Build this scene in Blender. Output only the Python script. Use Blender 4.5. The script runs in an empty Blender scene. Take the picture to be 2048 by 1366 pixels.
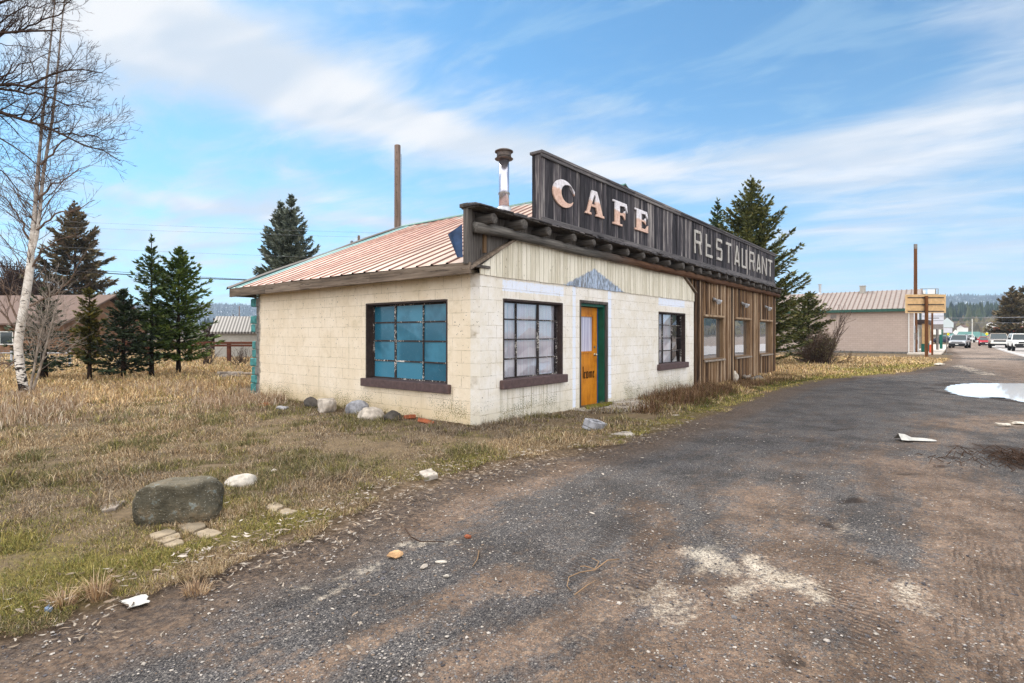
import bpy, bmesh, math, random
import numpy as np
from mathutils import Vector, Matrix, noise as mnoise

SC = bpy.context.scene
COL = SC.collection
R = math.radians

# ------------------------------------------------------------------ camera model
F, CU, HV, CAMZ = 1111.0, 1024.0, 669.0, 1.45      # focal (px of 2048), centre, horizon, eye height
A1 = math.atan2(.7809, .6247)                      # direction of the cafe's street front
D1 = (math.cos(A1), math.sin(A1)); D2 = (-math.sin(A1), math.cos(A1))
CX, CY = -0.494, 8.57                              # near corner of the cafe


def sstep(a, b, x):
    t = np.clip((x - a) / (b - a), 0, 1)
    return t * t * (3 - 2 * t)


def hash2(ix, iy, seed):
    h = (ix.astype(np.int64) * 374761393 + iy.astype(np.int64) * 668265263 + seed * 974634777) & 0x7fffffff
    h = ((h ^ (h >> 13)) * 1274126177) & 0x7fffffff
    return ((h ^ (h >> 16)) & 0xffff) / 65535.0


def vnoise(x, y, seed=0):
    x = np.asarray(x, float); y = np.asarray(y, float)
    ix = np.floor(x); iy = np.floor(y); fx = x - ix; fy = y - iy
    fx = fx * fx * (3 - 2 * fx); fy = fy * fy * (3 - 2 * fy)
    a = hash2(ix, iy, seed); b = hash2(ix + 1, iy, seed); c = hash2(ix, iy + 1, seed); d = hash2(ix + 1, iy + 1, seed)
    return (a * (1 - fx) + b * fx) * (1 - fy) + (c * (1 - fx) + d * fx) * fy


def fbm(x, y, seed=0, o=4):
    s = 0; a = .5; t = 0
    for i in range(o):
        s = s + a * vnoise(x * 2 ** i, y * 2 ** i, seed + i * 17); t += a; a *= .5
    return s / t


def gz(x, y):
    """ground height: level round the cafe, falling a little down the street"""
    x = np.asarray(x, float); y = np.asarray(y, float)
    lx = (x - CX) * D1[0] + (y - CY) * D1[1]
    return -.26 * sstep(22, 62, y) - .11 * sstep(0, 9, lx)


def gpt(u, v):
    """ground point seen at a pixel of the photograph"""
    Y = 1.0; k = (u - CU) / F
    for _ in range(60):
        Y = (CAMZ - float(gz(k * Y, Y))) * F / max(v - HV, 1.0)
    return Vector((k * Y, Y, float(gz(k * Y, Y))))


def apt(u, v, Y):
    return Vector(((u - CU) / F * Y, Y, CAMZ + (HV - v) / F * Y))


def onfloor(u, Y):
    x = (u - CU) / F * Y
    return Vector((x, Y, float(gz(x, Y))))


def FP(u, v, o=0.0):
    """pixel -> (x, z) of the cafe's front plane, pushed out by o"""
    k = (u - CU) / F
    X0 = CX - D2[0] * o; Y0 = CY - D2[1] * o
    t = (k * Y0 - X0) / (D1[0] - k * D1[1])
    Y = Y0 + D1[1] * t
    return t, CAMZ + (HV - v) / F * Y


def LP(u, v, o=0.0):
    """pixel -> (y, z) of the cafe's side plane, pushed out by o"""
    k = (u - CU) / F
    X0 = CX - D1[0] * o; Y0 = CY - D1[1] * o
    s = (k * Y0 - X0) / (D2[0] - k * D2[1])
    Y = Y0 + D2[1] * s
    return s, CAMZ + (HV - v) / F * Y


def loc2w(x, y, z=0):
    return Vector((CX + D1[0] * x + D2[0] * y, CY + D1[1] * x + D2[1] * y, z))


def w2loc(p):
    dx = p[0] - CX; dy = p[1] - CY
    return dx * D1[0] + dy * D1[1], dx * D2[0] + dy * D2[1]


# ------------------------------------------------------------------ objects
def link(o, parent=None):
    COL.objects.link(o)
    if parent is not None:
        o.parent = parent
    return o


def tag(o, label=None, cat=None, group=None, kind=None):
    if label: o['label'] = label
    if cat: o['category'] = cat
    if group: o['group'] = group
    if kind: o['kind'] = kind
    return o


def empty(name, loc=(0, 0, 0), rz=0.0):
    o = bpy.data.objects.new(name, None)
    o.empty_display_size = .2
    o.location = loc; o.rotation_euler = (0, 0, rz)
    return link(o)


def copy_tree(o, parent=None):
    c = o.copy(); COL.objects.link(c)
    if parent is not None: c.parent = parent
    for ch in list(o.children):
        copy_tree(ch, c)
    return c


class MB:
    """collects polygons into ONE mesh"""
    def __init__(s):
        s.v = []; s.f = []; s.r = []; s.m = []
        s.cr = 0.5; s.cm = 0

    def add(s, vs, fs):
        b = len(s.v)
        s.v += [tuple(p) for p in vs]
        for f in fs:
            s.f.append(tuple(b + i for i in f)); s.r.append(s.cr); s.m.append(s.cm)
        return s

    def box(s, x0, x1, y0, y1, z0, z1, M=None):
        vs = [Vector((x, y, z)) for z in (z0, z1) for y in (y0, y1) for x in (x0, x1)]
        if M is not None: vs = [M @ p for p in vs]
        return s.add(vs, [(0, 2, 3, 1), (4, 5, 7, 6), (0, 1, 5, 4), (2, 6, 7, 3), (0, 4, 6, 2), (1, 3, 7, 5)])

    def prism(s, poly, d0, d1, fn):
        """polygon in (a, b); fn(a, b, d) -> 3D"""
        n = len(poly)
        vs = [fn(a, b, d0) for a, b in poly] + [fn(a, b, d1) for a, b in poly]
        fs = [tuple(range(n)), tuple(range(2 * n - 1, n - 1, -1))]
        fs += [(i, (i + 1) % n, n + (i + 1) % n, n + i) for i in range(n)]
        return s.add(vs, fs)

    def tube(s, pts, rad, n=8, cap=True, jit=0.0, rng=random):
        pts = [Vector(p) for p in pts]
        if not hasattr(rad, '__len__'): rad = [rad] * len(pts)
        vs = []; ref = None
        for i, p in enumerate(pts):
            d = (pts[min(i + 1, len(pts) - 1)] - pts[max(i - 1, 0)])
            if d.length < 1e-9: d = Vector((0, 0, 1))
            d.normalize()
            if ref is None:
                ref = d.orthogonal().normalized()
            ref = (ref - d * ref.dot(d))
            if ref.length < 1e-6: ref = d.orthogonal()
            ref.normalize(); b = d.cross(ref)
            for k in range(n):
                a = 2 * math.pi * k / n
                rr = rad[i] * (1 + (rng.uniform(-jit, jit) if jit else 0))
                vs.append(p + (ref * math.cos(a) + b * math.sin(a)) * rr)
        fs = []
        for i in range(len(pts) - 1):
            for k in range(n):
                fs.append((i * n + k, i * n + (k + 1) % n, (i + 1) * n + (k + 1) % n, (i + 1) * n + k))
        if cap:
            fs.append(tuple(range(n - 1, -1, -1))); e = (len(pts) - 1) * n
            fs.append(tuple(e + k for k in range(n)))
        return s.add(vs, fs)

    def lathe(s, prof, n=20, c=(0, 0, 0)):
        """prof: list of (r, z)"""
        vs = []
        for r, z in prof:
            for k in range(n):
                a = 2 * math.pi * k / n
                vs.append((c[0] + r * math.cos(a), c[1] + r * math.sin(a), c[2] + z))
        fs = []
        for i in range(len(prof) - 1):
            for k in range(n):
                fs.append((i * n + k, i * n + (k + 1) % n, (i + 1) * n + (k + 1) % n, (i + 1) * n + k))
        fs.append(tuple(range(n - 1, -1, -1))); e = (len(prof) - 1) * n
        fs.append(tuple(e + k for k in range(n)))
        return s.add(vs, fs)

    def obj(s, name, mats, parent=None, smooth=False, bevel=0, loc=None, rz=None, fix=True, seg=1):
        me = bpy.data.meshes.new(name)
        me.from_pydata(s.v, [], s.f)
        if not isinstance(mats, (list, tuple)): mats = [mats]
        for m in mats: me.materials.append(m)
        at = me.attributes.new('rnd', 'FLOAT', 'FACE')
        at.data.foreach_set('value', np.array(s.r, np.float32))
        me.polygons.foreach_set('material_index', np.array(s.m, np.int32))
        if fix:
            bm = bmesh.new(); bm.from_mesh(me)
            bmesh.ops.recalc_face_normals(bm, faces=bm.faces[:])
            bm.to_mesh(me); bm.free()
        if smooth:
            me.polygons.foreach_set('use_smooth', [True] * len(me.polygons))
        me.update()
        o = bpy.data.objects.new(name, me)
        link(o, parent)
        if bevel:
            b = o.modifiers.new('bevel', 'BEVEL'); b.width = bevel; b.segments = seg; b.limit_method = 'ANGLE'; b.angle_limit = R(40)
        if loc is not None: o.location = loc
        if rz is not None: o.rotation_euler = (0, 0, rz)
        return o


def np_mesh(name, V, loops, starts, mat, attrs=(), parent=None, smooth=False):
    """big meshes straight from numpy: V (n,3), flat loop indices, face starts, attrs [(name, domain, values)]"""
    me = bpy.data.meshes.new(name)
    me.vertices.add(len(V)); me.vertices.foreach_set('co', np.ascontiguousarray(V, np.float32).ravel())
    me.loops.add(len(loops)); me.loops.foreach_set('vertex_index', np.ascontiguousarray(loops, np.int32))
    me.polygons.add(len(starts)); me.polygons.foreach_set('loop_start', np.ascontiguousarray(starts, np.int32))
    tot = np.diff(np.append(starts, len(loops))).astype(np.int32)
    try: me.polygons.foreach_set('loop_total', tot)
    except Exception: pass
    for nm, dom, val in attrs:
        if val.ndim == 2:
            a = me.attributes.new(nm, 'FLOAT_COLOR', dom); a.data.foreach_set('color', np.ascontiguousarray(val, np.float32).ravel())
        else:
            a = me.attributes.new(nm, 'FLOAT', dom); a.data.foreach_set('value', np.ascontiguousarray(val, np.float32))
    me.materials.append(mat)
    me.update(calc_edges=True)
    if smooth: me.polygons.foreach_set('use_smooth', np.ones(len(starts), bool))
    o = bpy.data.objects.new(name, me)
    return link(o, parent)


# ------------------------------------------------------------------ node helper
def C(r, g, b):
    """sRGB 0-255 -> linear rgba"""
    f = lambda c: (c / 255 / 12.92) if c <= 10.3 else ((c / 255 + .055) / 1.055) ** 2.4
    return (f(r), f(g), f(b), 1)


class NT:
    def __init__(s, tree):
        s.t = tree; s.t.nodes.clear()

    def n(s, typ, ins=None, out=0, **props):
        nd = s.t.nodes.new(typ)
        for k, v in props.items(): setattr(nd, k, v)
        for k, v in (ins or {}).items():
            sk = nd.inputs[k]
            if isinstance(v, bpy.types.NodeSocket): s.t.links.new(v, sk)
            elif isinstance(v, bpy.types.Node): s.t.links.new(v.outputs[0], sk)
            elif v is not None: sk.default_value = v
        return nd if out is None or not len(nd.outputs) else nd.outputs[out]

    def m(s, op, a, b=0.0, c=0.0, clamp=False):
        return s.n('ShaderNodeMath', {0: a, 1: b, 2: c}, operation=op, use_clamp=clamp)

    def add(s, a, b): return s.m('ADD', a, b)
    def mul(s, a, b): return s.m('MULTIPLY', a, b)
    def sub(s, a, b): return s.m('SUBTRACT', a, b)
    def mx(s, a, b): return s.m('MAXIMUM', a, b)
    def mn(s, a, b): return s.m('MINIMUM', a, b)

    def ss(s, x, a, b, lo=0.0, hi=1.0):
        return s.n('ShaderNodeMapRange', {'Value': x, 'From Min': a, 'From Max': b, 'To Min': lo, 'To Max': hi}, interpolation_type='SMOOTHSTEP')

    def lin(s, x, a, b, lo=0.0, hi=1.0):
        return s.n('ShaderNodeMapRange', {'Value': x, 'From Min': a, 'From Max': b, 'To Min': lo, 'To Max': hi})

    def noise(s, vec, scale=5, detail=3, rough=.55, dist=0, col=False):
        return s.n('ShaderNodeTexNoise', {'Vector': vec, 'Scale': scale, 'Detail': detail, 'Roughness': rough, 'Distortion': dist}, out=1 if col else 0)

    def vor(s, vec, scale=5, feature='F1', out=0, rnd=1.0):
        return s.n('ShaderNodeTexVoronoi', {'Vector': vec, 'Scale': scale, 'Randomness': rnd}, out=out, feature=feature)

    def map(s, vec, scale=(1, 1, 1), loc=(0, 0, 0), rot=(0, 0, 0)):
        return s.n('ShaderNodeMapping', {'Vector': vec, 'Scale': scale, 'Location': loc, 'Rotation': rot})

    def mix(s, f, a, b, mode='MIX'):
        nd = s.n('ShaderNodeMix', None, out=None, data_type='RGBA', blend_type=mode)
        for i, v in ((0, f), (6, a), (7, b)):
            if isinstance(v, bpy.types.NodeSocket): s.t.links.new(v, nd.inputs[i])
            else: nd.inputs[i].default_value = v
        return nd.outputs[2]

    def ramp(s, x, stops, interp='LINEAR'):
        nd = s.n('ShaderNodeValToRGB', {0: x}, out=None)
        cr = nd.color_ramp; cr.interpolation = interp
        while len(cr.elements) < len(stops): cr.elements.new(.5)
        for e, (p, c) in zip(cr.elements, stops):
            e.position = p; e.color = c if hasattr(c, '__len__') else (c, c, c, 1)
        return nd.outputs[0]

    def obj(s): return s.n('ShaderNodeTexCoord', out=3)
    def attr(s, name, out=2): return s.n('ShaderNodeAttribute', None, out=out, attribute_name=name)

    def sep(s, v):
        nd = s.n('ShaderNodeSeparateXYZ', {0: v}, out=None)
        return nd.outputs[0], nd.outputs[1], nd.outputs[2]

    def comb(s, x, y, z): return s.n('ShaderNodeCombineXYZ', {0: x, 1: y, 2: z})

    def bump(s, h, strength=.5, dist=.01, nrm=None):
        return s.n('ShaderNodeBump', {'Height': h, 'Strength': strength, 'Distance': dist, 'Normal': nrm} if nrm is not None
                   else {'Height': h, 'Strength': strength, 'Distance': dist})

    def hsv(s, col, h=.5, sat=1.0, v=1.0):
        return s.n('ShaderNodeHueSaturation', {'Hue': h, 'Saturation': sat, 'Value': v, 'Color': col})

    def out(s, col, rough=.8, normal=None, spec=.3, metal=0.0, **kw):
        ins = {'Base Color': col, 'Roughness': rough, 'Metallic': metal, 'Specular IOR Level': spec}
        if normal is not None: ins['Normal'] = normal
        ins.update(kw)
        b = s.n('ShaderNodeBsdfPrincipled', ins, out=None)
        s.n('ShaderNodeOutputMaterial', {'Surface': b.outputs[0]})
        return b


MATS = {}


def material(name):
    def deco(fn):
        m = bpy.data.materials.new(name); m.use_nodes = True
        fn(NT(m.node_tree)); MATS[name] = m
        return fn
    return deco


def boxmask(N, a, b, a0, a1, b0, b1, soft=.015):
    """soft rectangle 0..1 in two coordinate sockets"""
    m = N.mul(N.ss(a, a0 - soft, a0 + soft), N.ss(a, a1 - soft, a1 + soft, 1, 0))
    m2 = N.mul(N.ss(b, b0 - soft, b0 + soft), N.ss(b, b1 - soft, b1 + soft, 1, 0))
    return N.mul(m, m2)
# ------------------------------------------------------------------ materials
def simple(name, rgb, rough=.7, spec=.3, metal=0.0, var=.25, scale=6, bump=0.0, bscale=60):
    @material(name)
    def _(N):
        p = N.obj()
        n = N.noise(p, scale, 4, .6)
        base = C(*rgb)
        dark = tuple(c * (1 - var) for c in base[:3]) + (1,)
        lite = tuple(min(1, c * (1 + var)) for c in base[:3]) + (1,)
        col = N.mix(N.ss(n, .3, .7), dark, lite)
        nrm = N.bump(N.noise(p, bscale, 3), bump, .01) if bump else None
        N.out(col, rough, nrm, spec, metal)
    return MATS[name]


def wood_mat(name, cols, rough=.85, axis='z', rnd=1.0, streak=1.0, bump=.5, greyx=None):
    """weathered boards: cols = list of sRGB from dark to light; per board tint from attribute rnd"""
    @material(name)
    def _(N):
        p = N.obj(); r = N.attr('rnd')
        off = N.comb(N.mul(r, 37.3), N.mul(r, 91.7), N.mul(r, 53.1))
        q = N.n('ShaderNodeVectorMath', {0: p, 1: off}, operation='ADD')
        sc = {'z': (30, 30, 1.3), 'x': (1.3, 30, 30), 'y': (30, 1.3, 30)}[axis]
        sb = {'z': (5, 5, .6), 'x': (.6, 5, 5), 'y': (5, .6, 5)}[axis]
        g = N.noise(N.map(q, sc), 1, 4, .65, .4)
        b = N.noise(N.map(q, sb), 1, 4, .6, .3)
        f = N.add(N.mul(g, .55 * streak), N.add(N.mul(b, .5), N.mul(N.sub(r, .5), .28 * rnd)))
        k = len(cols)
        col = N.ramp(f, [(.28 + .5 * i / (k - 1), C(*c)) for i, c in enumerate(cols)])
        if greyx:      # silvered on the exposed side of x
            gx = N.ss(N.add(N.sep(p)[0], N.mul(N.sub(b, .5), 2.5)), greyx[0], greyx[1], 1, 0)
            col = N.mix(gx, col, N.ramp(f, [(.3, C(44, 41, 38)), (.5, C(84, 80, 76)), (.7, C(132, 126, 118))]))
        # cracks and nail holes
        cr = N.ss(N.noise(N.map(q, tuple(s * 2.2 for s in sc)), 1, 2, .5), .30, .36)
        col = N.mix(cr, tuple(c * .35 for c in C(*cols[0])[:3]) + (1,), col)
        nrm = N.bump(N.add(g, N.mul(cr, .6)), bump, .006)
        N.out(col, rough, nrm, .2)
    return MATS[name]


def block_mat(name, front):
    @material(name)
    def _(N):
        p = N.obj(); x, y, z = N.sep(p)
        a = x if front else y
        wob = N.noise(p, 3, 2)
        uv = N.comb(N.add(a, N.mul(wob, .010)), N.add(z, N.mul(N.noise(p, 2.3, 2), .012)), 0)
        br = N.n('ShaderNodeTexBrick', {'Vector': uv, 'Color1': (1, 1, 1, 1), 'Color2': (0.8, .8, .8, 1), 'Mortar': (0, 0, 0, 1), 'Scale': 1,
                                        'Mortar Size': .0055, 'Mortar Smooth': .25, 'Bias': 0, 'Brick Width': .4, 'Row Height': .2}, out=None)
        fac = br.outputs['Fac']
        cream = C(236, 229, 220) if front else C(239, 223, 200)
        cream2 = C(226, 216, 200) if front else C(229, 211, 184)
        n1 = N.noise(p, 1.6, 5, .6); n2 = N.noise(p, 9, 4, .65)
        col = N.mix(N.ss(N.add(n1, N.mul(N.sub(n2, .5), .5)), .35, .68), cream2, cream)
        # soft grime, drips from sills and the top
        drip = N.noise(N.map(N.comb(a, N.mul(z, .12), 0), (14, 5, 1)), 1, 4, .7)
        dm = N.mul(N.ss(drip, .5, .75), N.ss(N.noise(p, 1.1, 3), .42, .66))
        col = N.mix(N.mul(dm, .5), col, C(168, 154, 122))
        if front:
            us = boxmask(N, a, z, .46, 2.32, .02, .56, .06)
            col = N.mix(N.mul(N.mul(us, N.ss(N.noise(N.map(N.comb(a, N.mul(z, .06), 0), (17, 5, 1)), 1, 3, .6), .46, .66)), .55), col, C(150, 140, 108))
        gr_ = N.mul(N.ss(N.noise(p, 2.6, 5, .7), .54, .70), .38)
        col = N.mix(gr_, col, C(190, 172, 136))
        # pitted paint: small dark chips
        v = N.noise(p, 27, 2, .5)
        v2 = N.noise(p, 2.1, 3, .6)
        chip = N.ss(N.add(v, N.mul(N.sub(v2, .5), .22)), .69, .72)
        vv = N.vor(p, 16)
        dot = N.mul(N.ss(vv, .12, .16, 1, 0), N.ss(N.noise(p, 3.3, 2), .52, .60))
        col = N.mix(N.mul(N.mx(chip, dot), .8), col, C(96, 84, 66))
        # mossy, peeling foot of the wall
        foot = N.mul(N.ss(z, .14, .62, 1, 0), N.ss(N.noise(p, 1.7, 3), .38, .62))
        pl = N.ss(N.add(N.noise(p, 46, 3, .7), N.mul(foot, .17)), .66, .70)
        col = N.mix(N.mul(pl, N.ss(z, .5, .9, 1, 0)), col, C(84, 86, 62))
        col = N.mix(N.mul(N.ss(z, .02, .5, 1, 0), .45), col, C(206, 178, 122) if not front else C(190, 178, 148))
        if front:
            pw = C(226, 232, 246)
            wear = N.ss(N.noise(p, 24, 4, .7), .36, .44)
            mask = None
            for r in PATCH:
                mk = boxmask(N, N.add(a, N.mul(N.sub(N.noise(p, 19, 3), .5), .03)), N.add(z, N.mul(N.sub(N.noise(p, 13, 3), .5), .05)), *r, .008)
                mask = mk if mask is None else N.mx(mask, mk)
            col = N.mix(N.mul(mask, N.mul(wear, .85)), col, pw)
        lw = N.mul(fac, N.ss(N.noise(p, 4.0, 3), .30, .62))
        lc = N.ss(N.noise(p, 14, 3), .5, .7)
        col = N.mix(N.mul(lw, N.lin(lc, 0, 1, .38, .92)), col, C(150, 130, 98))
        if not front:   # bare grey blocks at the far, torn end
            e = N.ss(N.add(a, N.mul(N.sub(N.noise(p, 8, 3), .5), .16)), 6.78, 6.86)
            col = N.mix(e, col, N.mix(N.ss(n2, .4, .6), C(120, 112, 104), C(168, 158, 146)))
        h = N.sub(N.add(N.mul(N.noise(p, 60, 3), .25), N.mul(n2, .3)), N.mul(fac, .9))
        h = N.sub(h, N.mul(chip, .6))
        N.out(col, .8, N.bump(h, .55, .006), .2)
    return MATS[name]


PATCH = [(*(FP(1005, 580)[0], FP(1127, 580)[0]), 2.16, 2.34),
         (*(FP(1317, 600)[0], FP(1369, 600)[0]), 2.17, 2.36),
         (*(FP(1145.2, 580)[0], FP(1151.2, 580)[0]), .05, 2.37),
         (*(FP(1216, 580)[0], FP(1222.5, 580)[0]), .1, 2.37)]
block_mat('block_front', True)
block_mat('block_side', False)

wood_mat('sign_wood', [(18, 17, 19), (36, 34, 37), (58, 55, 58), (86, 80, 82), (160, 152, 146)], rnd=.9, streak=1.15, bump=.6)
wood_mat('brown_wood', [(40, 29, 21), (78, 57, 40), (112, 84, 59), (136, 108, 80), (174, 150, 124)], rnd=1.5, bump=.6)
wood_mat('fascia_wood', [(56, 48, 41), (104, 90, 77), (138, 122, 106), (168, 154, 136)], axis='y', rnd=.5)
wood_mat('grey_wood', [(38, 34, 32), (72, 66, 62), (104, 98, 92), (140, 132, 124)], axis='z', rnd=.6)
wood_mat('log_wood', [(34, 31, 28), (66, 61, 57), (96, 90, 84), (128, 120, 110)], axis='y', rnd=.7)
wood_mat('beam_wood', [(46, 32, 24), (84, 56, 40), (104, 76, 56), (122, 100, 80)], axis='x', rnd=.5, greyx=(3.0, 5.5))
wood_mat('cap_wood', [(44, 41, 42), (76, 72, 73), (104, 99, 98), (150, 142, 138)], axis='x', rnd=.7)
wood_mat('jamb_wood', [(84, 64, 46), (124, 98, 72), (152, 126, 98)], axis='z', rnd=.3)
wood_mat('fence_wood', [(60, 34, 24), (96, 56, 40), (118, 74, 54)], axis='x', rnd=.5)
wood_mat('pole_wood', [(92, 76, 66), (130, 110, 98), (160, 138, 124)], axis='z', rnd=.3)
wood_mat('rust_wood', [(70, 42, 24), (104, 66, 38), (130, 88, 52)], axis='z', rnd=.3)


@material('letter_cafe')
def _(N):
    p = N.obj(); x, y, z = N.sep(p); r = N.attr('rnd')
    lvl = N.add(N.mul(N.sub(N.noise(N.comb(N.mul(x, 30), 0, N.mul(z, 4)), 1, 3), .5), .14), z)
    f = N.ss(N.sub(lvl, r), -.012, .012)
    n = N.noise(p, 14, 4, .65)
    pe = N.mix(N.ss(n, .3, .7), C(204, 164, 144), C(226, 192, 172))
    wh = N.mix(N.ss(n, .3, .7), C(206, 198, 198), C(238, 232, 234))
    col = N.mix(f, pe, wh)
    col = N.mix(N.mul(N.ss(N.noise(p, 34, 3, .6), .66, .70), .9), col, C(110, 52, 44))
    N.out(col, .7, N.bump(n, .3, .004), .25)


@material('letter_stick')
def _(N):
    p = N.obj()
    n = N.noise(N.map(p, (20, 20, 5)), 1, 4, .7)
    col = N.ramp(n, [(.3, C(104, 98, 92)), (.45, C(172, 166, 158)), (.7, C(204, 198, 190))])
    N.out(col, .8, N.bump(n, .4, .004), .2)


@material('cream_plank')
def _(N):
    p = N.obj(); x, y, z = N.sep(p); r = N.attr('rnd')
    n = N.noise(N.map(p, (20, 20, 2.2)), 1, 4, .65)
    col = N.mix(N.ss(N.add(n, N.mul(N.sub(r, .5), .3)), .3, .7), C(206, 196, 174), C(232, 223, 204))
    # blue-white ghost of the old gable moulding
    ax, az = FP(1187, 536); bx, bz = FP(1118, 572); cx, cz = FP(1233, 572)
    w = N.mul(N.sub(N.noise(p, 16, 3), .5), .10)
    up1 = N.sub(N.add(z, w), N.add(bz - .02, N.mul(N.sub(x, bx), (az - bz) / (ax - bx))))
    up2 = N.sub(N.add(z, w), N.add(cz - .02, N.mul(N.sub(x, cx), (az - cz) / (ax - cx))))
    tri = N.mul(N.ss(up1, -.02, .02, 1, 0), N.ss(up2, -.02, .02, 1, 0))
    wear = N.noise(N.map(p, (26, 26, 7)), 1, 4, .7)
    blue = N.mix(N.ss(wear, .42, .56), C(124, 130, 138), C(178, 192, 212))
    col = N.mix(tri, col, blue)
    chip = N.ss(N.add(N.noise(N.map(p, (38, 38, 14)), 1, 3, .65), N.mul(N.sub(N.noise(p, 2.2, 2), .5), .25)), .665, .70)
    col = N.mix(N.mul(chip, .85), col, C(92, 82, 66))
    st = N.mul(N.ss(N.noise(N.map(p, (14, 14, .6)), 1, 3), .55, .75), .35)
    col = N.mix(st, col, C(150, 132, 100))
    N.out(col, .8, N.bump(N.sub(n, chip), .4, .004), .2)


@material('roof_metal')
def _(N):
    p = N.obj(); x, y, z = N.sep(p)
    r = N.attr('rnd')
    n = N.noise(N.map(p, (.8, 4, .8)), 1, 4, .65)
    n2 = N.noise(p, 5, 4, .7)
    base = N.mix(N.ss(n, .35, .65), C(170, 138, 118), C(196, 170, 150))
    rust = N.mix(N.ss(n2, .35, .65), C(140, 88, 70), C(174, 124, 102))
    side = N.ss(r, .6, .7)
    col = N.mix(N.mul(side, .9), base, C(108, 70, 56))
    col = N.mix(N.mul(N.ss(N.add(N.mul(y, .15), N.mul(N.sub(n, .5), 1.2)), .28, .75), .8), col, rust)
    teal = N.ss(N.add(y, N.mul(N.sub(n2, .5), .8)), 6.95, 7.2)
    col = N.mix(N.mul(teal, .9), col, C(104, 158, 156))
    dirt = N.ss(N.noise(N.map(p, (.5, 3, .5), (4, 2, 0)), 1, 4, .7), .52, .74)
    col = N.mix(N.mul(dirt, .5), col, C(128, 104, 88))
    rid = N.mul(N.ss(x, 3.9, 4.5), N.ss(N.noise(p, 2.2, 3), .5, .62))
    col = N.mix(N.mul(rid, .5), col, C(150, 168, 158))
    seam = N.mul(N.ss(N.m('ABSOLUTE', N.sub(x, 2.15)), .0, .012, 1, 0), .6)
    col = N.mix(seam, col, C(110, 80, 64))
    N.out(col, .5, N.bump(n2, .15, .004), .35)


simple('teal_paint', (72, 132, 130), .75, .25, var=.35, scale=9, bump=.4)
simple('sill_brown', (88, 70, 68), .65, .3, var=.2, scale=12, bump=.3)
simple('frame_brown', (60, 48, 44), .7, .3, var=.25, scale=14, bump=.3)
simple('steel_chrome', (198, 196, 206), .22, .5, .9, var=.08, scale=4)
simple('steel_dull', (128, 120, 114), .45, .5, .7, var=.3, scale=12)
simple('flue_cap', (96, 86, 80), .6, .4, .5, var=.3, scale=16)
simple('galvanised', (184, 184, 186), .5, .4, .5, var=.15, scale=8)
simple('blue_flashing', (44, 66, 98), .5, .4, .3, var=.3, scale=6)
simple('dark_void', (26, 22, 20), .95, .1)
simple('wire_black', (38, 36, 36), .7, .2)
simple('wire_grey', (120, 122, 126), .6, .3)
simple('door_blue', (22, 84, 146), .5, .4, var=.15)
simple('door_green', (8, 84, 66), .5, .4, var=.2)
simple('ink', (44, 30, 20), .8, .1)
simple('brass_knob', (190, 180, 160), .3, .5, .8)
simple('concrete', (168, 158, 146), .9, .2, var=.3, scale=7, bump=.5)
simple('concrete_dark', (118, 114, 108), .9, .2, var=.35, scale=9, bump=.5)
simple('paver_stone', (150, 134, 112), .9, .2, var=.22, scale=11, bump=.6)
simple('pale_paper', (186, 182, 174), .85, .2, var=.08, scale=20)
simple('rock_pale', (182, 170, 156), .9, .2, var=.35, scale=9, bump=.6)
simple('rock_grey', (150, 148, 150), .9, .2, var=.35, scale=12, bump=.6)
simple('rock_dark', (86, 80, 74), .9, .2, var=.4, scale=9, bump=.6)
simple('rock_white', (190, 180, 166), .9, .2, var=.3, scale=10, bump=.6)
simple('rock_tan', (206, 164, 120), .9, .2, var=.35, scale=8, bump=.5)
simple('brick_red', (150, 86, 58), .9, .2, var=.35, scale=12, bump=.5)
simple('blue_plastic', (116, 138, 168), .5, .3)
simple('twig', (138, 112, 86), .9, .1, var=.25)
simple('twig_dark', (70, 54, 44), .9, .1, var=.25)
simple('bark_grey', (82, 68, 60), .9, .1, var=.35, scale=14, bump=.4)
simple('bark_dark', (52, 42, 36), .9, .1, var=.35, scale=14, bump=.4)
simple('bark_birch', (110, 92, 80), .9, .1, var=.3, scale=10)
simple('bark_branch', (70, 56, 48), .9, .1, var=.3, scale=10)
simple('driftwood', (146, 134, 122), .9, .1, var=.4, scale=9, bump=.6)
simple('beige_wall_plain', (214, 196, 184), .85, .2, var=.04, scale=3)
simple('green_trim', (52, 88, 76), .6, .3, var=.12)
simple('white_wall', (226, 226, 226), .8, .2, var=.05)
simple('grey_siding', (176, 170, 160), .85, .2, var=.1)
simple('house_wall', (128, 96, 72), .85, .2, var=.2, scale=3)
simple('house_roof', (112, 92, 82), .9, .2, var=.14, scale=20)
simple('seam_brown', (128, 104, 94), .7, .25)
simple('tan_roof', (152, 140, 132), .7, .25, var=.07, scale=3)
simple('teal_roof', (84, 122, 114), .6, .3, var=.1, scale=.5)
simple('red_brick', (158, 86, 66), .9, .2, var=.2, scale=2)
simple('sign_ply', (200, 164, 118), .8, .2, var=.14, scale=5)
simple('sign_bar', (66, 58, 54), .6, .3, .3)
simple('ply_edge', (206, 176, 134), .8, .2, var=.1)
simple('board_grey', (206, 206, 212), .6, .3, var=.06, scale=2)
simple('board_light', (232, 230, 222), .6, .3, var=.04, scale=2)
simple('gable_grey', (198, 208, 208), .7, .2, var=.05, scale=1)
simple('green_post', (16, 92, 78), .5, .3, var=.1)
simple('orange_red', (206, 84, 52), .6, .3, var=.1)
simple('yellow_sign', (238, 222, 20), .5, .3, var=.03)
simple('orange_sign', (236, 158, 20), .5, .3, var=.03)
simple('black_mark', (16, 16, 16), .6, .2)
simple('car_white', (236, 234, 230), .25, .5, var=.02)
simple('car_silver', (184, 184, 186), .25, .5, .3, var=.03)
simple('car_bronze', (170, 158, 146), .25, .5, .3, var=.03)
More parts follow.
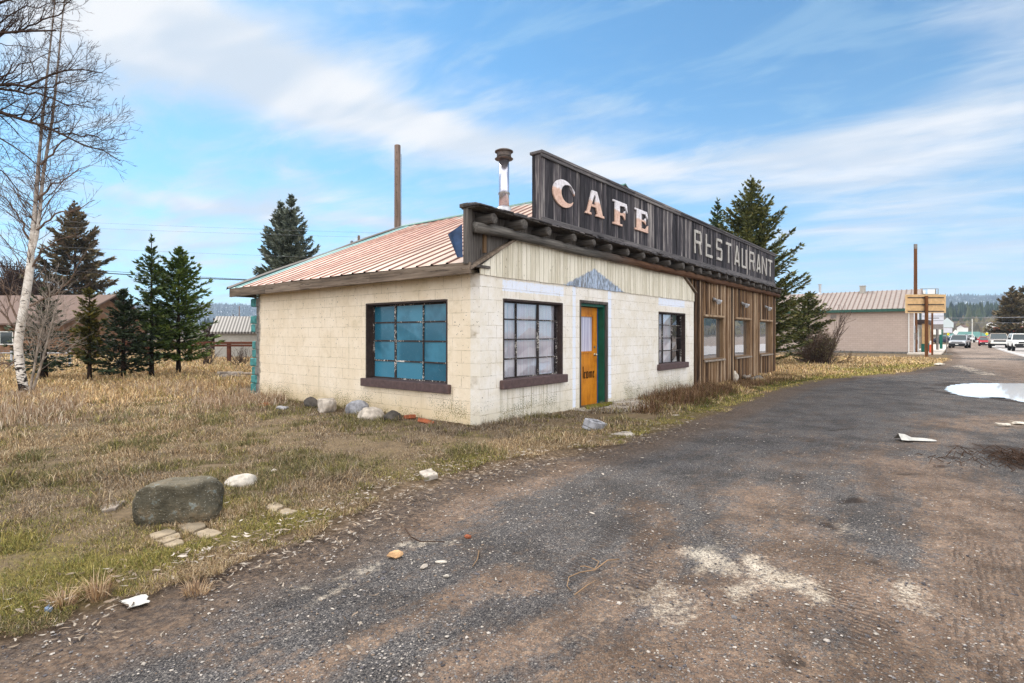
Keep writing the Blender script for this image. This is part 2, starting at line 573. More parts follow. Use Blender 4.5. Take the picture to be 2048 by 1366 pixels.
simple('car_red', (176, 22, 26), .25, .5, var=.05)
simple('car_dark', (46, 44, 66), .25, .5, var=.05)
simple('car_glass', (40, 52, 54), .06, .6, var=.05)
simple('tyre', (20, 20, 21), .85, .2, var=.1)
simple('rim', (150, 150, 152), .35, .5, .7, var=.05)
simple('grille', (20, 20, 22), .5, .4)
simple('headlight', (236, 236, 232), .15, .6, var=.02)
simple('sidewalk', (206, 194, 180), .9, .2, var=.12, scale=3)
simple('paint_white', (226, 224, 218), .8, .2, var=.08)
simple('moss', (104, 100, 34), .95, .1, var=.4, scale=24, bump=.6)


@material('boulder')
def _(N):
    p = N.obj(); g = N.n('ShaderNodeNewGeometry', out=1)
    n = N.noise(p, 5, 5, .65); n2 = N.noise(p, 34, 3, .6)
    col = N.ramp(N.add(N.mul(n, .8), N.mul(n2, .2)), [(.3, C(50, 47, 38)), (.5, C(84, 78, 64)), (.68, C(118, 102, 80))])
    lich = N.ss(N.noise(p, 11, 4, .7), .58, .66)
    col = N.mix(N.mul(lich, .55), col, C(120, 128, 124))
    dots = N.ss(N.vor(p, 52), .12, .2, 1, 0)
    col = N.mix(N.mul(dots, .35), col, C(196, 190, 178))
    z = N.sep(p)[2]
    col = N.mix(N.mul(N.ss(z, .30, .44), .5), col, C(182, 168, 146))  # sunlit top painted in: stone colour turns paler upwards
    N.out(col, .9, N.bump(N.add(N.mul(n, 1.5), N.add(N.mul(n2, .6), N.mul(N.noise(N.map(p, (3, 3, 9)), 1, 5, .7), 1.2))), 1.0, .03), .2)


@material('glass_teal')
def _(N):
    p = N.obj(); x, y, z = N.sep(p); r = N.attr('rnd')
    n = N.noise(p, 2.0, 3); d = N.noise(p, 40, 4, .7)
    col = N.mix(N.ss(N.add(n, N.mul(N.sub(r, .5), .5)), .35, .65), C(44, 98, 120), C(66, 128, 152))
    col = N.mix(N.mul(N.ss(d, .62, .72), .4), col, C(150, 170, 176))
    b = N.out(col, .12, N.bump(n, .05, .01), .5)


@material('glass_pale')
def _(N):
    p = N.obj(); x, y, z = N.sep(p)
    n = N.noise(N.comb(N.mul(x, 22), 0, N.mul(z, .6)), 1, 3)
    N.out(N.mix(N.ss(n, .35, .65), C(158, 154, 180), C(204, 200, 214)), .1, None, .6)


@material('glass_clear')
def _(N):
    p = N.obj()
    fr = N.n('ShaderNodeFresnel', {'IOR': 1.7})
    gl = N.n('ShaderNodeBsdfGlossy', {'Color': (.92, .95, 1, 1), 'Roughness': .02, 'Normal': N.bump(N.noise(p, 3, 2), .04, .02)})
    tr = N.n('ShaderNodeBsdfTransparent', {'Color': (.96, .97, .97, 1)})
    f = N.m('MULTIPLY', fr, 2.0, clamp=True)
    m = N.n('ShaderNodeMixShader', {0: f, 1: tr, 2: gl})
    N.n('ShaderNodeOutputMaterial', {'Surface': m})


@material('glass_mirror')
def _(N):
    p = N.obj()
    fr = N.n('ShaderNodeFresnel', {'IOR': 1.9})
    gl = N.n('ShaderNodeBsdfGlossy', {'Color': (.92, .95, 1, 1), 'Roughness': .015, 'Normal': N.bump(N.noise(p, 1.6, 2), .03, .05)})
    df = N.n('ShaderNodeBsdfDiffuse', {'Color': (.05, .07, .085, 1)})
    f = N.m('MULTIPLY', fr, 2.6, clamp=True)
    m = N.n('ShaderNodeMixShader', {0: f, 1: df, 2: gl})
    N.n('ShaderNodeOutputMaterial', {'Surface': m})


@material('curtain_cloth')
def _(N):
    p = N.obj(); x, y, z = N.sep(p)
    s = N.noise(N.comb(N.mul(x, 26), 0, N.mul(z, .2)), 1, 3, .6)
    col = N.ramp(s, [(.3, C(196, 208, 230)), (.42, C(250, 250, 254)), (.52, C(232, 222, 232)), (.6, C(248, 250, 254)), (.72, C(186, 214, 228))])
    band = N.ss(N.noise(N.comb(0, 0, N.mul(z, 3.0)), 1, 2), .5, .6)
    col = N.mix(N.mul(band, .18), col, C(214, 180, 186))
    N.out(col, .9, None, .1)


@material('door_paint')
def _(N):
    p = N.obj(); x, y, z = N.sep(p)
    n = N.noise(N.map(p, (16, 16, 2)), 1, 4, .65); n2 = N.noise(p, 4, 4, .6)
    col = N.ramp(N.add(N.mul(n, .5), N.mul(n2, .5)), [(.32, C(148, 82, 8)), (.5, C(196, 122, 20)), (.66, C(214, 140, 36))])
    N.out(col, .45, N.bump(n, .15, .004), .35)


@material('birch_bark')
def _(N):
    p = N.obj(); x, y, z = N.sep(p)
    n = N.noise(N.map(p, (7, 7, 24)), 1, 3, .6)
    n2 = N.noise(p, 8, 4, .7)
    col = N.mix(N.ss(n2, .35, .65), C(196, 184, 170), C(232, 224, 214))
    low = N.ss(z, .1, 1.3, .20, 0)
    mark = N.ss(N.add(n, low), .635, .66)
    col = N.mix(mark, col, C(44, 36, 32))
    col = N.mix(N.ss(z, 3.2, 5.5), col, N.mix(N.ss(n2, .35, .65), C(112, 100, 92), C(156, 144, 134)))
    N.out(col, .8, N.bump(n, .3, .004), .2)


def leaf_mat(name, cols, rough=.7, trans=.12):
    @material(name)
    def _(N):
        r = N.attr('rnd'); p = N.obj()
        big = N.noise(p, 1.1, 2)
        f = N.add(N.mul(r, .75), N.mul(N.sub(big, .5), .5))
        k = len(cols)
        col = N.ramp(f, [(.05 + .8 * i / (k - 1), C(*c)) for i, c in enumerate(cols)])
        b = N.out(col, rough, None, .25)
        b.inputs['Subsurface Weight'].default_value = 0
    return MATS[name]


leaf_mat('needle_green', [(44, 56, 32), (72, 90, 50), (104, 116, 66), (136, 140, 84)])
leaf_mat('needle_bright', [(52, 68, 30), (86, 106, 48), (122, 136, 68), (152, 156, 88)])
leaf_mat('needle_yellow', [(52, 54, 24), (84, 82, 36), (116, 106, 48), (136, 104, 52)])
leaf_mat('needle_dark', [(28, 38, 24), (50, 62, 40), (70, 82, 54), (94, 102, 70)])
leaf_mat('needle_blue', [(64, 72, 62), (100, 108, 94), (130, 136, 120), (160, 162, 144)])
leaf_mat('needle_brown', [(66, 60, 42), (104, 94, 66), (134, 116, 86), (150, 120, 88)])
leaf_mat('needle_olive', [(58, 66, 36), (96, 100, 56), (128, 124, 72), (150, 134, 86)])
leaf_mat('far_needles', [(20, 34, 20), (34, 50, 28), (52, 66, 34), (74, 76, 40)])
leaf_mat('bush_leaf', [(70, 62, 44), (98, 88, 58), (120, 108, 72)])


@material('grass_blade')
def _(N):
    col = N.n('ShaderNodeAttribute', None, out=0, attribute_name='tint')
    N.out(col, .8, None, .15)


@material('leaf_litter')
def _(N):
    col = N.n('ShaderNodeAttribute', None, out=0, attribute_name='tint')
    N.out(col, .8, None, .2)


_ra = gpt(1962, 1090) - gpt(2005, 1366); RUT_ANG = math.atan2(_ra.y, _ra.x)


@material('ground_mix')
def _(N):
    p = N.obj(); sd = N.attr('sd'); mud = N.attr('mud'); dust = N.attr('dust'); tread = N.attr('tread'); moss = N.attr('moss'); wet = N.attr('wet'); rut = N.attr('rut')
    n1 = N.noise(p, .9, 4, .6); n2 = N.noise(p, 5, 4, .65); n3 = N.noise(p, 26, 3, .65); n4 = N.noise(p, 90, 2, .6)
    # --- soil and thatch under the grass
    g = N.ramp(N.add(N.mul(n1, .35), N.add(N.mul(n2, .3), N.mul(n3, .35))),
               [(.34, C(66, 54, 40)), (.46, C(92, 77, 58)), (.56, C(114, 96, 72)), (.68, C(104, 94, 62))])
    g = N.mix(N.mul(N.ss(N.add(moss, N.mul(N.sub(n2, .5), .9)), .35, .75), .8), g, N.mix(N.ss(n3, .35, .65), C(70, 64, 26), C(108, 96, 38)))
    # --- gravel: stones of 1-2 cm in dark fines
    v = N.n('ShaderNodeTexVoronoi', {'Vector': p, 'Scale': 95, 'Randomness': 1}, out=None)
    vr = N.sep(v.outputs[1])[0]
    st = N.ramp(vr, [(.0, C(46, 44, 45)), (.4, C(72, 69, 69)), (.7, C(92, 88, 86)), (.92, C(116, 109, 104)), (1.0, C(170, 161, 151))])
    v2 = N.n('ShaderNodeTexVoronoi', {'Vector': p, 'Scale': 230, 'Randomness': 1}, out=None)
    st2 = N.ramp(N.sep(v2.outputs[1])[0], [(0, C(40, 39, 41)), (.5, C(72, 69, 69)), (1, C(134, 127, 120))])
    gap = N.ss(v.outputs[0], .42, .62)
    gr = N.mix(gap, st, st2)
    gr = N.mix(N.ss(n2, .3, .7), gr, N.hsv(gr, .5, 1, .8))
    # brown earth ground into the stones
    mcol = N.ramp(N.add(N.mul(n2, .4), N.add(N.mul(n3, .4), N.mul(n4, .2))), [(.32, C(72, 58, 48)), (.5, C(113, 93, 78)), (.68, C(152, 129, 109))])
    lane = N.map(p, (1, 1, 1), (0, 0, 0), (0, 0, R(-50)))
    sk = N.noise(N.map(lane, (.9, 7, 1)), 1, 4, .65, .4)      # drag marks along the lane
    grit = N.noise(p, 130, 3, .7); grit2 = N.noise(p, 55, 3, .7)
    gm2 = N.ss(N.add(N.mul(grit, .6), N.add(N.mul(grit2, .4), N.mul(N.sub(sk, .5), .35))), .50, .56)
    mcol = N.mix(N.mul(gm2, .62), mcol, N.mix(grit2, C(34, 29, 27), C(72, 62, 55)))
    lt = N.ss(N.noise(p, 105, 2, .6), .66, .70)
    mcol = N.mix(N.mul(lt, .6), mcol, C(196, 184, 168))
    mm = N.ss(N.add(mud, N.add(N.mul(N.sub(n1, .5), .5), N.add(N.mul(N.sub(sk, .5), 1.5), N.add(N.mul(N.sub(n2, .5), .8), N.mul(N.sub(n3, .5), 1.1))))), .22, .92)
    farm = N.mul(N.ss(N.sep(p)[1], 20, 42), .6)
    mcol = N.mix(farm, mcol, C(176, 157, 141))
    stone_up = N.ss(N.add(vr, N.mul(N.sub(n2, .5), .7)), .72, .80)
    mm = N.mul(mm, N.lin(stone_up, 0, 1, 1, .35))
    gr = N.mix(mm, gr, mcol)
    # pale dried silt
    dm = N.ss(N.add(dust, N.add(N.add(N.mul(N.sub(sk, .5), 1.0), N.mul(N.sub(n2, .5), .6)), N.mul(N.sub(n3, .5), 1.0))), .38, .98)
    dm = N.mul(dm, N.lin(N.ss(N.add(N.mul(grit, .5), N.mul(grit2, .5)), .48, .55), 0, 1, .85, .12))
    gr = N.mix(dm, gr, N.mix(N.ss(n2, .3, .7), C(170, 155, 136), C(204, 192, 174)))
    # damp dark patches
    wm = N.ss(N.add(wet, N.add(N.mul(N.sub(n2, .5), .8), N.mul(N.sub(n3, .5), .8))), .45, .75)
    gr = N.mix(N.mul(wm, .75), gr, C(48, 38, 32))
    big = N.noise(p, 1.5, 4, .62)
    gr = N.mix(N.ss(big, .35, .62), N.hsv(gr, .5, 1.05, .70), N.hsv(gr, .5, 1.0, 1.1))
    # tyre treads pressed into the earth
    w = N.n('ShaderNodeTexWave', {'Vector': N.map(p, (1, 1, 1), (0, 0, 0), (0, 0, R(-50))), 'Scale': 7.5, 'Distortion': 4.0, 'Detail': 2, 'Detail Scale': 3}, out=1, bands_direction='X', wave_profile='SIN')
    tm = N.mul(N.ss(N.add(tread, N.mul(N.sub(n2, .5), .9)), .4, .7), N.ss(w, .18, .45, 1, 0))
    w2 = N.n('ShaderNodeTexWave', {'Vector': N.map(p, (1, 1, 1), (0, 0, 0), (0, 0, -RUT_ANG)), 'Scale': 8.5, 'Distortion': 6.0, 'Detail': 3, 'Detail Scale': 1.2}, out=1, bands_direction='Y', wave_profile='SIN')
    rm = N.mul(N.ss(N.add(rut, N.mul(N.sub(n2, .5), .9)), .35, .75), N.ss(w2, .12, .5, 1, 0))
    tm = N.mx(tm, N.mul(N.mul(rm, .8), N.ss(N.noise(p, 4.5, 3, .6), .40, .58)))
    gr = N.mix(N.mul(tm, .6), gr, C(66, 54, 46))
    e = N.add(sd, N.add(N.mul(N.sub(n2, .5), .55), N.mul(N.sub(n3, .5), .35)))
    gm = N.ss(e, -.08, .10)
    # the raw dirt lip between grass and stones
    lip = N.mul(N.ss(e, -.45, -.05), N.ss(e, .35, .8, 1, 0))
    base = N.mix(gm, g, gr)
    base = N.mix(N.mul(lip, .6), base, N.mix(N.ss(n3, .35, .65), C(66, 52, 42), C(112, 92, 74)))
    hst = N.mul(N.sub(1.0, v.outputs[0]), N.mul(gm, N.sub(1.0, N.mul(mm, .8))))
    h = N.add(N.mul(hst, .9), N.add(N.mul(n3, .9), N.mul(n4, .35)))
    h = N.sub(h, N.mul(tm, 1.0))
    N.out(base, .93, N.bump(h, .75, .012), .18)


@material('road_asphalt')
def _(N):
    p = N.obj()
    n = N.noise(p, .8, 4, .6); n2 = N.noise(p, 30, 3)
    col = N.ramp(N.add(N.mul(n, .6), N.mul(n2, .4)), [(.35, C(150, 142, 136)), (.65, C(184, 176, 170))])
    N.out(col, .9, None, .2)


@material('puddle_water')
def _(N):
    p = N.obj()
    N.out(C(232, 233, 236), .03, N.bump(N.noise(p, 2, 2), .02, .01), .8, IOR=1.6)  # reflection of the white sky painted in as a near-white base colour


@material('hill_far')
def _(N):
    p = N.obj()
    n = N.noise(p, .012, 5, .7); n2 = N.noise(p, .05, 4, .7)
    col = N.ramp(N.add(N.mul(n, .5), N.mul(n2, .5)), [(.35, C(24, 36, 34)), (.6, C(46, 60, 48))])
    snow = N.mul(N.ss(N.add(n2, N.mul(N.sub(n, .5), .6)), .61, .66), .9)
    col = N.mix(snow, col, C(230, 234, 240))
    N.out(col, .95, None, .1)


@material('hill_near')
def _(N):
    p = N.obj()
    n = N.noise(p, .03, 5, .7)
    col = N.ramp(n, [(.35, C(62, 52, 44)), (.5, C(88, 74, 58)), (.65, C(70, 68, 44))])
    N.out(col, .95, None, .1)


@material('ribbed_roof')
def _(N):
    p = N.obj(); x, y, z = N.sep(p)
    w = N.ss(N.m('SINE', N.mul(x, 30.0)), -.1, .25)
    col = N.mix(w, C(78, 72, 68), C(150, 144, 137))
    N.out(col, .6, None, .3)


@material('beige_block')
def _(N):
    p = N.obj(); x, y, z = N.sep(p)
    br = N.n('ShaderNodeTexBrick', {'Vector': N.comb(y, z, 0), 'Color1': C(192, 173, 160), 'Color2': C(184, 165, 152), 'Mortar': C(160, 142, 131), 'Scale': 1,
                                    'Mortar Size': .008, 'Brick Width': .4, 'Row Height': .2}, out=0)
    n = N.noise(p, .7, 3)
    N.out(N.mix(N.mul(N.ss(n, .4, .7), .3), br, C(178, 160, 150)), .9, None, .15)
# ------------------------------------------------------------------ ground
EDGE_PX = [(0, 1292), (60, 1268), (130, 1243), (220, 1216), (300, 1196), (380, 1160), (470, 1128), (560, 1100), (650, 1068), (740, 1022), (820, 985), (900, 958),
           (990, 936), (1080, 918), (1160, 908), (1230, 893), (1300, 868), (1370, 846), (1440, 826), (1510, 800), (1570, 778), (1640, 762), (1720, 752),
           (1800, 747), (1850, 739), (1890, 727), (1905, 714), (1900, 706)]
EDGE = [(-40.0, -22.0), (-8.0, -1.2), (-4.2, 1.2)] + [tuple(gpt(u, v)[:2]) for u, v in EDGE_PX]
ex, ey = EDGE[-1]
EDGE += [(ex + D1[0] * 8 - .6, ey + D1[1] * 8), (ex + D1[0] * 400 - .6, ey + D1[1] * 400)]
EDGE = np.array(EDGE)


def seg_dist(x, y, ax, ay, bx, by):
    dx, dy = bx - ax, by - ay
    L = dx * dx + dy * dy + 1e-12
    t = np.clip(((x - ax) * dx + (y - ay) * dy) / L, 0, 1)
    px = x - ax - t * dx; py = y - ay - t * dy
    return np.hypot(px, py), dx * (y - ay) - dy * (x - ax)


def signed(x, y):
    """+ on the gravel, - on the grass"""
    best = np.full(x.shape, 1e9); sg = np.zeros(x.shape)
    for i in range(len(EDGE) - 1):
        d, c = seg_dist(x, y, *EDGE[i], *EDGE[i + 1])
        m = d < best - 1e-9
        best = np.where(m, d, best); sg = np.where(m, np.where(c < 0, 1, -1), sg)
    return best * sg


def capsules(x, y, L, base=0.0):
    out = np.full(x.shape, base)
    for u1, v1, u2, v2, r, a in L:
        p = gpt(u1, v1); q = gpt(u2, v2)
        d, _ = seg_dist(x, y, p.x, p.y, q.x, q.y)
        out = np.maximum(out, a * np.exp(-(d / r) ** 2))
    return out


MUD = [(560, 1366, 1000, 1150, .16, .9), (980, 1155, 1080, 1165, .16, .9), (860, 1366, 1290, 1190, .22, .85), (1150, 1366, 1500, 1230, .35, .95), (1300, 1180, 1700, 1210, .5, .85),
       (1290, 1010, 1330, 1150, .28, .75), (1520, 990, 1700, 1200, .6, .8), (1700, 1150, 1960, 1366, .6, 1.0), (1800, 930, 2048, 1050, .9, .85), (1900, 850, 2100, 840, 1.0, .8),
       (1000, 975, 860, 1050, .35, .85), (1150, 930, 950, 1010, .3, .8), (300, 1250, 640, 1366, .16, .55), (1400, 1366, 1700, 1366, .4, 1.0), (1450, 850, 1800, 900, .8, .42), (1930, 1000, 2040, 1366, .5, 1.05),
       (1600, 930, 1900, 870, .8, .55), (0, 1366, 250, 1300, .18, .8), (1960, 720, 2300, 800, 3.0, .9), (1925, 700, 1960, 715, 3.0, .9)]
DUST = [(1400, 1105, 1440, 1130, .14, 1.15), (1505, 1115, 1520, 1140, .10, .9), (1560, 1155, 1590, 1165, .16, 1.25), (1500, 1172, 1470, 1190, .12, .85), (1625, 1190, 1650, 1205, .11, .8), (1330, 1170, 1300, 1200, .12, .7), (1380, 1190, 1350, 1230, .12, .7),
        (800, 1085, 900, 1088, .07, .85), (540, 1195, 760, 1130, .07, .8), (600, 1215, 740, 1150, .05, .7), (1260, 1180, 1340, 1240, .16, .7), (1800, 1170, 1840, 1220, .14, .7),
        (1120, 1300, 1200, 1240, .10, .6), (1690, 1050, 1700, 1060, .18, .6), (1440, 1080, 1400, 1140, .16, .6), (300, 1196, 250, 1212, .10, .6), (1900, 728, 1980, 750, .5, .8), (1990, 850, 2048, 842, .3, .6)]
WET = [(1690, 1003, 1715, 1000, .07, 1.0), (1755, 990, 1775, 990, .06, .9), (1840, 988, 1875, 992, .05, .9), (1650, 1045, 1675, 1055, .09, .9), (1735, 1120, 1750, 1130, .07, .9), (1560, 1300, 1590, 1330, .08, .9),
       (1870, 932, 1900, 930, .07, .9), (1790, 950, 1830, 948, .06, .9), (1995, 895, 2070, 935, .35, 1.1), (1850, 775, 1900, 790, .30, .75), (1690, 760, 1720, 756, .3, .8), (1660, 862, 1700, 856, .12, .7),
       (1600, 885, 1640, 880, .12, .6), (1590, 945, 1610, 960, .10, .6), (1480, 1220, 1520, 1200, .06, .7), (1830, 1240, 1900, 1270, .07, .7), (300, 1215, 150, 1260, .12, .8), (480, 1140, 330, 1200, .10, .8),
       (1890, 786, 2048, 806, .22, .9), (1885, 772, 1905, 766, .5, .8), (1100, 930, 880, 985, .14, .6), (1380, 850, 1240, 900, .12, .6)]
TREAD = [(1275, 1000, 1285, 1180, .12, .85), (1330, 1000, 1340, 1100, .07, .75), (1400, 980, 1450, 1090, .10, .8), (1600, 950, 1590, 1040, .10, .8), (1700, 1180, 1720, 1300, .10, .8), (1450, 1190, 1650, 1230, .09, .75),
         (1660, 1180, 1760, 1250, .12, .9), (1080, 1180, 1200, 1140, .08, .6), (1250, 1040, 1130, 1160, .10, .8), (1740, 930, 1770, 1000, .14, .8)]
RUT = [(1962, 1060, 2005, 1380, .17, 1.0), (1905, 1060, 1935, 1366, .06, .7), (2050, 1040, 2110, 1366, .10, .9), (1600, 930, 1560, 1030, .10, .6), (1500, 980, 1470, 1060, .08, .6)]
MOSS = [(0, 1180, 300, 1130, .28, .9), (0, 1230, 200, 1190, .22, .95), (300, 1120, 620, 1050, .20, .85), (400, 1100, 600, 1040, .18, .8), (0, 1080, 150, 1150, .4, .6), (330, 1020, 430, 1020, .2, .8),
        (1250, 880, 1520, 790, .3, .8), (1520, 780, 1760, 745, .7, .75), (1700, 742, 1880, 730, 1.0, .7), (800, 960, 1000, 920, .25, .45)]

# plane sheet: fine in the yard, coarser and coarser towards the horizon
NG = 430
g1 = np.linspace(-1, 1, NG)
GX = 1.7 * np.sinh(8.1 * g1) + 0.0
GY = 1.7 * np.sinh(8.1 * g1) + 6.2
gx, gy = np.meshgrid(GX, GY)
sd = signed(gx, gy)
mud = capsules(gx, gy, MUD, .27)
mud = np.where(gy > 45, np.maximum(mud, .8), mud)
dust = capsules(gx, gy, DUST); wet = capsules(gx, gy, WET); tread = capsules(gx, gy, TREAD); rut = capsules(gx, gy, RUT); moss = capsules(gx, gy, MOSS)
gzz = gz(gx, gy)
pd = capsules(gx, gy, [(1930, 780, 2300, 780, 2.6, 1.6)])
rel = (fbm(gx * 1.3, gy * 1.3, 3) - .5) * .05 + (fbm(gx * 6, gy * 6, 9, 2) - .5) * .02
near = sstep(26, 9, np.hypot(gx, gy)) * (1 - np.clip(pd * 1.6, 0, 1))
gzz = gzz + rel * near
gzz = gzz + tread * near * (fbm(gx * 9, gy * 3, 12, 2) - .6) * .03 - wet * near * .012
gzz = gzz + np.where(sd < 0, .035 * sstep(0, -.35, sd), 0) * sstep(24, 16, np.hypot(gx, gy))
idx = np.arange(NG * NG).reshape(NG, NG)
q = np.stack([idx[:-1, :-1], idx[:-1, 1:], idx[1:, 1:], idx[1:, :-1]], -1).reshape(-1, 4)
V = np.stack([gx, gy, gzz], -1).reshape(-1, 3)
ground = np_mesh('ground', V, q.ravel(), np.arange(0, q.size, 4), MATS['ground_mix'],
                 [('sd', 'POINT', np.clip(sd, -30, 30).ravel()), ('mud', 'POINT', mud.ravel()), ('dust', 'POINT', dust.ravel()), ('wet', 'POINT', wet.ravel()),
                  ('tread', 'POINT', tread.ravel()), ('rut', 'POINT', rut.ravel()), ('moss', 'POINT', moss.ravel())], smooth=True)
tag(ground, kind='structure')

# --- puddle
def smooth_loop(pts, n=6, amp=.03, seed=2):
    rng = random.Random(seed); out = []
    m = len(pts)
    for i in range(m):
        p0, p1, p2, p3 = (Vector((*pts[(i + k - 1) % m][:2], 0)) for k in range(4))
        for j in range(n):
            t = j / n
            p = .5 * ((2 * p1) + (p2 - p0) * t + (2 * p0 - 5 * p1 + 4 * p2 - p3) * t * t + (3 * p1 - p0 - 3 * p2 + p3) * t ** 3)
            out.append(p + Vector((rng.uniform(-amp, amp), rng.uniform(-amp, amp), 0)))
    return out


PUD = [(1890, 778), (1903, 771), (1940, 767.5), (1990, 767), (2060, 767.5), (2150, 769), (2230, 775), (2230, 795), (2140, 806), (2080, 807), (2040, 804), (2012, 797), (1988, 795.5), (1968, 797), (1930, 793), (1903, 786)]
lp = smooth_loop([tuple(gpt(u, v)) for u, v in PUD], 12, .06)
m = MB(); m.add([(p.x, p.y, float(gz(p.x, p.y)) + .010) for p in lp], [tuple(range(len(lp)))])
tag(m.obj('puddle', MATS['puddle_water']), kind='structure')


# --- street with a faded edge line, footway beyond the lot
def strip(name, off0, off1, t0, t1, mat, dz, n=120, kind='structure'):
    """along the street direction; offsets to the right of the camera line"""
    nx, ny = D1[1], -D1[0]
    ts = np.linspace(0, 1, n) ** 2.2 * (t1 - t0) + t0
    vs = []; fs = []
    for t in ts:
        for o in (off0, off1):
            x = nx * o + D1[0] * t; y = ny * o + D1[1] * t
            vs.append((x, y, float(gz(x, y)) + dz))
    for i in range(n - 1): fs.append((2 * i, 2 * i + 1, 2 * i + 3, 2 * i + 2))
    m = MB(); m.add(vs, fs)
    o = m.obj(name, mat)
    if kind: tag(o, kind=kind)
    return o


strip('road', 3.9, 17.5, -60, 620, MATS['road_asphalt'], .02)
strip('road_edge_line', 4.3, 4.42, 10, 300, MATS['paint_white'], .026)
m = MB()
nx, ny = D1[1], -D1[0]
# pale concrete footway with a kerb in front of the shops
for (o0, o1, t0, t1) in ((-3.4, -1.0, 60, 120),):
    ts = np.linspace(t0, t1, 40)
    for a, b in zip(ts[:-1], ts[1:]):
        P = [(nx * o + D1[0] * t, ny * o + D1[1] * t) for t in (a, b) for o in (o0, o1)]
        z = [float(gz(*p)) for p in P]
        vs = [(P[i][0], P[i][1], z[i] + .12) for i in range(4)] + [(P[i][0], P[i][1], z[i] - .05) for i in range(4)]
        m.add(vs, [(0, 1, 3, 2), (4, 5, 1, 0), (1, 5, 7, 3)])
tag(m.obj('sidewalk', MATS['sidewalk']), kind='structure')


# ------------------------------------------------------------------ grass
def blades(name, P, h, w, lean, az, tint, bendk=.55, parent=None, seed=0):
    """P (n,3) feet; one 5-point bent blade each"""
    n = len(P); rng = np.random.default_rng(seed)
    d = np.stack([np.cos(az), np.sin(az)], -1)
    fa = az + rng.uniform(-1.2, 1.2, n) + math.pi / 2
    s = np.stack([np.cos(fa), np.sin(fa)], -1)
    V = np.zeros((n, 5, 3), np.float32)
    mid = P.copy(); mid[:, :2] += d * (h * np.sin(lean * .5) * bendk)[:, None]; mid[:, 2] += h * np.cos(lean * .5) * bendk
    tip = mid.copy(); l2 = np.clip(lean * 1.35, 0, 1.75)
    tip[:, :2] += d * (h * (1 - bendk) * np.sin(l2))[:, None]; tip[:, 2] += h * (1 - bendk) * np.cos(l2)
    tip[:, 2] = np.maximum(tip[:, 2], P[:, 2] + .006)
    for k, (b, ww) in enumerate(((P, .5), (mid, .42))):
        V[:, 2 * k] = b; V[:, 2 * k + 1] = b
        V[:, 2 * k, :2] += s * (w * ww)[:, None]; V[:, 2 * k + 1, :2] -= s * (w * ww)[:, None]
    V[:, 4] = tip
    base = (np.arange(n) * 5)[:, None]
    loops = (base + np.array([0, 1, 3, 2, 2, 3, 4])[None]).ravel()
    st = (np.arange(n) * 7)[:, None] + np.array([0, 4])[None]
    col = np.ones((n, 5, 4), np.float32)
    col[:, :, :3] = tint[:, None, :]
    return np_mesh(name, V.reshape(-1, 3), loops, st.ravel(), MATS['grass_blade'], [('tint', 'POINT', col.reshape(-1, 4))], parent)


def lincol(L): return np.array([C(*c)[:3] for c in L])


def inside_cafe(x, y, pad=0.0):
    dx = x - CX; dy = y - CY
    lx = dx * D1[0] + dy * D1[1]; ly = dx * D2[0] + dy * D2[1]
    return (lx > -pad) & (lx < 17.9 + pad) & (ly > -pad) & (ly < 9)


def sample_polar(n, r0, r1, a0, a1, seed, pw=0.0):
    rng = np.random.default_rng(seed)
    t = rng.random(n)
    r = r0 * (r1 / r0) ** t
    a = rng.uniform(a0, a1, n)
    return r * np.sin(a), r * np.cos(a), r, rng


BARE = [(1205, 836, 1275, 838, .40, 1), (1186, 862, 1186, 862, .22, 1), (318, 1079, 345, 1079, .10, 1), (345, 1094, 345, 1094, .08, 1), (385, 1063, 420, 1078, .09, 1), (550, 1025, 575, 1034, .09, 1), (857, 957, 857, 957, .09, 1), (268, 1210, 268, 1210, .08, 1)]
STRAW = lincol([(206, 176, 128), (186, 152, 104), (168, 140, 100), (214, 192, 152), (150, 124, 88)])
GREY = lincol([(150, 132, 108), (126, 108, 86), (176, 160, 136), (104, 86, 68), (140, 118, 90)])
OLIVE = lincol([(110, 106, 58), (132, 124, 66), (92, 92, 48), (150, 136, 80)])
GOLD = lincol([(204, 168, 110), (188, 152, 98), (214, 186, 136), (170, 138, 90)])
MOSSC = lincol([(166, 150, 62), (140, 132, 50), (182, 164, 84), (112, 118, 50)])


def grass_tint(x, y, r, sdv, ms, rng):
    n = len(x)
    k = rng.integers(0, 1000, n)
    n1 = fbm(x * .55, y * .55, 21); n2 = fbm(x * 1.7, y * 1.7, 33); n3 = fbm(x * 5, y * 5, 44, 2)
    c = STRAW[k % len(STRAW)]
    def put(c, mask, L): return np.where((rng.random(n) < mask)[:, None], L[k % len(L)], c)
    lx = (x - CX) * D1[0] + (y - CY) * D1[1]; ly = (x - CX) * D2[0] + (y - CY) * D2[1]
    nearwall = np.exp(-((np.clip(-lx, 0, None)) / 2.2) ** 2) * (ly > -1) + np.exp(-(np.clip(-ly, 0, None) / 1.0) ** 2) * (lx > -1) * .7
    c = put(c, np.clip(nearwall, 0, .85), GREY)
    c = put(c, sstep(.46, .62, n1) * .55, GREY)
    c = put(c, sstep(.50, .62, n2) * .75, OLIVE)
    c = put(c, sstep(.60, .70, n3) * .5, OLIVE)
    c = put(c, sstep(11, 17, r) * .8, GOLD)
    c = put(c, np.clip(ms * 1.35 + (n3 - .5), 0, .92), MOSSC)
    g = c.mean(1, keepdims=True)
    return (c * .85 + g * .15) * (0.46 + .62 * rng.random(n) ** 1.5)[:, None] * np.array([1.02, 1.0, 1.0]) * (1.08 + .38 * sstep(8, 15, r))[:, None]


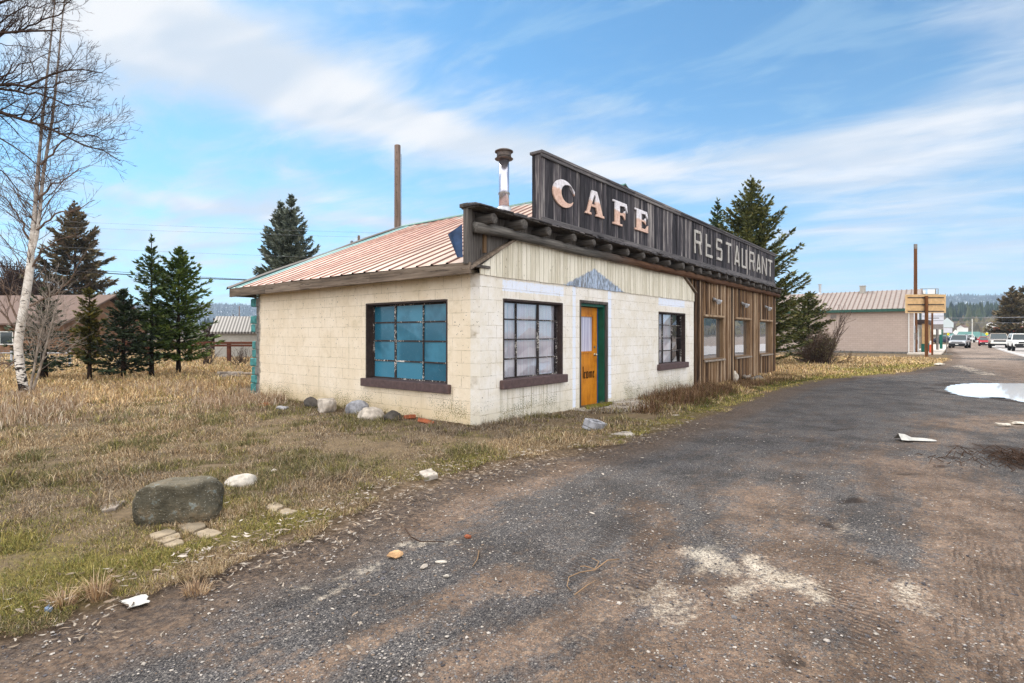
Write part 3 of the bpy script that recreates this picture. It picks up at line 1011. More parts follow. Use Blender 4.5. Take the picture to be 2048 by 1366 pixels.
def field(name, n, r0, r1, a0, a1, seed, hscale=1.0, extra=None, wk=.00070):
    x, y, r, rng = sample_polar(n, r0, r1, a0, a1, seed)
    s = signed(x, y); ms = capsules(x, y, MOSS)
    edge = (fbm(x * 2.2, y * 2.2, 5) - .5) * .9
    keep = (s + edge < -.12) & ~inside_cafe(x, y, .03)
    keep &= (fbm(x * 3, y * 3, 61, 3) > .20) | (r > 9)
    keep &= capsules(x, y, BARE) < .5
    if extra is not None: keep &= extra(x, y, r)
    x, y, r, s, ms = x[keep], y[keep], r[keep], s[keep], ms[keep]
    m = len(x)
    cl = fbm(x * 2.4, y * 2.4, 77, 3)
    h = (.045 + .09 * sstep(.35, .75, cl)) * (.5 + .9 * rng.random(m)) * hscale
    h *= 1 + .25 * sstep(6, 15, r)
    h = np.where(ms > .45, h * .7, h) * (0.5 + .5 * sstep(0, -.8, s))
    w = np.maximum(.0026, wk * r) * (.6 + .7 * rng.random(m))
    lean = np.abs(rng.normal(.98, .42, m)); lean = np.clip(lean, .1, 1.5)
    az = rng.uniform(0, 2 * math.pi, m) + (fbm(x * .8, y * .8, 91) - .5) * 5
    z = gz(x, y) + .030 * (r < 18)
    return blades(name, np.stack([x, y, z - .006], -1), h, w, lean, az, grass_tint(x, y, r, s, ms, rng), seed=seed)


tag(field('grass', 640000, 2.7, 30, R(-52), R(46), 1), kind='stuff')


def far_ok(x, y, r): return (np.abs(x) < 70)
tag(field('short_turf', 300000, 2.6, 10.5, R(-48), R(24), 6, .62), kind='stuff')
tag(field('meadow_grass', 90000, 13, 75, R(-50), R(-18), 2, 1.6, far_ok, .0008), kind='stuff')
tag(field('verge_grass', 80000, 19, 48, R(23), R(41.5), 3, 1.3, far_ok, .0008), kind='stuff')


# tall bleached stems in front of the conifers
def tall_weeds():
    x, y, r, rng = sample_polar(26000, 11.0, 17.5, R(-48), R(-22), 5)
    s = signed(x, y)
    dens = fbm(x * .7, y * .7, 15, 3)
    keep = ~inside_cafe(x, y, .1) & (rng.random(len(x)) < sstep(.42, .6, dens) * sstep(11.0, 12.4, r))
    x, y, r = x[keep], y[keep], r[keep]; m = len(x)
    L = lincol([(206, 178, 146), (186, 158, 128), (226, 208, 184), (150, 122, 98), (170, 140, 112)])
    t = L[rng.integers(0, len(L), m)] * (.55 + .4 * rng.random(m))[:, None]
    h = .12 + .22 * rng.random(m) ** 1.5
    return blades('tall_dry_stems', np.stack([x, y, gz(x, y)], -1), h, .010 + 0 * x, np.clip(np.abs(rng.normal(.55, .4, m)), 0, 1.4), rng.uniform(0, 6.28, m), t, .6, seed=5)


tag(tall_weeds(), kind='stuff')


# brown weed bed along the street front
def weed_bed():
    rng = np.random.default_rng(8)
    n = 30000
    lx = rng.uniform(2.9, 16.5, n); ly = -rng.random(n) ** .8 * 1.9 - .05
    x = CX + D1[0] * lx + D2[0] * ly; y = CY + D1[1] * lx + D2[1] * ly
    s = signed(x, y)
    cl = fbm(lx * 1.3, ly * 1.3 + 9, 31, 3)
    slab = (lx > 2.4) & (lx < 5.0) & (ly < -.02) & (ly > -1.05)
    keep = (s < -.28) & (cl > .33) & ~slab
    lx, ly, x, y, s, cl = (a[keep] for a in (lx, ly, x, y, s, cl)); m = len(x)
    h = (.10 + .34 * sstep(.36, .66, cl)) * (.35 + .75 * rng.random(m)) * sstep(-.25, -.8, s) * (1 - .5 * sstep(8.6, 9.6, lx))
    h = np.maximum(h, .05)
    L = lincol([(116, 84, 62), (96, 68, 50), (138, 106, 80), (84, 64, 50), (152, 126, 98), (100, 84, 48)])
    G = lincol([(84, 92, 40), (106, 108, 50), (70, 80, 36)])
    t = L[rng.integers(0, len(L), m)]
    gm = (rng.random(m) < sstep(-.9, -.35, s) * .8)
    t = np.where(gm[:, None], G[rng.integers(0, 3, m)], t) * (.6 + .5 * rng.random(m))[:, None]
    return blades('weed_bed', np.stack([x, y, gz(x, y) + .02], -1), h, .008 + 0 * x, np.clip(np.abs(rng.normal(.7, .45, m)), 0, 1.45), rng.uniform(0, 6.28, m), t, .5, seed=9)


tag(weed_bed(), kind='stuff')


# ------------------------------------------------------------------ leaf litter on the edge of the drive
def litter():
    rng = np.random.default_rng(12)
    seg = EDGE[2:24]; L = np.hypot(*(seg[1:] - seg[:-1]).T); cum = np.concatenate([[0], np.cumsum(L)])
    n = 11000
    t = rng.random(n) ** 1.25 * cum[-1]; i = np.clip(np.searchsorted(cum, t) - 1, 0, len(L) - 1); f = (t - cum[i]) / L[i]
    p = seg[i] * (1 - f)[:, None] + seg[i + 1] * f[:, None]
    d = (seg[i + 1] - seg[i]) / L[i][:, None]; nr = np.stack([d[:, 1], -d[:, 0]], -1)
    off = rng.normal(-.02, .22, n) + np.where(rng.random(n) < .12, rng.normal(.2, .7, n), 0)
    clump = fbm(p[:, 0] * 3, p[:, 1] * 3, 71, 3)
    keep = rng.random(n) < (sstep(.3, .6, clump) + .25) * sstep(13, 4, np.hypot(p[:, 0], p[:, 1]))
    p = (p + nr * off[:, None])[keep]; n = len(p)
    V = []; loops = []; st = []; cols = []
    PAL = lincol([(158, 144, 128), (136, 120, 102), (110, 92, 76), (184, 172, 158), (88, 72, 58), (144, 124, 104)])
    # 2 x 4 strip, curled
    for j in range(n):
        ln = rng.uniform(.022, .066); wd = ln * rng.uniform(.12, .24); az = rng.uniform(0, 6.28); curl = rng.uniform(-.5, 1.0) * .35; roll = rng.uniform(-.7, .7)
        c = PAL[rng.integers(0, len(PAL))] * rng.uniform(.7, 1.1)
        z0 = .014 + rng.random() * .022 + (.03 if signed(np.array([p[j, 0]]), np.array([p[j, 1]]))[0] < -.1 else 0)
        b = len(V)
        for k, ww in enumerate((.12, .8, 1.0, .7, .05)):
            a = (k / 4 - .5) * ln
            zz = z0 + curl * a * a / ln * 2 + abs(roll) * wd * .3
            for sgn in (-1, 1):
                bx = a; by = sgn * wd * ww * .5 + .08 * ln * math.sin(k * 1.3)
                V.append((p[j, 0] + bx * math.cos(az) - by * math.sin(az), p[j, 1] + bx * math.sin(az) + by * math.cos(az), zz + sgn * roll * wd * ww * .5))
                cols.append((*c, 1))
        for k in range(4):
            st.append(len(loops)); loops += [b + 2 * k, b + 2 * k + 1, b + 2 * k + 3, b + 2 * k + 2]
    return np_mesh('leaf_litter', np.array(V), np.array(loops), np.array(st), MATS['leaf_litter'], [('tint', 'POINT', np.array(cols))])


tag(litter(), kind='stuff')


# ------------------------------------------------------------------ loose stones lying on the drive
def stones():
    x, y, r, rng = sample_polar(13000, 2.2, 9.0, R(-44), R(46), 14)
    s = signed(x, y)
    keep = (s > .02) & (fbm(x * 1.6, y * 1.6, 88, 3) > .42 - .12 * (r < 4))
    x, y, r = x[keep], y[keep], r[keep]; n = len(x)
    oc = np.array([(1, 0, 0), (0, 1, 0), (-1, 0, 0), (0, -1, 0), (0, 0, 1), (.7, .7, .6), (-.7, .7, .55), (-.7, -.7, .6), (.7, -.7, .5)], float)
    fc = [(0, 5, 4), (5, 1, 4), (1, 6, 4), (6, 2, 4), (2, 7, 4), (7, 3, 4), (3, 8, 4), (8, 0, 4), (0, 1, 5), (1, 2, 6), (2, 3, 7), (3, 0, 8)]
    sz = (.0028 + .0045 * rng.random(n) ** 2.2) * (1 + .06 * r)
    big = rng.random(n) < .012; sz = np.where(big, sz * 2.0, sz)
    V = oc[None] * (1 + rng.uniform(-.28, .28, (n, 9, 3))) * sz[:, None, None] * np.stack([rng.uniform(.8, 1.5, n), rng.uniform(.7, 1.1, n), rng.uniform(.5, .8, n)], -1)[:, None, :]
    a = rng.uniform(0, 6.28, n); ca, sa = np.cos(a)[:, None], np.sin(a)[:, None]
    V = np.stack([V[..., 0] * ca - V[..., 1] * sa, V[..., 0] * sa + V[..., 1] * ca, V[..., 2]], -1)
    zrel = ((fbm(x * 1.3, y * 1.3, 3) - .5) * .05 + (fbm(x * 6, y * 6, 9, 2) - .5) * .02) * sstep(26, 9, np.hypot(x, y))
    V += np.stack([x, y, zrel + .001], -1)[:, None, :]
    F_ = np.array(fc); loops = ((np.arange(n) * 9)[:, None, None] + F_[None]).ravel()
    PAL = lincol([(118, 114, 114), (92, 88, 90), (146, 138, 132), (176, 166, 156), (70, 66, 68), (176, 166, 154), (130, 112, 96)])
    c = PAL[np.minimum((rng.random(n) ** 1.1 * 7).astype(int), 6)] * rng.uniform(.75, 1.1, n)[:, None]
    col = np.ones((n, 9, 4)); col[:, :, :3] = c[:, None]
    return np_mesh('loose_gravel', V.reshape(-1, 3), loops, np.arange(0, len(loops), 3), MATS['leaf_litter'], [('tint', 'POINT', col.reshape(-1, 4))])


tag(stones(), kind='stuff')
# ------------------------------------------------------------------ the cafe
cafe = empty('cafe_building', (CX, CY, 0), A1)
tag(cafe, 'old low cafe of cream painted blocks and brown boards under a long timber sign', 'cafe')

fF = lambda a, z, o: Vector((a, -o, z))           # street front: along, up, outwards
fL = lambda a, z, o: Vector((-o, a, z))           # side wall
rng = random.Random(7)


def pbox(m, fn, a0, a1, z0, z1, o0, o1):
    return m.prism([(a0, z0), (a1, z0), (a1, z1), (a0, z1)], o0, o1, fn)


def holed(m, fn, a0, a1, z0, z1, holes, th):
    As = sorted({a0, a1, *[h[0] for h in holes], *[h[1] for h in holes]})
    Zs = sorted({z0, z1, *[h[2] for h in holes], *[h[3] for h in holes]})
    solid = lambda i, j: 0 <= i < len(As) - 1 and 0 <= j < len(Zs) - 1 and not any(
        h[0] - 1e-6 <= As[i] and As[i + 1] <= h[1] + 1e-6 and h[2] - 1e-6 <= Zs[j] and Zs[j + 1] <= h[3] + 1e-6 for h in holes)
    for i in range(len(As) - 1):
        for j in range(len(Zs) - 1):
            if not solid(i, j): continue
            a, b, c, d = As[i], As[i + 1], Zs[j], Zs[j + 1]
            m.add([fn(a, c, 0), fn(b, c, 0), fn(b, d, 0), fn(a, d, 0)], [(0, 1, 2, 3)])
            m.add([fn(a, c, -th), fn(b, c, -th), fn(b, d, -th), fn(a, d, -th)], [(3, 2, 1, 0)])
            for di, dj, p, q in ((-1, 0, (a, c), (a, d)), (1, 0, (b, c), (b, d)), (0, -1, (a, c), (b, c)), (0, 1, (a, d), (b, d))):
                if not solid(i + di, j + dj):
                    m.add([fn(*p, 0), fn(*q, 0), fn(*q, -th), fn(*p, -th)], [(0, 1, 2, 3)])
    bm = None


W1 = (.557, 2.306, .70, 2.036); W2 = (6.577, 8.309, .70, 2.018); DR = (2.935, 3.984, -.13, 2.088)
WL = (.707, 2.856, .63, 2.025)

m = MB(); holed(m, fF, 0, 8.93, -.35, 2.40, [W1, W2, DR], .2)
o = m.obj('block_wall', MATS['block_front'], cafe); o['label'] = 'cream painted block wall facing the street with bluish paint ghosts'
m = MB(); holed(m, fL, .2, 6.88, -.35, 2.52, [WL], .2)
o = m.obj('block_wall', MATS['block_side'], cafe); o['label'] = 'warm cream block wall facing the grass'

# torn far end: stubs of broken block, grey core and teal paint
m = MB(); t = MB(); dk = MB()
prof = [(.02, .28), (.02, .27), (.10, .20), (.02, .14), (.05, .25), (.02, .26), (.04, .24), (.07, .12), (.03, .20), (.06, .24), (.09, .13), (.05, .2), (.02, .1)]
for k in range(12):
    z0 = -.1 + k * .2; z1 = z0 + .197
    a, b = prof[k]
    j = rng.uniform(-.02, .02)
    pbox(m, fL, 6.88, 7.10 + j - a * .6, z0, z1, -.2, -.006 - rng.random() * .03)
    if b > .13: pbox(t, fL, 7.10 + j - a * .6, 7.16 + b * .85 + j, z0 + .004, z1 - .004, -.17, -.02 - rng.random() * .06)
    else: pbox(t, fL, 7.10 + j - a * .6, 7.22 + j, z0 + .004, z1 - .004, -.2, -.11)
o = m.obj('wall_end', MATS['concrete_dark'], cafe, bevel=.012)
t.obj('teal_block_end', MATS['teal_paint'], o, bevel=.02)

# plain rear and end walls
m = MB(); pbox(m, fF, .2, 17.6, -.4, 2.52, -7.08, -6.885)
m.obj('rear_wall', MATS['concrete_dark'], cafe)
m = MB(); pbox(m, fL, -.0 + .012, 7.0, -.4, 3.18, -17.83, -17.66)
m.obj('end_wall', MATS['jamb_wood'], cafe)
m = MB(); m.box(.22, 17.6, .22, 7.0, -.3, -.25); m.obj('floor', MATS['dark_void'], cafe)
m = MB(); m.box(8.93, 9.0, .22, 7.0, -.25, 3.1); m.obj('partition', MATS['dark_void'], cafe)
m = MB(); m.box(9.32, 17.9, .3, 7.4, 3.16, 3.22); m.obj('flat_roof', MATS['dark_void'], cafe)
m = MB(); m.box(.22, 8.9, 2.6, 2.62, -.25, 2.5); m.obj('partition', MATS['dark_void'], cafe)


# ---- steel windows
@material('glazing_bar')
def _(N):
    p = N.obj()
    n = N.noise(p, 30, 3, .7); n2 = N.noise(p, 2.2, 2)
    f = N.ss(N.add(n, N.mul(N.sub(n2, .5), .7)), .60, .66)
    N.out(N.mix(f, C(54, 46, 44), C(206, 198, 188)), .7, None, .3)


def window(fn, W, cols, rows, rec, glass, out, thick=(), bar=.022):
    a0, a1, z0, z1 = W
    m = MB(); t = .035
    pbox(m, fn, a0 - .002, a0 + t, z0, z1, -.2, .006); pbox(m, fn, a1 - t, a1 + .002, z0, z1, -.2, .006)
    pbox(m, fn, a0 + t, a1 - t, z1 - t, z1 + .002, -.2, .006)
    w = m.obj('window', MATS['frame_brown'], cafe, bevel=.004)
    s = MB(); pbox(s, fn, a0 - .09, a1 + .06, z0 - .135, z0 + .012, -.0 + .002, .085); pbox(s, fn, a0 + .002, a1 - .002, z0 - .10, z0 + .016, -.2, .0)
    s.obj('sill', MATS['sill_brown'], w, bevel=.012, seg=2)
    g = MB()
    ca = [a0 + t] + [a0 + (a1 - a0) * c for c in cols] + [a1 - t]
    za = [z0 + .014] + [z0 + (z1 - z0) * c for c in rows] + [z1 - t]
    for i in range(len(ca) - 1):
        for j in range(len(za) - 1):
            g.cr = rng.random(); e = rng.uniform(-.004, .004)
            g.add([fn(ca[i], za[j], -rec + e), fn(ca[i + 1], za[j], -rec - e), fn(ca[i + 1], za[j + 1], -rec + e), fn(ca[i], za[j + 1], -rec - e)], [(0, 1, 2, 3)])
    g.obj('pane', glass, w, fix=False)
    b = MB()
    for i, c in enumerate(ca):
        k = bar * (1.7 if i in thick else 1) * .5
        c = min(max(c, ca[0] + k), ca[-1] - k)
        pbox(b, fn, c - k, c + k, za[0], za[-1], -rec - .018, -rec + .02)
    for i, z in enumerate(za):
        k = bar * .5
        z = min(max(z, za[0] + k), za[-1] - k)
        for q in range(len(ca) - 1):
            pbox(b, fn, ca[q] + bar * .9, ca[q + 1] - bar * .9, z - k, z + k, -rec - .016, -rec + .017)
    b.obj('glazing_bars', MATS['glazing_bar'], w)
    return w


wl = window(fL, WL, [(1 - (1.443 - WL[0]) / 2.149) * 0 + (1.443 - WL[0]) / 2.149, (2.185 - WL[0]) / 2.149], [.245, .505, .745], .16, MATS['glass_teal'], -1, (2,), .026)
wl['label'] = 'wide steel window of twelve teal blue panes'
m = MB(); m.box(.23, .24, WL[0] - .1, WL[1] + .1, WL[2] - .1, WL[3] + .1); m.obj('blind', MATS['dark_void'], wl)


def curtain(parent, a0, a1, z0, z1, o, amp=.03, gap=None, n=90):
    m = MB(); vs = []; fs = []
    for i in range(n + 1):
        a = a0 + (a1 - a0) * i / n
        d = amp * math.sin(a * 34 + 2 * math.sin(a * 5)) + .4 * amp * math.sin(a * 71)
        vs += [fF(a, z0, o + d), fF(a, z1, o + d * .7)]
    for i in range(n): fs.append((2 * i, 2 * i + 2, 2 * i + 3, 2 * i + 1))
    m.add(vs, fs); return m.obj('curtain', MATS['curtain_cloth'], parent, smooth=True)


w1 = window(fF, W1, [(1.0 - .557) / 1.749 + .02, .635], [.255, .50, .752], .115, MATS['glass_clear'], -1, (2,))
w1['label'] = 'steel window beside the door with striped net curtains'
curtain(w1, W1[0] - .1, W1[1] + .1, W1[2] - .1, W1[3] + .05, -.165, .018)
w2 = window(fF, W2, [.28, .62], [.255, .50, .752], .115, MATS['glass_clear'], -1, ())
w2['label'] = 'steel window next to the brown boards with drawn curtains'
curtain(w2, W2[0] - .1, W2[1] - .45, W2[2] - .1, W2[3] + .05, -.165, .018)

# ---- door
m = MB(); a0, a1, z0, z1 = DR
pbox(m, fF, a0 - .035, a0 + .012, z0, z1 + .04, -.05, .014); pbox(m, fF, a1 - .012, a1 + .035, z0, z1 + .04, -.05, .014); pbox(m, fF, a0 + .012, a1 - .012, z1 - .015, z1 + .04, -.05, .014)
df = m.obj('door_frame', MATS['grey_wood'], cafe, bevel=.004)
m = MB(); pbox(m, fF, a1 - .045, a1 - .001, z0, z1 - .016, -.24, -.052); pbox(m, fF, a0 + .001, a0 + .045, z0, z1 - .016, -.24, -.052); pbox(m, fF, a0 + .045, a1 - .045, z1 - .07, z1 - .016, -.24, -.052)
m.obj('door_jamb', MATS['door_green'], df)
m = MB(); pbox(m, fF, a1 - .075, a1 - .046, z0, z1 - .07, -.235, -.185)
m.obj('door_stop', MATS['door_blue'], df)
m = MB(); pbox(m, fF, a0 + .001, a1 - .001, -.30, z0 + .02, -.26, .03); m.obj('threshold', MATS['grey_wood'], df, bevel=.006)
dz0 = z0 + .03; da0 = a0 + .05; da1 = a1 - .08; dz1 = z1 - .08
GW = (FP(1160, 660, -.19)[0], FP(1184.5, 660, -.19)[0], FP(1178, 703, -.19)[1], FP(1178, 633, -.19)[1])
GW = (da0 + .17, GW[1], GW[2], GW[3])
m = MB(); fD = lambda a, z, o: fF(a, z, o - .19)
holed(m, fD, da0, da1, dz0, dz1, [GW], .045)
door = m.obj('door', MATS['door_paint'], cafe); door['label'] = 'orange stained door with a glazed upper panel, lettering and a green jamb'
m = MB(); pbox(m, fD, *GW, -.018, -.012); m.obj('door_glass', MATS['glass_pale'], door)
m = MB(); k = .03
pbox(m, fD, GW[0] - k, GW[0] + .008, GW[2] - k, GW[3] + k, 0.002, .014); pbox(m, fD, GW[1] - .008, GW[1] + k, GW[2] - k, GW[3] + k, 0.002, .014)
pbox(m, fD, GW[0] + .008, GW[1] - .008, GW[3] - .008, GW[3] + k, 0.002, .014); pbox(m, fD, GW[0] + .008, GW[1] - .008, GW[2] - k, GW[2] + .008, 0.002, .014)
m.obj('glass_bead', MATS['door_paint'], door)
hx = FP(1190, 700, -.17)[0]
hz = FP(1190, 709, -.17)[1]
m = MB(); m.tube([fD(hx, hz, .002), fD(hx, hz, .02)], [.032, .032], 12); m.tube([fD(hx, hz, .02), fD(hx, hz, .045), fD(hx, hz, .06), fD(hx, hz, .075)], [.012, .022, .03, .018], 12)
m.obj('door_knob', MATS['brass_knob'], door, smooth=True)
m = MB(); z2 = FP(1190, 694, -.17)[1]; m.tube([fD(hx, z2, .002), fD(hx, z2, .02)], [.026, .022], 12); m.obj('lock', MATS['brass_knob'], door)


# blackletter 'Welcome'
def vst(x, w, y0, y1): return [(x, y0 + .14), (x + w / 2, y0), (x + w, y0 + .14), (x + w, y1 - .14), (x + w / 2, y1), (x, y1 - .14)]


GL = {'l': ([vst(0, .22, 0, 1.75)], .34),
      'c': ([vst(0, .22, 0, 1), [(.2, .86), (.34, 1.0), (.46, .86), (.34, .72)], [(.16, .04), (.24, 0), (.44, .18), (.40, .24)]], .56),
      'o': ([vst(0, .22, 0, 1), vst(.38, .22, 0, 1), [(.14, .92), (.3, 1.02), (.46, .92), (.3, .84)], [(.14, .08), (.3, -.02), (.46, .08), (.3, .16)]], .74),
      'm': ([vst(0, .22, 0, 1), vst(.36, .22, 0, 1), vst(.72, .22, 0, 1), [(.16, .82), (.40, .98), (.44, .9), (.2, .74)], [(.52, .82), (.76, .98), (.80, .9), (.56, .74)]], 1.1),
      'e': ([vst(0, .22, 0, 1), [(.18, .9), (.32, 1.02), (.46, .86), (.2, .50), (.16, .58), (.32, .82)], [(.16, .04), (.24, 0), (.44, .18), (.40, .24)]], .56),
      'W': ([vst(0, .24, 0, 1.7), vst(.42, .24, 0, 1.5), vst(.84, .24, 0, 1.7), [(.12, .1), (.5, -.04), (.54, .06), (.2, .2)], [(.54, .1), (.94, -.04), (.98, .06), (.62, .2)], [(-.2, 1.5), (.1, 1.75), (.14, 1.65), (-.14, 1.4)]], 1.24)}
la, lb = FP(1165.5, 745, -.188)[0], FP(1189.5, 745, -.188)[0]
tw = sum(GL[c][1] for c in 'lcome'); sc = (lb - la) / tw; zb = FP(1170, 757.5, -.188)[1]
zs = (FP(1170, 732, -.188)[1] - zb) / 1.75
x = la - sc * (GL['W'][1] + GL['e'][1] + .55)
m = MB()
for ch in 'Welcome':
    for poly in GL[ch][0]:
        P = [(x + px * sc, zb + pz * zs) for px, pz in poly]
        if min(p[0] for p in P) > da0 + .004: m.prism(P, .001, .004, fD)
    x += (GL[ch][1] + (.55 if ch == 'e' and x < la - .01 else 0)) * sc
m.obj('lettering', MATS['ink'], door)

# ---- cream plank band with cut corners
def top(a):
    zt = 3.03
    zt = min(zt, 2.50 + (a + .02) * (3.007 - 2.50) / .853)
    zt = min(zt, 3.03 - (a - 8.0) * (.40 / .85))
    return zt


m = MB(); a = -.015
while a < 8.90:
    w = rng.choice((.105, .12, .13, .14, .15)); b = min(a + w, 8.93)
    m.cr = rng.random(); e = rng.uniform(-.003, .003)
    zb = 2.378 + rng.uniform(-.008, .006)
    P = [(a, zb), (b - .012, zb), (b - .012, top(b)), (a, top(a))]
    if a < .833 - .02 < b or a < 8.0 < b: pass
    m.prism(P, .004, .026 + e, fF); a = b
o = m.obj('plank_band', MATS['cream_plank'], cafe)
m = MB(); m.prism([(-.245, 2.53), (8.93, 2.53), (8.93, 3.278), (-.245, 3.323)], -.05, -.004, fF); m.obj('upper_wall', MATS['grey_wood'], cafe)
m = MB(); pbox(m, fF, 0, 8.93, 2.402, 2.528, -.06, .0); m.obj('plank_backing', MATS['dark_void'], cafe)
for (p, q) in (((-.33, 2.40), (.92, 3.055)), ((7.93, 3.075), (8.96, 2.60))):
    m = MB(); d = Vector((q[0] - p[0], q[1] - p[1])).normalized(); nn = (-d.y, d.x)
    P = [p, q, (q[0] + nn[0] * .045, q[1] + nn[1] * .045), (p[0] + nn[0] * .045, p[1] + nn[1] * .045)]
    m.prism(P, -.06, .085, fF); m.obj('slant_board', MATS['fascia_wood'], cafe, bevel=.004)
m = MB(); pbox(m, fF, .06, .11, 2.72, 3.0, -.002, .04); m.obj('bracket_post', MATS['jamb_wood'], cafe)
m = MB(); pbox(m, fF, 8.70, 8.76, 2.78, 3.0, -.002, .05); m.obj('bracket_post', MATS['jamb_wood'], cafe)

# ---- brown board part
BW = [(9.647, 11.38, .70, 1.972), (12.536, 14.237, .70, 1.962), (15.514, 17.153, .70, 1.953)]
m = MB(); a = 8.96; e0 = 0
while a < 17.83:
    w = rng.choice((.055, .07, .11, .13, .15, .16)); b = min(a + w, 17.85)
    for h in BW:       # boards stop at the openings
        for edge in (h[0], h[1]):
            if a < edge - 1e-6 < b and edge - a > .03: b = edge
    m.cr = rng.random(); th = rng.choice((.02, .03, .03, .045))
    zb = -.22 + rng.uniform(-.03, .03)
    h = [h for h in BW if a >= h[0] - .035 and b <= h[1] + .035]
    segs = [(zb, 3.12)] if not h else [(zb, h[0][2] - .03), (h[0][3] + .03, 3.12)]
    for s0, s1 in segs: pbox(m, fF, a + .002, b - .008 - rng.random() * .010, s0, s1, .004, th)
    a = b
bs = m.obj('board_siding', MATS['brown_wood'], cafe)
m = MB(); holed(m, fF, 8.935, 17.66, -.25, 3.14, [(h[0], h[1], h[2], h[3]) for h in BW], .15); m.obj('board_backing', MATS['dark_void'], cafe)
for i, h in enumerate(BW):
    a0, a1, z0, z1 = h
    m = MB(); t = .03
    pbox(m, fF, a0 + .001, a0 + t, z0, z1, -.19, .02); pbox(m, fF, a1 - t, a1 - .001, z0, z1, -.19, .02); pbox(m, fF, a0 + t, a1 - t, z1 - t, z1 - .001, -.19, .02); pbox(m, fF, a0 + t, a1 - t, z0 + .001, z0 + t, -.19, .03)
    w = m.obj('window', MATS['jamb_wood'], cafe, bevel=.003)
    w['label'] = ('plain pane in a deep brown frame, next to the cream blocks', 'plain pane in a deep brown frame, middle one of the boarded part', 'plain pane in a deep brown frame, at the far end')[i]
    g = MB(); pbox(g, fF, a0 + t, a1 - t, z0 + t, z1 - t, -.085, -.077); g.obj('pane', MATS['glass_mirror'], w)
    s = MB(); s.cr = .95; pbox(s, fF, a0 - .03, a1 + .03, z1 + .002, z1 + .06, .047, .085); pbox(s, fF, a0 - .03, a1 + .03, z1 + .002, z1 + .03, -.0, .047); s.obj('head_trim', MATS['brown_wood'], w, bevel=.004)
    s = MB(); s.cr = .9; pbox(s, fF, a0 - .02, a1 + .03, z0 - .055, z0 - .002, .048, .10); s.obj('sill', MATS['driftwood'], w, bevel=.006)

# floodlights above them
for u, v in ((1430.8, 603), (1487, 610.5), (1533.5, 617)):
    a, z = FP(u, v, .1)
    b = MB(); pbox(b, fF, a - .09, a + .09, z + .02, z + .12, .046, .075)
    l = b.obj('floodlight', MATS['steel_dull'], cafe, bevel=.008)
    for s in (-1, 1):
        h = MB(); c = fF(a + s * .04, z + .07, .075); d = fF(a + s * .11, z - .05, .26) - c; d.normalize()
        h.tube([c, c + d * .07, c + d * .08, c + d * .19, c + d * .20], [.028, .03, .045, .075, .07], 12)
        h.obj('lamp_head', MATS['galvanised'], l, smooth=False)

# ---- log cornice
m = MB(); pts = []; rad = []
for i in range(50):
    a = -.25 + i * (17.94 + .25) / 49
    pts.append(fF(a, 3.065 + .008 * math.sin(a * 1.7) + .006 * math.sin(a * 4.1) - .002 * a, .115 + .006 * math.sin(a * 2.3))); rad.append(.078 + .006 * math.sin(a * 3.1 + 1))
m.tube(pts, rad, 12); m.obj('log_beam', MATS['beam_wood'], cafe, smooth=True)
log = None
for i in range(25):
    a = -.05 + i * .7215; z = 3.21 - .0045 * a
    if log is None:
        m = MB(); m.tube([Vector((0, .16, .004)), Vector((0, -.1, .0)), Vector((.004, -.33, -.004)), Vector((.004, -.345, -.004))], [.078, .076, .073, .062], 14)
        log = m.obj('rafter_log', MATS['log_wood'], cafe, smooth=False)
        r = log
    else:
        r = log.copy(); COL.objects.link(r); r.parent = cafe
    k = rng.uniform(.86, 1.14)
    r.location = (a + rng.uniform(-.04, .04), rng.uniform(-.05, .03), z + rng.uniform(-.012, .01)); r.scale = (k, 1, k); r.rotation_euler = (rng.uniform(-.04, .04), rng.uniform(0, 6), rng.uniform(-.06, .06))
m = MB(); m.prism([(-.36, 3.325), (17.98, 3.235), (17.98, 3.262), (-.36, 3.352)], -.05, .30, fF); dk_ = m.obj('cornice_deck', MATS['grey_wood'], cafe)
m = MB()
a = -.40
while a < 17.95:
    w = rng.uniform(.12, .34); zt = 3.352 - .00485 * (a + .56)
    for lay in range(2):
        m.cr = rng.random(); ov = .30 + rng.uniform(.02, .08) - .05 * lay; tilt = rng.uniform(-.02, .015); zz = zt + .004 + .022 * lay + rng.uniform(-.004, .01)
        vs = [fF(a, zz, .02), fF(a + w - .01, zz, .02), fF(a + w - .01, zz + tilt - .02, ov), fF(a, zz + tilt - .02, ov)]
        vs += [v + Vector((0, 0, .018)) for v in vs]
        m.add(vs, [(0, 1, 2, 3), (7, 6, 5, 4), (0, 4, 5, 1), (1, 5, 6, 2), (2, 6, 7, 3), (3, 7, 4, 0)])
    a += w
m.obj('shake_edge', MATS['cap_wood'], cafe)
m = MB(); pbox(m, fF, -.36, -.245, 2.50, 3.34, -.02, .075); pbox(m, fF, -.40, -.22, 3.34, 3.40, -.06, .11)
m.obj('end_post', MATS['grey_wood'], cafe, bevel=.008)
m = MB(); vs = []; fs = []
for i in range(7):      # bent flashing sheet at the roof end
    t = i / 6
    for z in (2.60, 2.98):
        y = .10 + .30 * t; zz = z + (.12 * (1 - t) ** 2 if z > 2.7 else 0) - .0 * t
        vs.append(Vector((-.375 - .05 * math.sin(t * 3.1), (y - .08) * (1 if z > 2.7 else .35), zz)))
for i in range(6): fs.append((2 * i, 2 * i + 2, 2 * i + 3, 2 * i + 1))
m.add(vs, fs); m.obj('flashing_sheet', MATS['blue_flashing'], cafe, smooth=True)

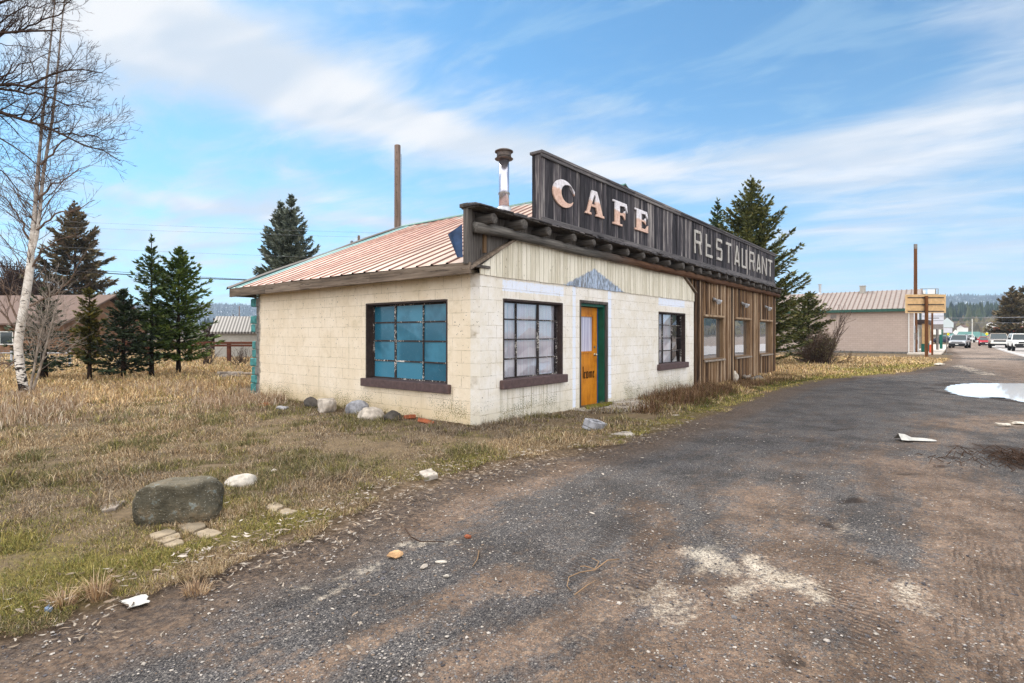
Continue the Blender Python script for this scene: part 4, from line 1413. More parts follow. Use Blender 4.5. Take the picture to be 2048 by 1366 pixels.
# ---- sign
m = MB(); a = 1.44; OS = .125
while a < 17.30:
    w = rng.choice((.10, .12, .135, .14, .15)); b = min(a + w, 17.305)
    m.cr = rng.random(); pbox(m, fF, a, b - .004, 3.34, 4.585 + rng.uniform(-.01, .0), OS - .04, OS + rng.uniform(-.008, .006)); a = b
sg = m.obj('sign_board', MATS['sign_wood'], cafe); sg['label'] = 'long weathered plank sign reading CAFE RESTAURANT'
m = MB()
for k in range(2):
    m.cr = rng.random(); pbox(m, fF, 1.435, 1.47, 3.36, 4.58, OS - .04 - .075 * (k + 1), OS - .045 - .075 * k)
m.cr = .3; pbox(m, fF, 17.27, 17.31, 3.36, 4.58, OS - .2, OS - .041)
pbox(m, fF, 1.47, 17.27, 3.36, 4.58, OS - .20, OS - .17)
m.obj('sign_end', MATS['sign_wood'], sg)
m = MB(); m.cr = .4
a = 1.40
while a < 17.33:
    b = min(a + rng.uniform(2.2, 3.6), 17.34); m.cr = rng.random()
    pbox(m, fF, a, b - .004, 4.587, 4.64 + rng.uniform(-.004, .004), OS - .22, OS + .05); pbox(m, fF, a, b - .004, 4.525, 4.586, OS + .008, OS + .036); a = b
m.obj('sign_cap', MATS['cap_wood'], sg, bevel=.006)
m = MB(); a = 1.45
while a < 17.3:
    b = min(a + rng.uniform(2.0, 3.4), 17.30); m.cr = rng.random() * .5 + .5
    pbox(m, fF, a, b - .004, 3.345, 3.49, OS + .008, OS + .034); a = b
m.obj('sign_foot_board', MATS['cap_wood'], sg, bevel=.005)

fS = lambda a, z, o: fF(a, z, OS + .006 + o)


def letter(polys, a0, a1, z0, z1, mat, label, th=.03, lvl=.55, holes=None):
    m = MB(); m.cr = z0 + (z1 - z0) * lvl
    for i, P in enumerate(polys):
        m.prism([(a0 + (a1 - a0) * x, z0 + (z1 - z0) * y) for x, y in P], 0, th + .0015 * i, fS)
    o = m.obj('letter', mat, sg, bevel=.003); o['label'] = label
    return o


def FB(u0, u1, vt, vb, uv=None):
    a0 = FP(u0, 0, .13)[0]; a1 = FP(u1, 0, .13)[0]; uc = uv if uv else (u0 + u1) / 2
    return a0, a1, FP(uc, vb, .13)[1], FP(uc, vt, .13)[1]


cr = [(.5 + .5 * math.cos(R(t)), .5 + .5 * math.sin(R(t))) for t in range(8, 322, 8)]
ci = [(.70 + .33 * math.cos(R(t)), .53 + .335 * math.sin(R(t))) for t in range(316, 20, -8)]
c = FB(1103.6, 1147, 359, 414, 1122); LC = MATS['letter_cafe']
letter([cr + ci], *c, LC, 'crescent shaped letter C, white over flesh pink', lvl=.62)
sl = lambda x, t: x
c = FB(1168.7, 1206, 382.5, 432, 1187)
letter([[(.34, 1), (.60, 1), (.70, .70), (.63, .62), (.47, .86)], [(.34, 1), (.47, .86), (.20, .08), (.08, .08)], [(.60, 1.0), (.72, .70), (.92, .08), (.64, .08), (.50, .52)],
        [(.30, .34), (.70, .34), (.66, .44), (.33, .44)], [(0, 0), (.3, 0), (.28, .09), (.02, .09)], [(.55, 0), (1, 0), (.98, .09), (.58, .09)]], *c, LC, 'serif letter A, white over flesh pink', lvl=.58)
c = FB(1224, 1252.7, 404, 452, 1238)
letter([[(.14, .06), (.46, .06), (.46, .94), (.14, .94)], [(0, .92), (.94, .92), (.94, 1), (0, 1)], [(.46, .83), (.80, .86), (1, .62), (.96, .93), (.46, .925)],
        [(.46, .44), (.66, .44), (.82, .30), (.84, .70), (.66, .54), (.46, .54)], [(0, 0), (.62, 0), (.62, .08), (0, .08)]], *c, LC, 'serif letter F, white over flesh pink', lvl=.60)
c = FB(1268, 1293.8, 420.5, 463, 1281)
letter([[(.14, .06), (.48, .06), (.48, .94), (.14, .94)], [(0, .92), (.92, .92), (.92, 1), (0, 1)], [(.48, .83), (.78, .86), (.97, .66), (.94, .93), (.48, .925)],
        [(.48, .47), (.66, .47), (.82, .36), (.82, .68), (.66, .55), (.48, .55)], [(0, 0), (1, 0), (1, .08), (0, .08)], [(.48, .075), (.98, .075), (1, .36), (.8, .15), (.48, .15)]], *c, LC, 'serif letter E, white over flesh pink', lvl=.55)

# RESTAURANT from narrow sticks
ST = {'R': [((.1, 0), (.1, 1)), ((.1, .95), (.84, .95)), ((.84, .95), (.9, .52)), ((.1, .50), (.9, .50)), ((.62, .5), (.86, 0))],
      'E': [((.1, 0), (.1, 1)), ((.1, .52), (.72, .52)), ((.1, .05), (.98, .05))],
      'S': [((.12, .52), (.12, 1)), ((.12, .95), (.9, .95)), ((.9, .84), (.9, 1)), ((.12, .53), (.9, .53)), ((.9, .05), (.9, .53)), ((.1, .06), (.9, .06))],
      'T': [((0, .93), (1, .93)), ((.52, 0), (.52, .92))],
      'A': [((.08, 0), (.46, 1)), ((.92, 0), (.5, 1)), ((.2, .22), (.8, .22))],
      'U': [((.1, .03), (.1, 1)), ((.9, .03), (.9, 1)), ((.1, .05), (.9, .05))],
      'N': [((.08, 0), (.08, 1)), ((.12, 1), (.88, 0)), ((.92, 0), (.92, 1))]}
PX = [('R', 1387.4, 1402.3), ('E', 1410.4, 1423.5), ('S', 1431, 1442.6), ('T', 1450.8, 1461), ('A', 1468.3, 1478), ('U', 1482.6, 1492.2), ('R', 1497.6, 1508), ('A', 1512.5, 1519.8), ('N', 1522.8, 1532.6), ('T', 1535, 1543.4)]
lab = {'R': 'stick letter R', 'E': 'stick letter E that has lost its top bar', 'S': 'stick letter S', 'T': 'stick letter T', 'A': 'stick letter A', 'U': 'stick letter U', 'N': 'stick letter N'}
for i, (ch, u0, u1) in enumerate(PX):
    a0 = FP(u0, 0, .13)[0]; a1 = FP(u1, 0, .13)[0]; z0, z1 = 3.69, 4.33
    dz = rng.uniform(-.015, .015)
    m = MB()
    for k, (p, q) in enumerate(ST[ch]):
        P = Vector((a0 + (a1 - a0) * p[0], z0 + dz + (z1 - z0) * p[1])); Q = Vector((a0 + (a1 - a0) * q[0], z0 + dz + (z1 - z0) * q[1]))
        d = (Q - P).normalized(); n = Vector((-d.y, d.x)) * .040
        m.prism([tuple(P - n), tuple(Q - n), tuple(Q + n), tuple(P + n)], 0, .022 + .0035 * k, fS)
    o = m.obj('letter', MATS['letter_stick'], sg, bevel=.003); o['label'] = lab[ch]

# ---- metal roof: ribs run from the eave up to the ridge
XE, ZE, XR, ZR = -.34, 2.535, 4.95, 4.80
sl = (ZR - ZE) / (XR - XE)
m = MB()
prof = []; y = .06
while y < 7.62:
    prof += [(y, 0, 0), (y + .285, 0, 1), (y + .30, .022, 0), (y + .33, .022, 1)]; y += .345
ns = 24
for i in range(len(prof) - 1):
    (ya, ha, k), (yb, hb, _) = prof[i], prof[i + 1]
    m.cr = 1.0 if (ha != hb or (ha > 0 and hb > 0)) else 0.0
    for s in range(ns):
        x0 = XE + (XR - XE) * s / ns; x1 = XE + (XR - XE) * (s + 1) / ns
        w = lambda x, yy: ZE + (x - XE) * sl + .006 * math.sin(yy * 3 + x) + .01 * math.sin(x * 1.3 + yy * .7)
        m.add([(x0, ya, w(x0, ya) + ha), (x1, ya, w(x1, ya) + ha), (x1, yb, w(x1, yb) + hb), (x0, yb, w(x0, yb) + hb)], [(0, 1, 2, 3)])
roof = m.obj('roof', MATS['roof_metal'], cafe, fix=False)
m = MB(); m.add([(XR, .06, ZR), (10.2, .06, 2.55), (10.2, 7.62, 2.55), (XR, 7.62, ZR)], [(0, 1, 2, 3)]); m.obj('roof', MATS['roof_metal'], cafe)
m = MB(); m.add([(XE + .1, .10, ZE - .02), (XR, .10, ZR - .03), (10.1, .10, 2.5)], [(0, 1, 2)]); m.add([(XE + .1, 7.5, ZE - .02), (XR, 7.5, ZR - .03), (10.1, 7.5, 2.5)], [(2, 1, 0)]); m.obj('gable_infill', MATS['grey_wood'], cafe)
m = MB(); m.prism([(XR - .16, ZR - .055), (XR, ZR + .02), (XR + .16, ZR - .055), (XR + .15, ZR - .03), (XR, ZR + .045), (XR - .15, ZR - .03)], .06, 7.66, lambda a, b, d: Vector((a, d, b))); m.obj('ridge_cap', MATS['teal_roof'], roof)
m = MB(); vs = []; n = 30        # lifted, curling rake edge
for i in range(n + 1):
    x = XE - .03 + (XR - XE + .03) * i / n; z = ZE + (x - XE) * sl + .02 + .012 * math.sin(x * 2.1)
    vs += [Vector((x, 7.56, z)), Vector((x, 7.66, z + .035)), Vector((x, 7.70, z - .03))]
fs = []
for i in range(n):
    for k in range(2): fs.append((3 * i + k, 3 * i + 3 + k, 3 * i + 4 + k, 3 * i + 1 + k))
m.add(vs, fs); m.obj('rake_trim', MATS['frame_brown'], roof, smooth=True)
m = MB(); cuts = [-.09, 2.3, 4.55, 5.95, 7.62]
for a, b in zip(cuts[:-1], cuts[1:]):
    m.cr = rng.random(); m.prism([(a, ZE - .175 - .004 * a), (b - .006, ZE - .175 - .004 * b), (b - .006, ZE - .004), (a, ZE - .004)], .29, .335, fL)
m.cr = .2; m.prism([(7.58, ZE - .19), (7.625, ZE - .19), (7.625, ZE), (7.58, ZE)], -.3, .286, fL)
m.obj('fascia', MATS['fascia_wood'], cafe, bevel=.005)
m = MB(); m.box(-.285, .18, -.06, 7.57, ZE - .06, ZE - .02); m.obj('soffit', MATS['grey_wood'], cafe)

# ---- flue
best = None
for i in range(400):
    Y = 8 + i * .02; p = apt(1008, 424, Y); lx, ly = w2loc(p); zr = ZE + (lx - XE) * sl
    if best is None or abs(zr - p.z) < best[0]: best = (abs(zr - p.z), lx, ly, zr, Y)
_, fx, fy, fz, fY = best
r0 = 10.3 / F * fY; zt = CAMZ + (HV - 312) / F * fY; pz = lambda v: CAMZ + (HV - v) / F * fY
m = MB(); m.lathe([(r0, fz - .1), (r0, pz(318))], 24, (fx, fy, 0)); fl = m.obj('flue_pipe', MATS['steel_chrome'], cafe, smooth=True)
m = MB(); m.lathe([(r0 * 1.9, fz - .25), (r0 * 1.5, fz + .06), (r0 * 1.12, fz + .12)], 24, (fx, fy, 0)); m.obj('flue_cone', MATS['galvanised'], fl, smooth=True)
m = MB(); m.lathe([(r0 * 1.12, pz(389)), (r0 * 1.12, pz(386))], 24, (fx, fy, 0)); m.obj('flue_band', MATS['steel_dull'], fl)
m = MB(); zc = pz(320); h = 18 / F * fY
m.lathe([(r0 * 1.05, zc), (r0 * 1.75, zc + h * .06), (r0 * 1.8, zc + h * .12), (r0 * 1.3, zc + h * .22), (r0 * 1.25, zc + h * .34), (r0 * 1.4, zc + h * .36), (r0 * 1.42, zc + h * .8), (r0 * 1.78, zc + h * .86), (r0 * 1.8, zc + h * .95), (r0 * 1.3, zc + h * 1.1)], 24, (fx, fy, 0))
m.obj('flue_cap', MATS['flue_cap'], fl)

# foundation lip under the blocks by the door and under the boards
m = MB(); pbox(m, fF, 4.05, 8.9, -.36, -.03, .003, .03); m.obj('plinth', MATS['concrete_dark'], cafe, bevel=.006)
m = MB(); pbox(m, fF, 11.2, 17.8, -.36, -.13, .05, .09); m.obj('plinth', MATS['concrete_dark'], cafe, bevel=.006)
# ------------------------------------------------------------------ stones, pavers, litter
def rock(name, loc, size, mat, label, cat='rock', group=None, seed=0, rz=0.0, sub=4, rough=.22, flat=1.0, cut=6, sink=.15, box=1.0, planes=()):
    bm = bmesh.new(); bmesh.ops.create_icosphere(bm, subdivisions=sub, radius=1.0)
    rg = random.Random(seed); pl = []
    for i in range(cut):
        n = Vector((rg.uniform(-1, 1), rg.uniform(-1, 1), rg.uniform(-.7, 1))).normalized(); pl.append((n, rg.uniform(.62, .9)))
    pl += [(Vector(n).normalized(), d) for n, d in planes]
    off = Vector((seed * 3.7, seed * 1.3, seed * .7))
    for v in bm.verts:
        p = v.co.copy()
        if box != 1: p = Vector([math.copysign(abs(c) ** box, c) for c in p]); p *= .88
        for n, d in pl:
            t = p.dot(n)
            if t > d: p -= n * (t - d) * .82
        k = 1 + rough * (mnoise.noise(p * 1.3 + off)) + rough * .4 * mnoise.noise(p * 3.5 + off) + rough * .16 * mnoise.noise(p * 9 + off)
        p = p * k; v.co = Vector((p.x * size[0] * .5, p.y * size[1] * .5, p.z * size[2] * .5 * flat))
    zmin = min(v.co.z for v in bm.verts); zmax = max(v.co.z for v in bm.verts)
    for v in bm.verts: v.co.z -= zmin + (zmax - zmin) * sink
    me = bpy.data.meshes.new(name); bm.to_mesh(me); bm.free(); me.materials.append(mat)
    me.polygons.foreach_set('use_smooth', [True] * len(me.polygons))
    o = bpy.data.objects.new(name, me); link(o); o.location = loc; o.rotation_euler = (0, 0, rz)
    tag(o, label, cat, group); return o


M_ = MATS
p = gpt(362, 1042); p.z = -.03
bo = rock('boulder', p, (.63, .43, .46), M_['boulder'], 'large dark rounded boulder in the grass near the drive', 'boulder', seed=5, rz=.16, sub=5, rough=.17, cut=0, sink=.14, box=.66, planes=[((.06, -.12, 1), .72), ((-.05, -1, .30), .74), ((.85, -.4, .5), .80)])
p = gpt(482, 975); rock('pale_rock', p, (.30, .22, .17), M_['rock_white'], 'pale flat topped rock right behind the dark boulder', seed=8, rz=.4, rough=.12, sink=.25)
p = gpt(546, 948); rock('pale_rock', p, (.11, .09, .07), M_['rock_pale'], 'small pale stone in the grass beyond the dark boulder', seed=9, sink=.3)
p = gpt(790, 1114); rock('tan_rock', p, (.10, .07, .055), M_['rock_tan'], 'broken tan stone lying alone on the drive', seed=11, rz=.3, rough=.15, cut=9, sink=.12)
for i, (u, v, s, mt, lb) in enumerate(((882, 1126, (.085, .035, .02), 'rock_white', 'flat whitish stone chip on the drive right of the tan stone'), (848, 1136, (.06, .035, .025), 'rock_pale', 'dull stone chip on the drive just below the flat whitish chip'),
                                       (936, 1076, (.06, .05, .03), 'brick_red', 'small reddish stone at the edge of the pale silt patch'), (893, 1154, (.04, .025, .018), 'rock_white', 'tiny pale pebble lowest of the loose stones on the drive'))):
    rock('stone_chip', gpt(u, v), s, M_[mt], lb, 'stone', 'loose stones on the drive', seed=20 + i, rz=i, sub=3, cut=6, sink=.12)

# stones along the foot of the side wall
WS = [(622, 818, (.36, .26, .26), 'rock_dark', 'dark stone leftmost of the big stones along the side wall'), (652, 828, (.44, .34, .36), 'rock_pale', 'pale rounded stone beside the dark one at the side wall'),
      (716, 832, (.44, .30, .34), 'rock_grey', 'grey stone touching the side wall below the left jamb of the blue window'), (741, 843, (.46, .32, .27), 'rock_pale', 'broad pale stone in front of the grey one at the side wall'),
      (783, 844, (.34, .26, .22), 'rock_dark', 'low dark stone right of the broad pale stone'), (565, 822, (.24, .2, .12), 'rock_grey', 'half buried grey stone left of the dark stone at the side wall'),
      (528, 814, (.42, .22, .10), 'brick_red', 'flat reddish slab near the torn wall end'), (500, 800, (.3, .2, .12), 'rock_pale', 'flat pale stone at the torn wall end')]
for i, (u, v, s, mt, lb) in enumerate(WS):
    p = gpt(u, v); lx, ly = w2loc(p)
    if lx > -.16: p = loc2w(-.20, ly)
    p.z = 0
    s = tuple(k * .98 for k in s)
    rock('wall_stone', p, s, M_[mt], lb, 'stone', 'stones along the side wall', seed=40 + i * 3, rz=R(140 + 17 * i), rough=.16, sink=.12)
for i, (u, v, lb) in enumerate(((818, 842, 'broken orange brick lying flat, farther of the two by the corner'), (851, 852, 'broken orange brick tipped up, nearer the building corner'))):
    p = gpt(u, v); p.z = .03
    m = MB(); P = [(-.13, -.06), (.1, -.07), (.14, .02), (.05, .07), (-.12, .06)]
    m.prism(P, 0, .07, lambda a, b, d: Vector((a, b, d)))
    o = m.obj('broken_brick', M_['brick_red'], bevel=.012, seg=2, loc=p, rz=.5 + i); o.rotation_euler = (.25 * i + .1, .2 - .5 * i, 2.3 + i)
    tag(o, lb, 'brick', 'broken bricks by the side wall')


def slab(name, pts_px, th, mat, label, cat, group=None, tilt=(0, 0), z=0.02, seed=1, amp=.006):
    P = [gpt(u, v) for u, v in pts_px]; c = sum(P, Vector()) / len(P)
    rg = random.Random(seed); loop = []
    for i, p in enumerate(P):
        q = P[(i + 1) % len(P)]
        for k in range(5):
            t = k / 5; r = p.lerp(q, t) - c
            loop.append((r.x + rg.uniform(-amp, amp), r.y + rg.uniform(-amp, amp)))
    m = MB(); m.prism(loop, -th, 0, lambda a, b, d: Vector((a, b, d + tilt[0] * a + tilt[1] * b)))
    o = m.obj(name, mat, bevel=.005, loc=(c.x, c.y, c.z + z)); tag(o, label, cat, group); return o


PV = [([(297, 1079), (340, 1066), (352, 1074), (306, 1090)], 'long pale paving slab left in the group below the boulder'), ([(308, 1092), (357, 1075), (363, 1085), (330, 1096)], 'narrow paving slab second in the group below the boulder'),
      ([(324, 1101), (358, 1088), (371, 1096), (343, 1104)], 'mossy paving slab lowest in the group below the boulder'), ([(358, 1061), (398, 1048), (412, 1061), (376, 1076)], 'square pale paving slab nearest the boulder'),
      ([(384, 1078), (416, 1066), (446, 1075), (412, 1089)], 'paving slab speckled with dark grit right in the group')]
for i, (P, lb) in enumerate(PV): slab('paving_slab', P, .05, M_['paver_stone'], lb, 'paving slab', 'paving slabs below the boulder', z=.04, seed=i)
for i, (P, lb) in enumerate((([(531, 1022), (550, 1013), (568, 1020), (546, 1036)], 'larger flat stone of the pair right of the boulder'), ([(556, 1036), (570, 1026), (594, 1032), (566, 1044)], 'smaller flat stone of the pair right of the boulder'))):
    slab('flat_stone', P, .05, M_['paver_stone'], lb, 'flat stone', 'flat stones in the grass', z=.045, seed=12 + i, amp=.012)
slab('concrete_tile', [(838, 953), (862, 948), (876, 959), (850, 964)], .05, M_['concrete'], 'small square concrete tile in the grass at the edge of the drive', 'tile', z=.055, seed=30, tilt=(.05, .05))
slab('paper_scrap', [(240, 1209), (293, 1197), (300, 1213), (256, 1222), (250, 1213)], .004, M_['pale_paper'], 'crumpled white scrap at the edge of the drive lower left', 'litter', z=.022, tilt=(.03, .08), seed=31, amp=.008)
slab('wood_chip', [(198, 1026), (222, 1017), (250, 1018), (232, 1033), (205, 1036)], .06, M_['driftwood'], 'split block of pale wood left of the boulder', 'wood', z=.065, tilt=(.1, .05), seed=32)
slab('blue_scrap', [(90, 1234), (98, 1226), (104, 1233), (96, 1239)], .02, M_['blue_plastic'], 'small blue scrap among dead leaves in the lower left', 'litter', z=.05, seed=33)
p = gpt(1832, 881)
m = MB(); vs = []
prof_ = [(-.30, .10, .11), (-.20, .12, .10), (-.08, .06, .05), (.10, .07, .045), (.24, .06, .03), (.33, .015, .005)]
for x, w, h in prof_: vs += [(x, -w, .0 + h * .2), (x, -w * .2, h), (x, w, .01)]
fs = []
for i in range(len(prof_) - 1):
    for k in range(2): fs.append((3 * i + k, 3 * i + 3 + k, 3 * i + 4 + k, 3 * i + 1 + k))
m.add(vs, fs); o = m.obj('plastic_scrap', M_['pale_paper'], loc=p, rz=-.12); o.scale = (.8, 1, .9); tag(o, 'torn folded whitish sheet lying on the gravel in front of the puddle', 'litter')
for i, (u, v, lb) in enumerate(((2006, 852, 'ragged white scrap on the gravel below the puddle, left of two'), (2036, 848, 'ragged white scrap on the gravel below the puddle, right of two'), (1350, 835, 'white scrap in the grass edge before the brown weeds'), (1877, 731, 'white rag in dry grass below the wooden billboard'))):
    p = gpt(u, v); s = .16 if i != 3 else .4
    rock('white_scrap', p, (s * 1.3, s, s * .35), M_['rock_white'], lb, 'litter', 'white scraps on the ground', seed=60 + i, sub=3, rough=.4, sink=.1)

# step, fallen block
m = MB(); P = [(2.55, -.03), (3.1, -.02), (4.3, -.025), (4.9, -.12), (4.75, -.55), (4.1, -1.02), (3.3, -.98), (2.75, -.7)]
lp = smooth_loop([(a, b) for a, b in P], 4, .012, 4)
m.prism([(q.x, q.y) for q in lp], -.14, 0, lambda a, b, d: Vector((a, b, d)))
o = m.obj('door_step', M_['concrete'], bevel=.015, loc=(CX, CY, .02), rz=A1); tag(o, 'worn concrete slab on the ground before the orange door', 'step')
pm = loc2w(3.35, -.16, .0)
m = MB(); lp = smooth_loop([(-.55, -.12), (-.3, .12), (.35, .12), (.6, .02), (.2, -.14), (-.2, -.16)], 5, .02, 8)
m.prism([(q.x, q.y) for q in lp], 0, .03, lambda a, b, d: Vector((a, b, d)))
o = m.obj('moss_patch', M_['moss'], bevel=.015, seg=2, loc=(pm.x, pm.y, .022), rz=A1); tag(o, 'cushion of moss on the concrete before the orange door', 'moss')
p = gpt(1186, 862)
m = MB(); m.box(-.19, .19, -.1, .1, 0, .045); m.box(-.19, -.14, -.1, .1, .047, .16); m.box(.14, .19, -.1, .1, .047, .16); m.box(-.138, .138, .055, .1, .047, .16); m.box(-.138, .138, -.1, -.06, .047, .16)
o = m.obj('fallen_block', M_['rock_grey'], bevel=.012, loc=(p.x, p.y, .0)); o.rotation_euler = (.28, .18, .9); tag(o, 'hollow grey concrete block tipped over in the grass by the door slab', 'concrete block')
p = gpt(1243, 872); rock('slab_fragment', p, (.46, .26, .08), M_['concrete'], 'broken piece of concrete beside the tipped block', 'rubble', seed=71, rz=.5, sink=.35)

# driftwood and rubble heaped under the brown boards
for i, (u, v, ln, r, az, lb) in enumerate(((1448, 762, 1.15, .085, .1, 'grey weathered log lying against the brown boards'), (1432, 767, .8, .06, -.25, 'shorter weathered log in front of the long one at the boards'), (1492, 762, 1.0, .07, .15, 'weathered log lying right of the white stump'))):
    p = gpt(u, v); rg = random.Random(i)
    m = MB(); pts = []; rr = []
    for k in range(9):
        t = k / 8 - .5; pts.append(Vector((t * ln, .05 * math.sin(t * 5 + i), r + .10 * (i == 0) + .05 * math.sin(t * 4 + 2 * i)))); rr.append(r * (1 - .5 * abs(t)) * rg.uniform(.85, 1.15))
    m.tube(pts, rr, 9, jit=.08, rng=rg); o = m.obj('driftwood_log', M_['driftwood'], smooth=True, loc=(p.x, p.y, p.z + .08), rz=A1 + az); tag(o, lb, 'log', 'driftwood by the brown boards')
p = gpt(1471, 768); rock('pale_stump', p, (.17, .15, .42), M_['rock_white'], 'upright whitish stump between the logs at the brown boards', 'stump', seed=77, rough=.3, sink=.1)
p = gpt(1515, 763); rock('rubble_heap', p, (.9, .3, .22), M_['concrete_dark'], 'low heap of grey rubble at the foot of the last brown boards', 'rubble', seed=78, rz=A1, rough=.4)
p = gpt(470, 757)
m = MB(); rg = random.Random(3)
for k in range(6):
    x = rg.uniform(-.3, .3); m.tube([(x - .4, rg.uniform(-.2, .2), .06 + .04 * k * .6), (x + .4, rg.uniform(-.2, .2), .06 + .05 * k * .5)], [.05, .045], 7)
o = m.obj('plank_pile', M_['driftwood'], loc=p); tag(o, 'low pile of old grey timber behind the torn wall end', 'timber')

# twigs on the drive
def twig_obj(name, px, r, label, mat, group=None, branch=()):
    P = [gpt(u, v) + Vector((0, 0, .012 + .006 * math.sin(i * 2))) for i, (u, v) in enumerate(px)]
    m = MB(); m.tube(P, [r * (1 - .5 * i / len(P)) for i in range(len(P))], 6)
    for b in branch:
        B = [gpt(u, v) + Vector((0, 0, .012)) for u, v in b]; m.tube(B, [r * .7] * len(B), 5)
    o = m.obj(name, M_[mat], smooth=True); tag(o, label, 'twig', group)


twig_obj('dry_twig', [(1238, 1122), (1215, 1126), (1190, 1142), (1160, 1148), (1138, 1160), (1134, 1175), (1142, 1184)], .0042, 'long bent tan twig lying on the drive', 'twig', 'twigs on the drive', [[(1190, 1142), (1170, 1136), (1160, 1137)], [(1190, 1142), (1198, 1127), (1184, 1120)]])
twig_obj('dry_twig', [(810, 1060), (823, 1079), (840, 1085), (868, 1086), (890, 1089)], .005, 'thin dark twig lying on the pale silt patch', 'twig_dark', 'twigs on the drive')
twig_obj('dry_twig', [(1149, 1194), (1175, 1176), (1192, 1163)], .004, 'short orange twig beside the long bent twig', 'twig', 'twigs on the drive')
twig_obj('dry_twig', [(958, 1105), (955, 1124), (945, 1135)], .004, 'short pale twig left of the long bent twig', 'twig', 'twigs on the drive')


# heap of dead brush at the right margin
def brush():
    m = MB(); rg = random.Random(9); c = gpt(2040, 925)
    for k in range(230):
        a = rg.uniform(0, 6.28); rr = abs(rg.gauss(0, .5)); x, y = rr * math.cos(a), rr * .8 * math.sin(a); d = rg.uniform(0, 6.28); l = rg.uniform(.08, .28); z = rg.uniform(.0, .12) * math.exp(-rr)
        p0 = Vector((x, y, z)); p1 = p0 + Vector((math.cos(d) * l * .5, math.sin(d) * l * .5, rg.uniform(-.02, .07))); p2 = p0 + Vector((math.cos(d + .4) * l, math.sin(d + .4) * l, rg.uniform(-.04, .05)))
        m.tube([p0, p1, p2], [.005, .004, .002], 4)
    o = m.obj('brush_heap', M_['twig_dark'], loc=c); tag(o, 'flat heap of dark dead brush on the gravel below the puddle', 'brush', kind='stuff')


brush()


# grass tufts standing out on the lower left verge
def tuft(u, v, label, r=.09, h=.17, n=160, seed=1):
    c = gpt(u, v); rg = np.random.default_rng(seed)
    a = rg.uniform(0, 6.28, n); rr = r * .5 * np.sqrt(rg.random(n)); P = np.stack([c.x + rr * np.cos(a), c.y + rr * np.sin(a), np.full(n, c.z)], -1)
    L = lincol([(186, 156, 120), (160, 130, 100), (206, 180, 146), (132, 106, 84)])
    o = blades('grass_tuft', P, h * (.5 + .7 * rg.random(n)), np.full(n, .004), np.clip(np.abs(rg.normal(.8, .35, n)), .1, 1.5), a + rg.normal(0, .5, n), L[rg.integers(0, 4, n)] * (.7 + .5 * rg.random(n))[:, None], seed=seed)
    o.location = c; me = o.data
    co = np.empty(len(me.vertices) * 3, np.float32); me.vertices.foreach_get('co', co); co = co.reshape(-1, 3) - np.array(c); me.vertices.foreach_set('co', co.ravel().astype(np.float32)); me.update()
    tag(o, label, 'grass tuft', 'dry tufts on the verge')


tuft(196, 1200, 'dry grass tuft left of the white scrap', seed=1); tuft(126, 1222, 'dry grass tuft further left by the blue scrap', .08, .15, seed=2); tuft(330, 1024, 'pale tuft of long grass at the front foot of the boulder', .22, .2, 150, 3)
tuft(395, 1190, 'flattened dry tuft among the dead leaves right of the white scrap', .12, .10, 140, 4)

# ------------------------------------------------------------------ utility poles and wires
def pole(name, u, vt, Y, wpx, mat, label, cat='pole', parts=None, vb=None, group=None):
    b = onfloor(u, Y); b.z -= .1; r = wpx / F * Y / 2; h = apt(u, vt, Y).z - b.z
    e = empty(name, b); tag(e, label, cat, group)
    m = MB(); m.tube([(0, 0, 0), (0, 0, h * .5), (0, 0, h)], [r * 1.12, r * 1.05, r * .96], 12); s = m.obj('shaft', mat, e, smooth=False)
    return e, h, r


pe, h, r = pole('utility_pole', 795, 291, 25, 12.5, M_['pole_wood'], 'tall bare wooden pole standing behind the ribbed roof')
m = MB()
for k in range(9): m.tube([(-.0, -r * .9, h - .35 - k * .36), (0, -r * 1.15, h - .35 - k * .36)], [.018, .018], 6)
m.obj('bolts', M_['sign_bar'], pe); m = MB(); m.tube([(0, 0, h - .005), (0, 0, h + .02)], [r * 1.0, r * .8], 12); m.obj('pole_cap', M_['pole_wood'], pe)
m = MB(); m.tube([(r * 1.2, -.03, h * .3), (r * 1.25, -.03, h - .4)], [.012, .012], 5); m.obj('ground_wire', M_['wire_grey'], pe)
pe, h, r = pole('utility_pole', 717.6, 471, 36, 5, M_['pole_wood'], 'distant wooden pole with a crossarm just showing above the ribbed roof')
m = MB(); m.box(-.75, .75, -.06, .06, h - .75, h - .62, Matrix.Rotation(-.25, 4, 'Y') if False else None); m.obj('crossarm', M_['pole_wood'], pe)
for x in (-.45, .62):
    m = MB(); m.lathe([(.03, h - .62), (.03, h - .5), (.10, h - .47), (.11, h - .40), (.05, h - .33)], 10, (x, 0, 0)); m.obj('insulator', M_['wire_grey'], pe)
pe, h, r = pole('utility_pole', 1831, 489, 52, 6, M_['rust_wood'], 'tall brown wooden pole rising behind the beige building')
m = MB(); m.tube([(0, 0, h - .4), (0, 0, h + .03)], [r * 1.05, r * 1.05], 10); m.obj('pole_cap', M_['steel_dull'], pe)
pe, h, r = pole('utility_pole', 478.5, 612, 55, 1.7, M_['pole_wood'], 'thin far pole against the snowy hill above the outbuilding')
for i, (u, vt, Y, w, lb) in enumerate(((1944.5, 638, 120, 1.3, 'pale far pole standing before the teal roof'), (1978, 648, 130, 1.0, 'thin far pole left of two over the pickup'), (1983.5, 646, 125, 1.0, 'thin far pole with a lamp head over the pickup'), (1962, 655, 110, .9, 'thin far pole left of the yellow crossing sign'))):
    pole('street_pole', u, vt, Y, w, M_['pole_wood'] if i else M_['board_light'], lb, 'pole', group='far poles down the street')


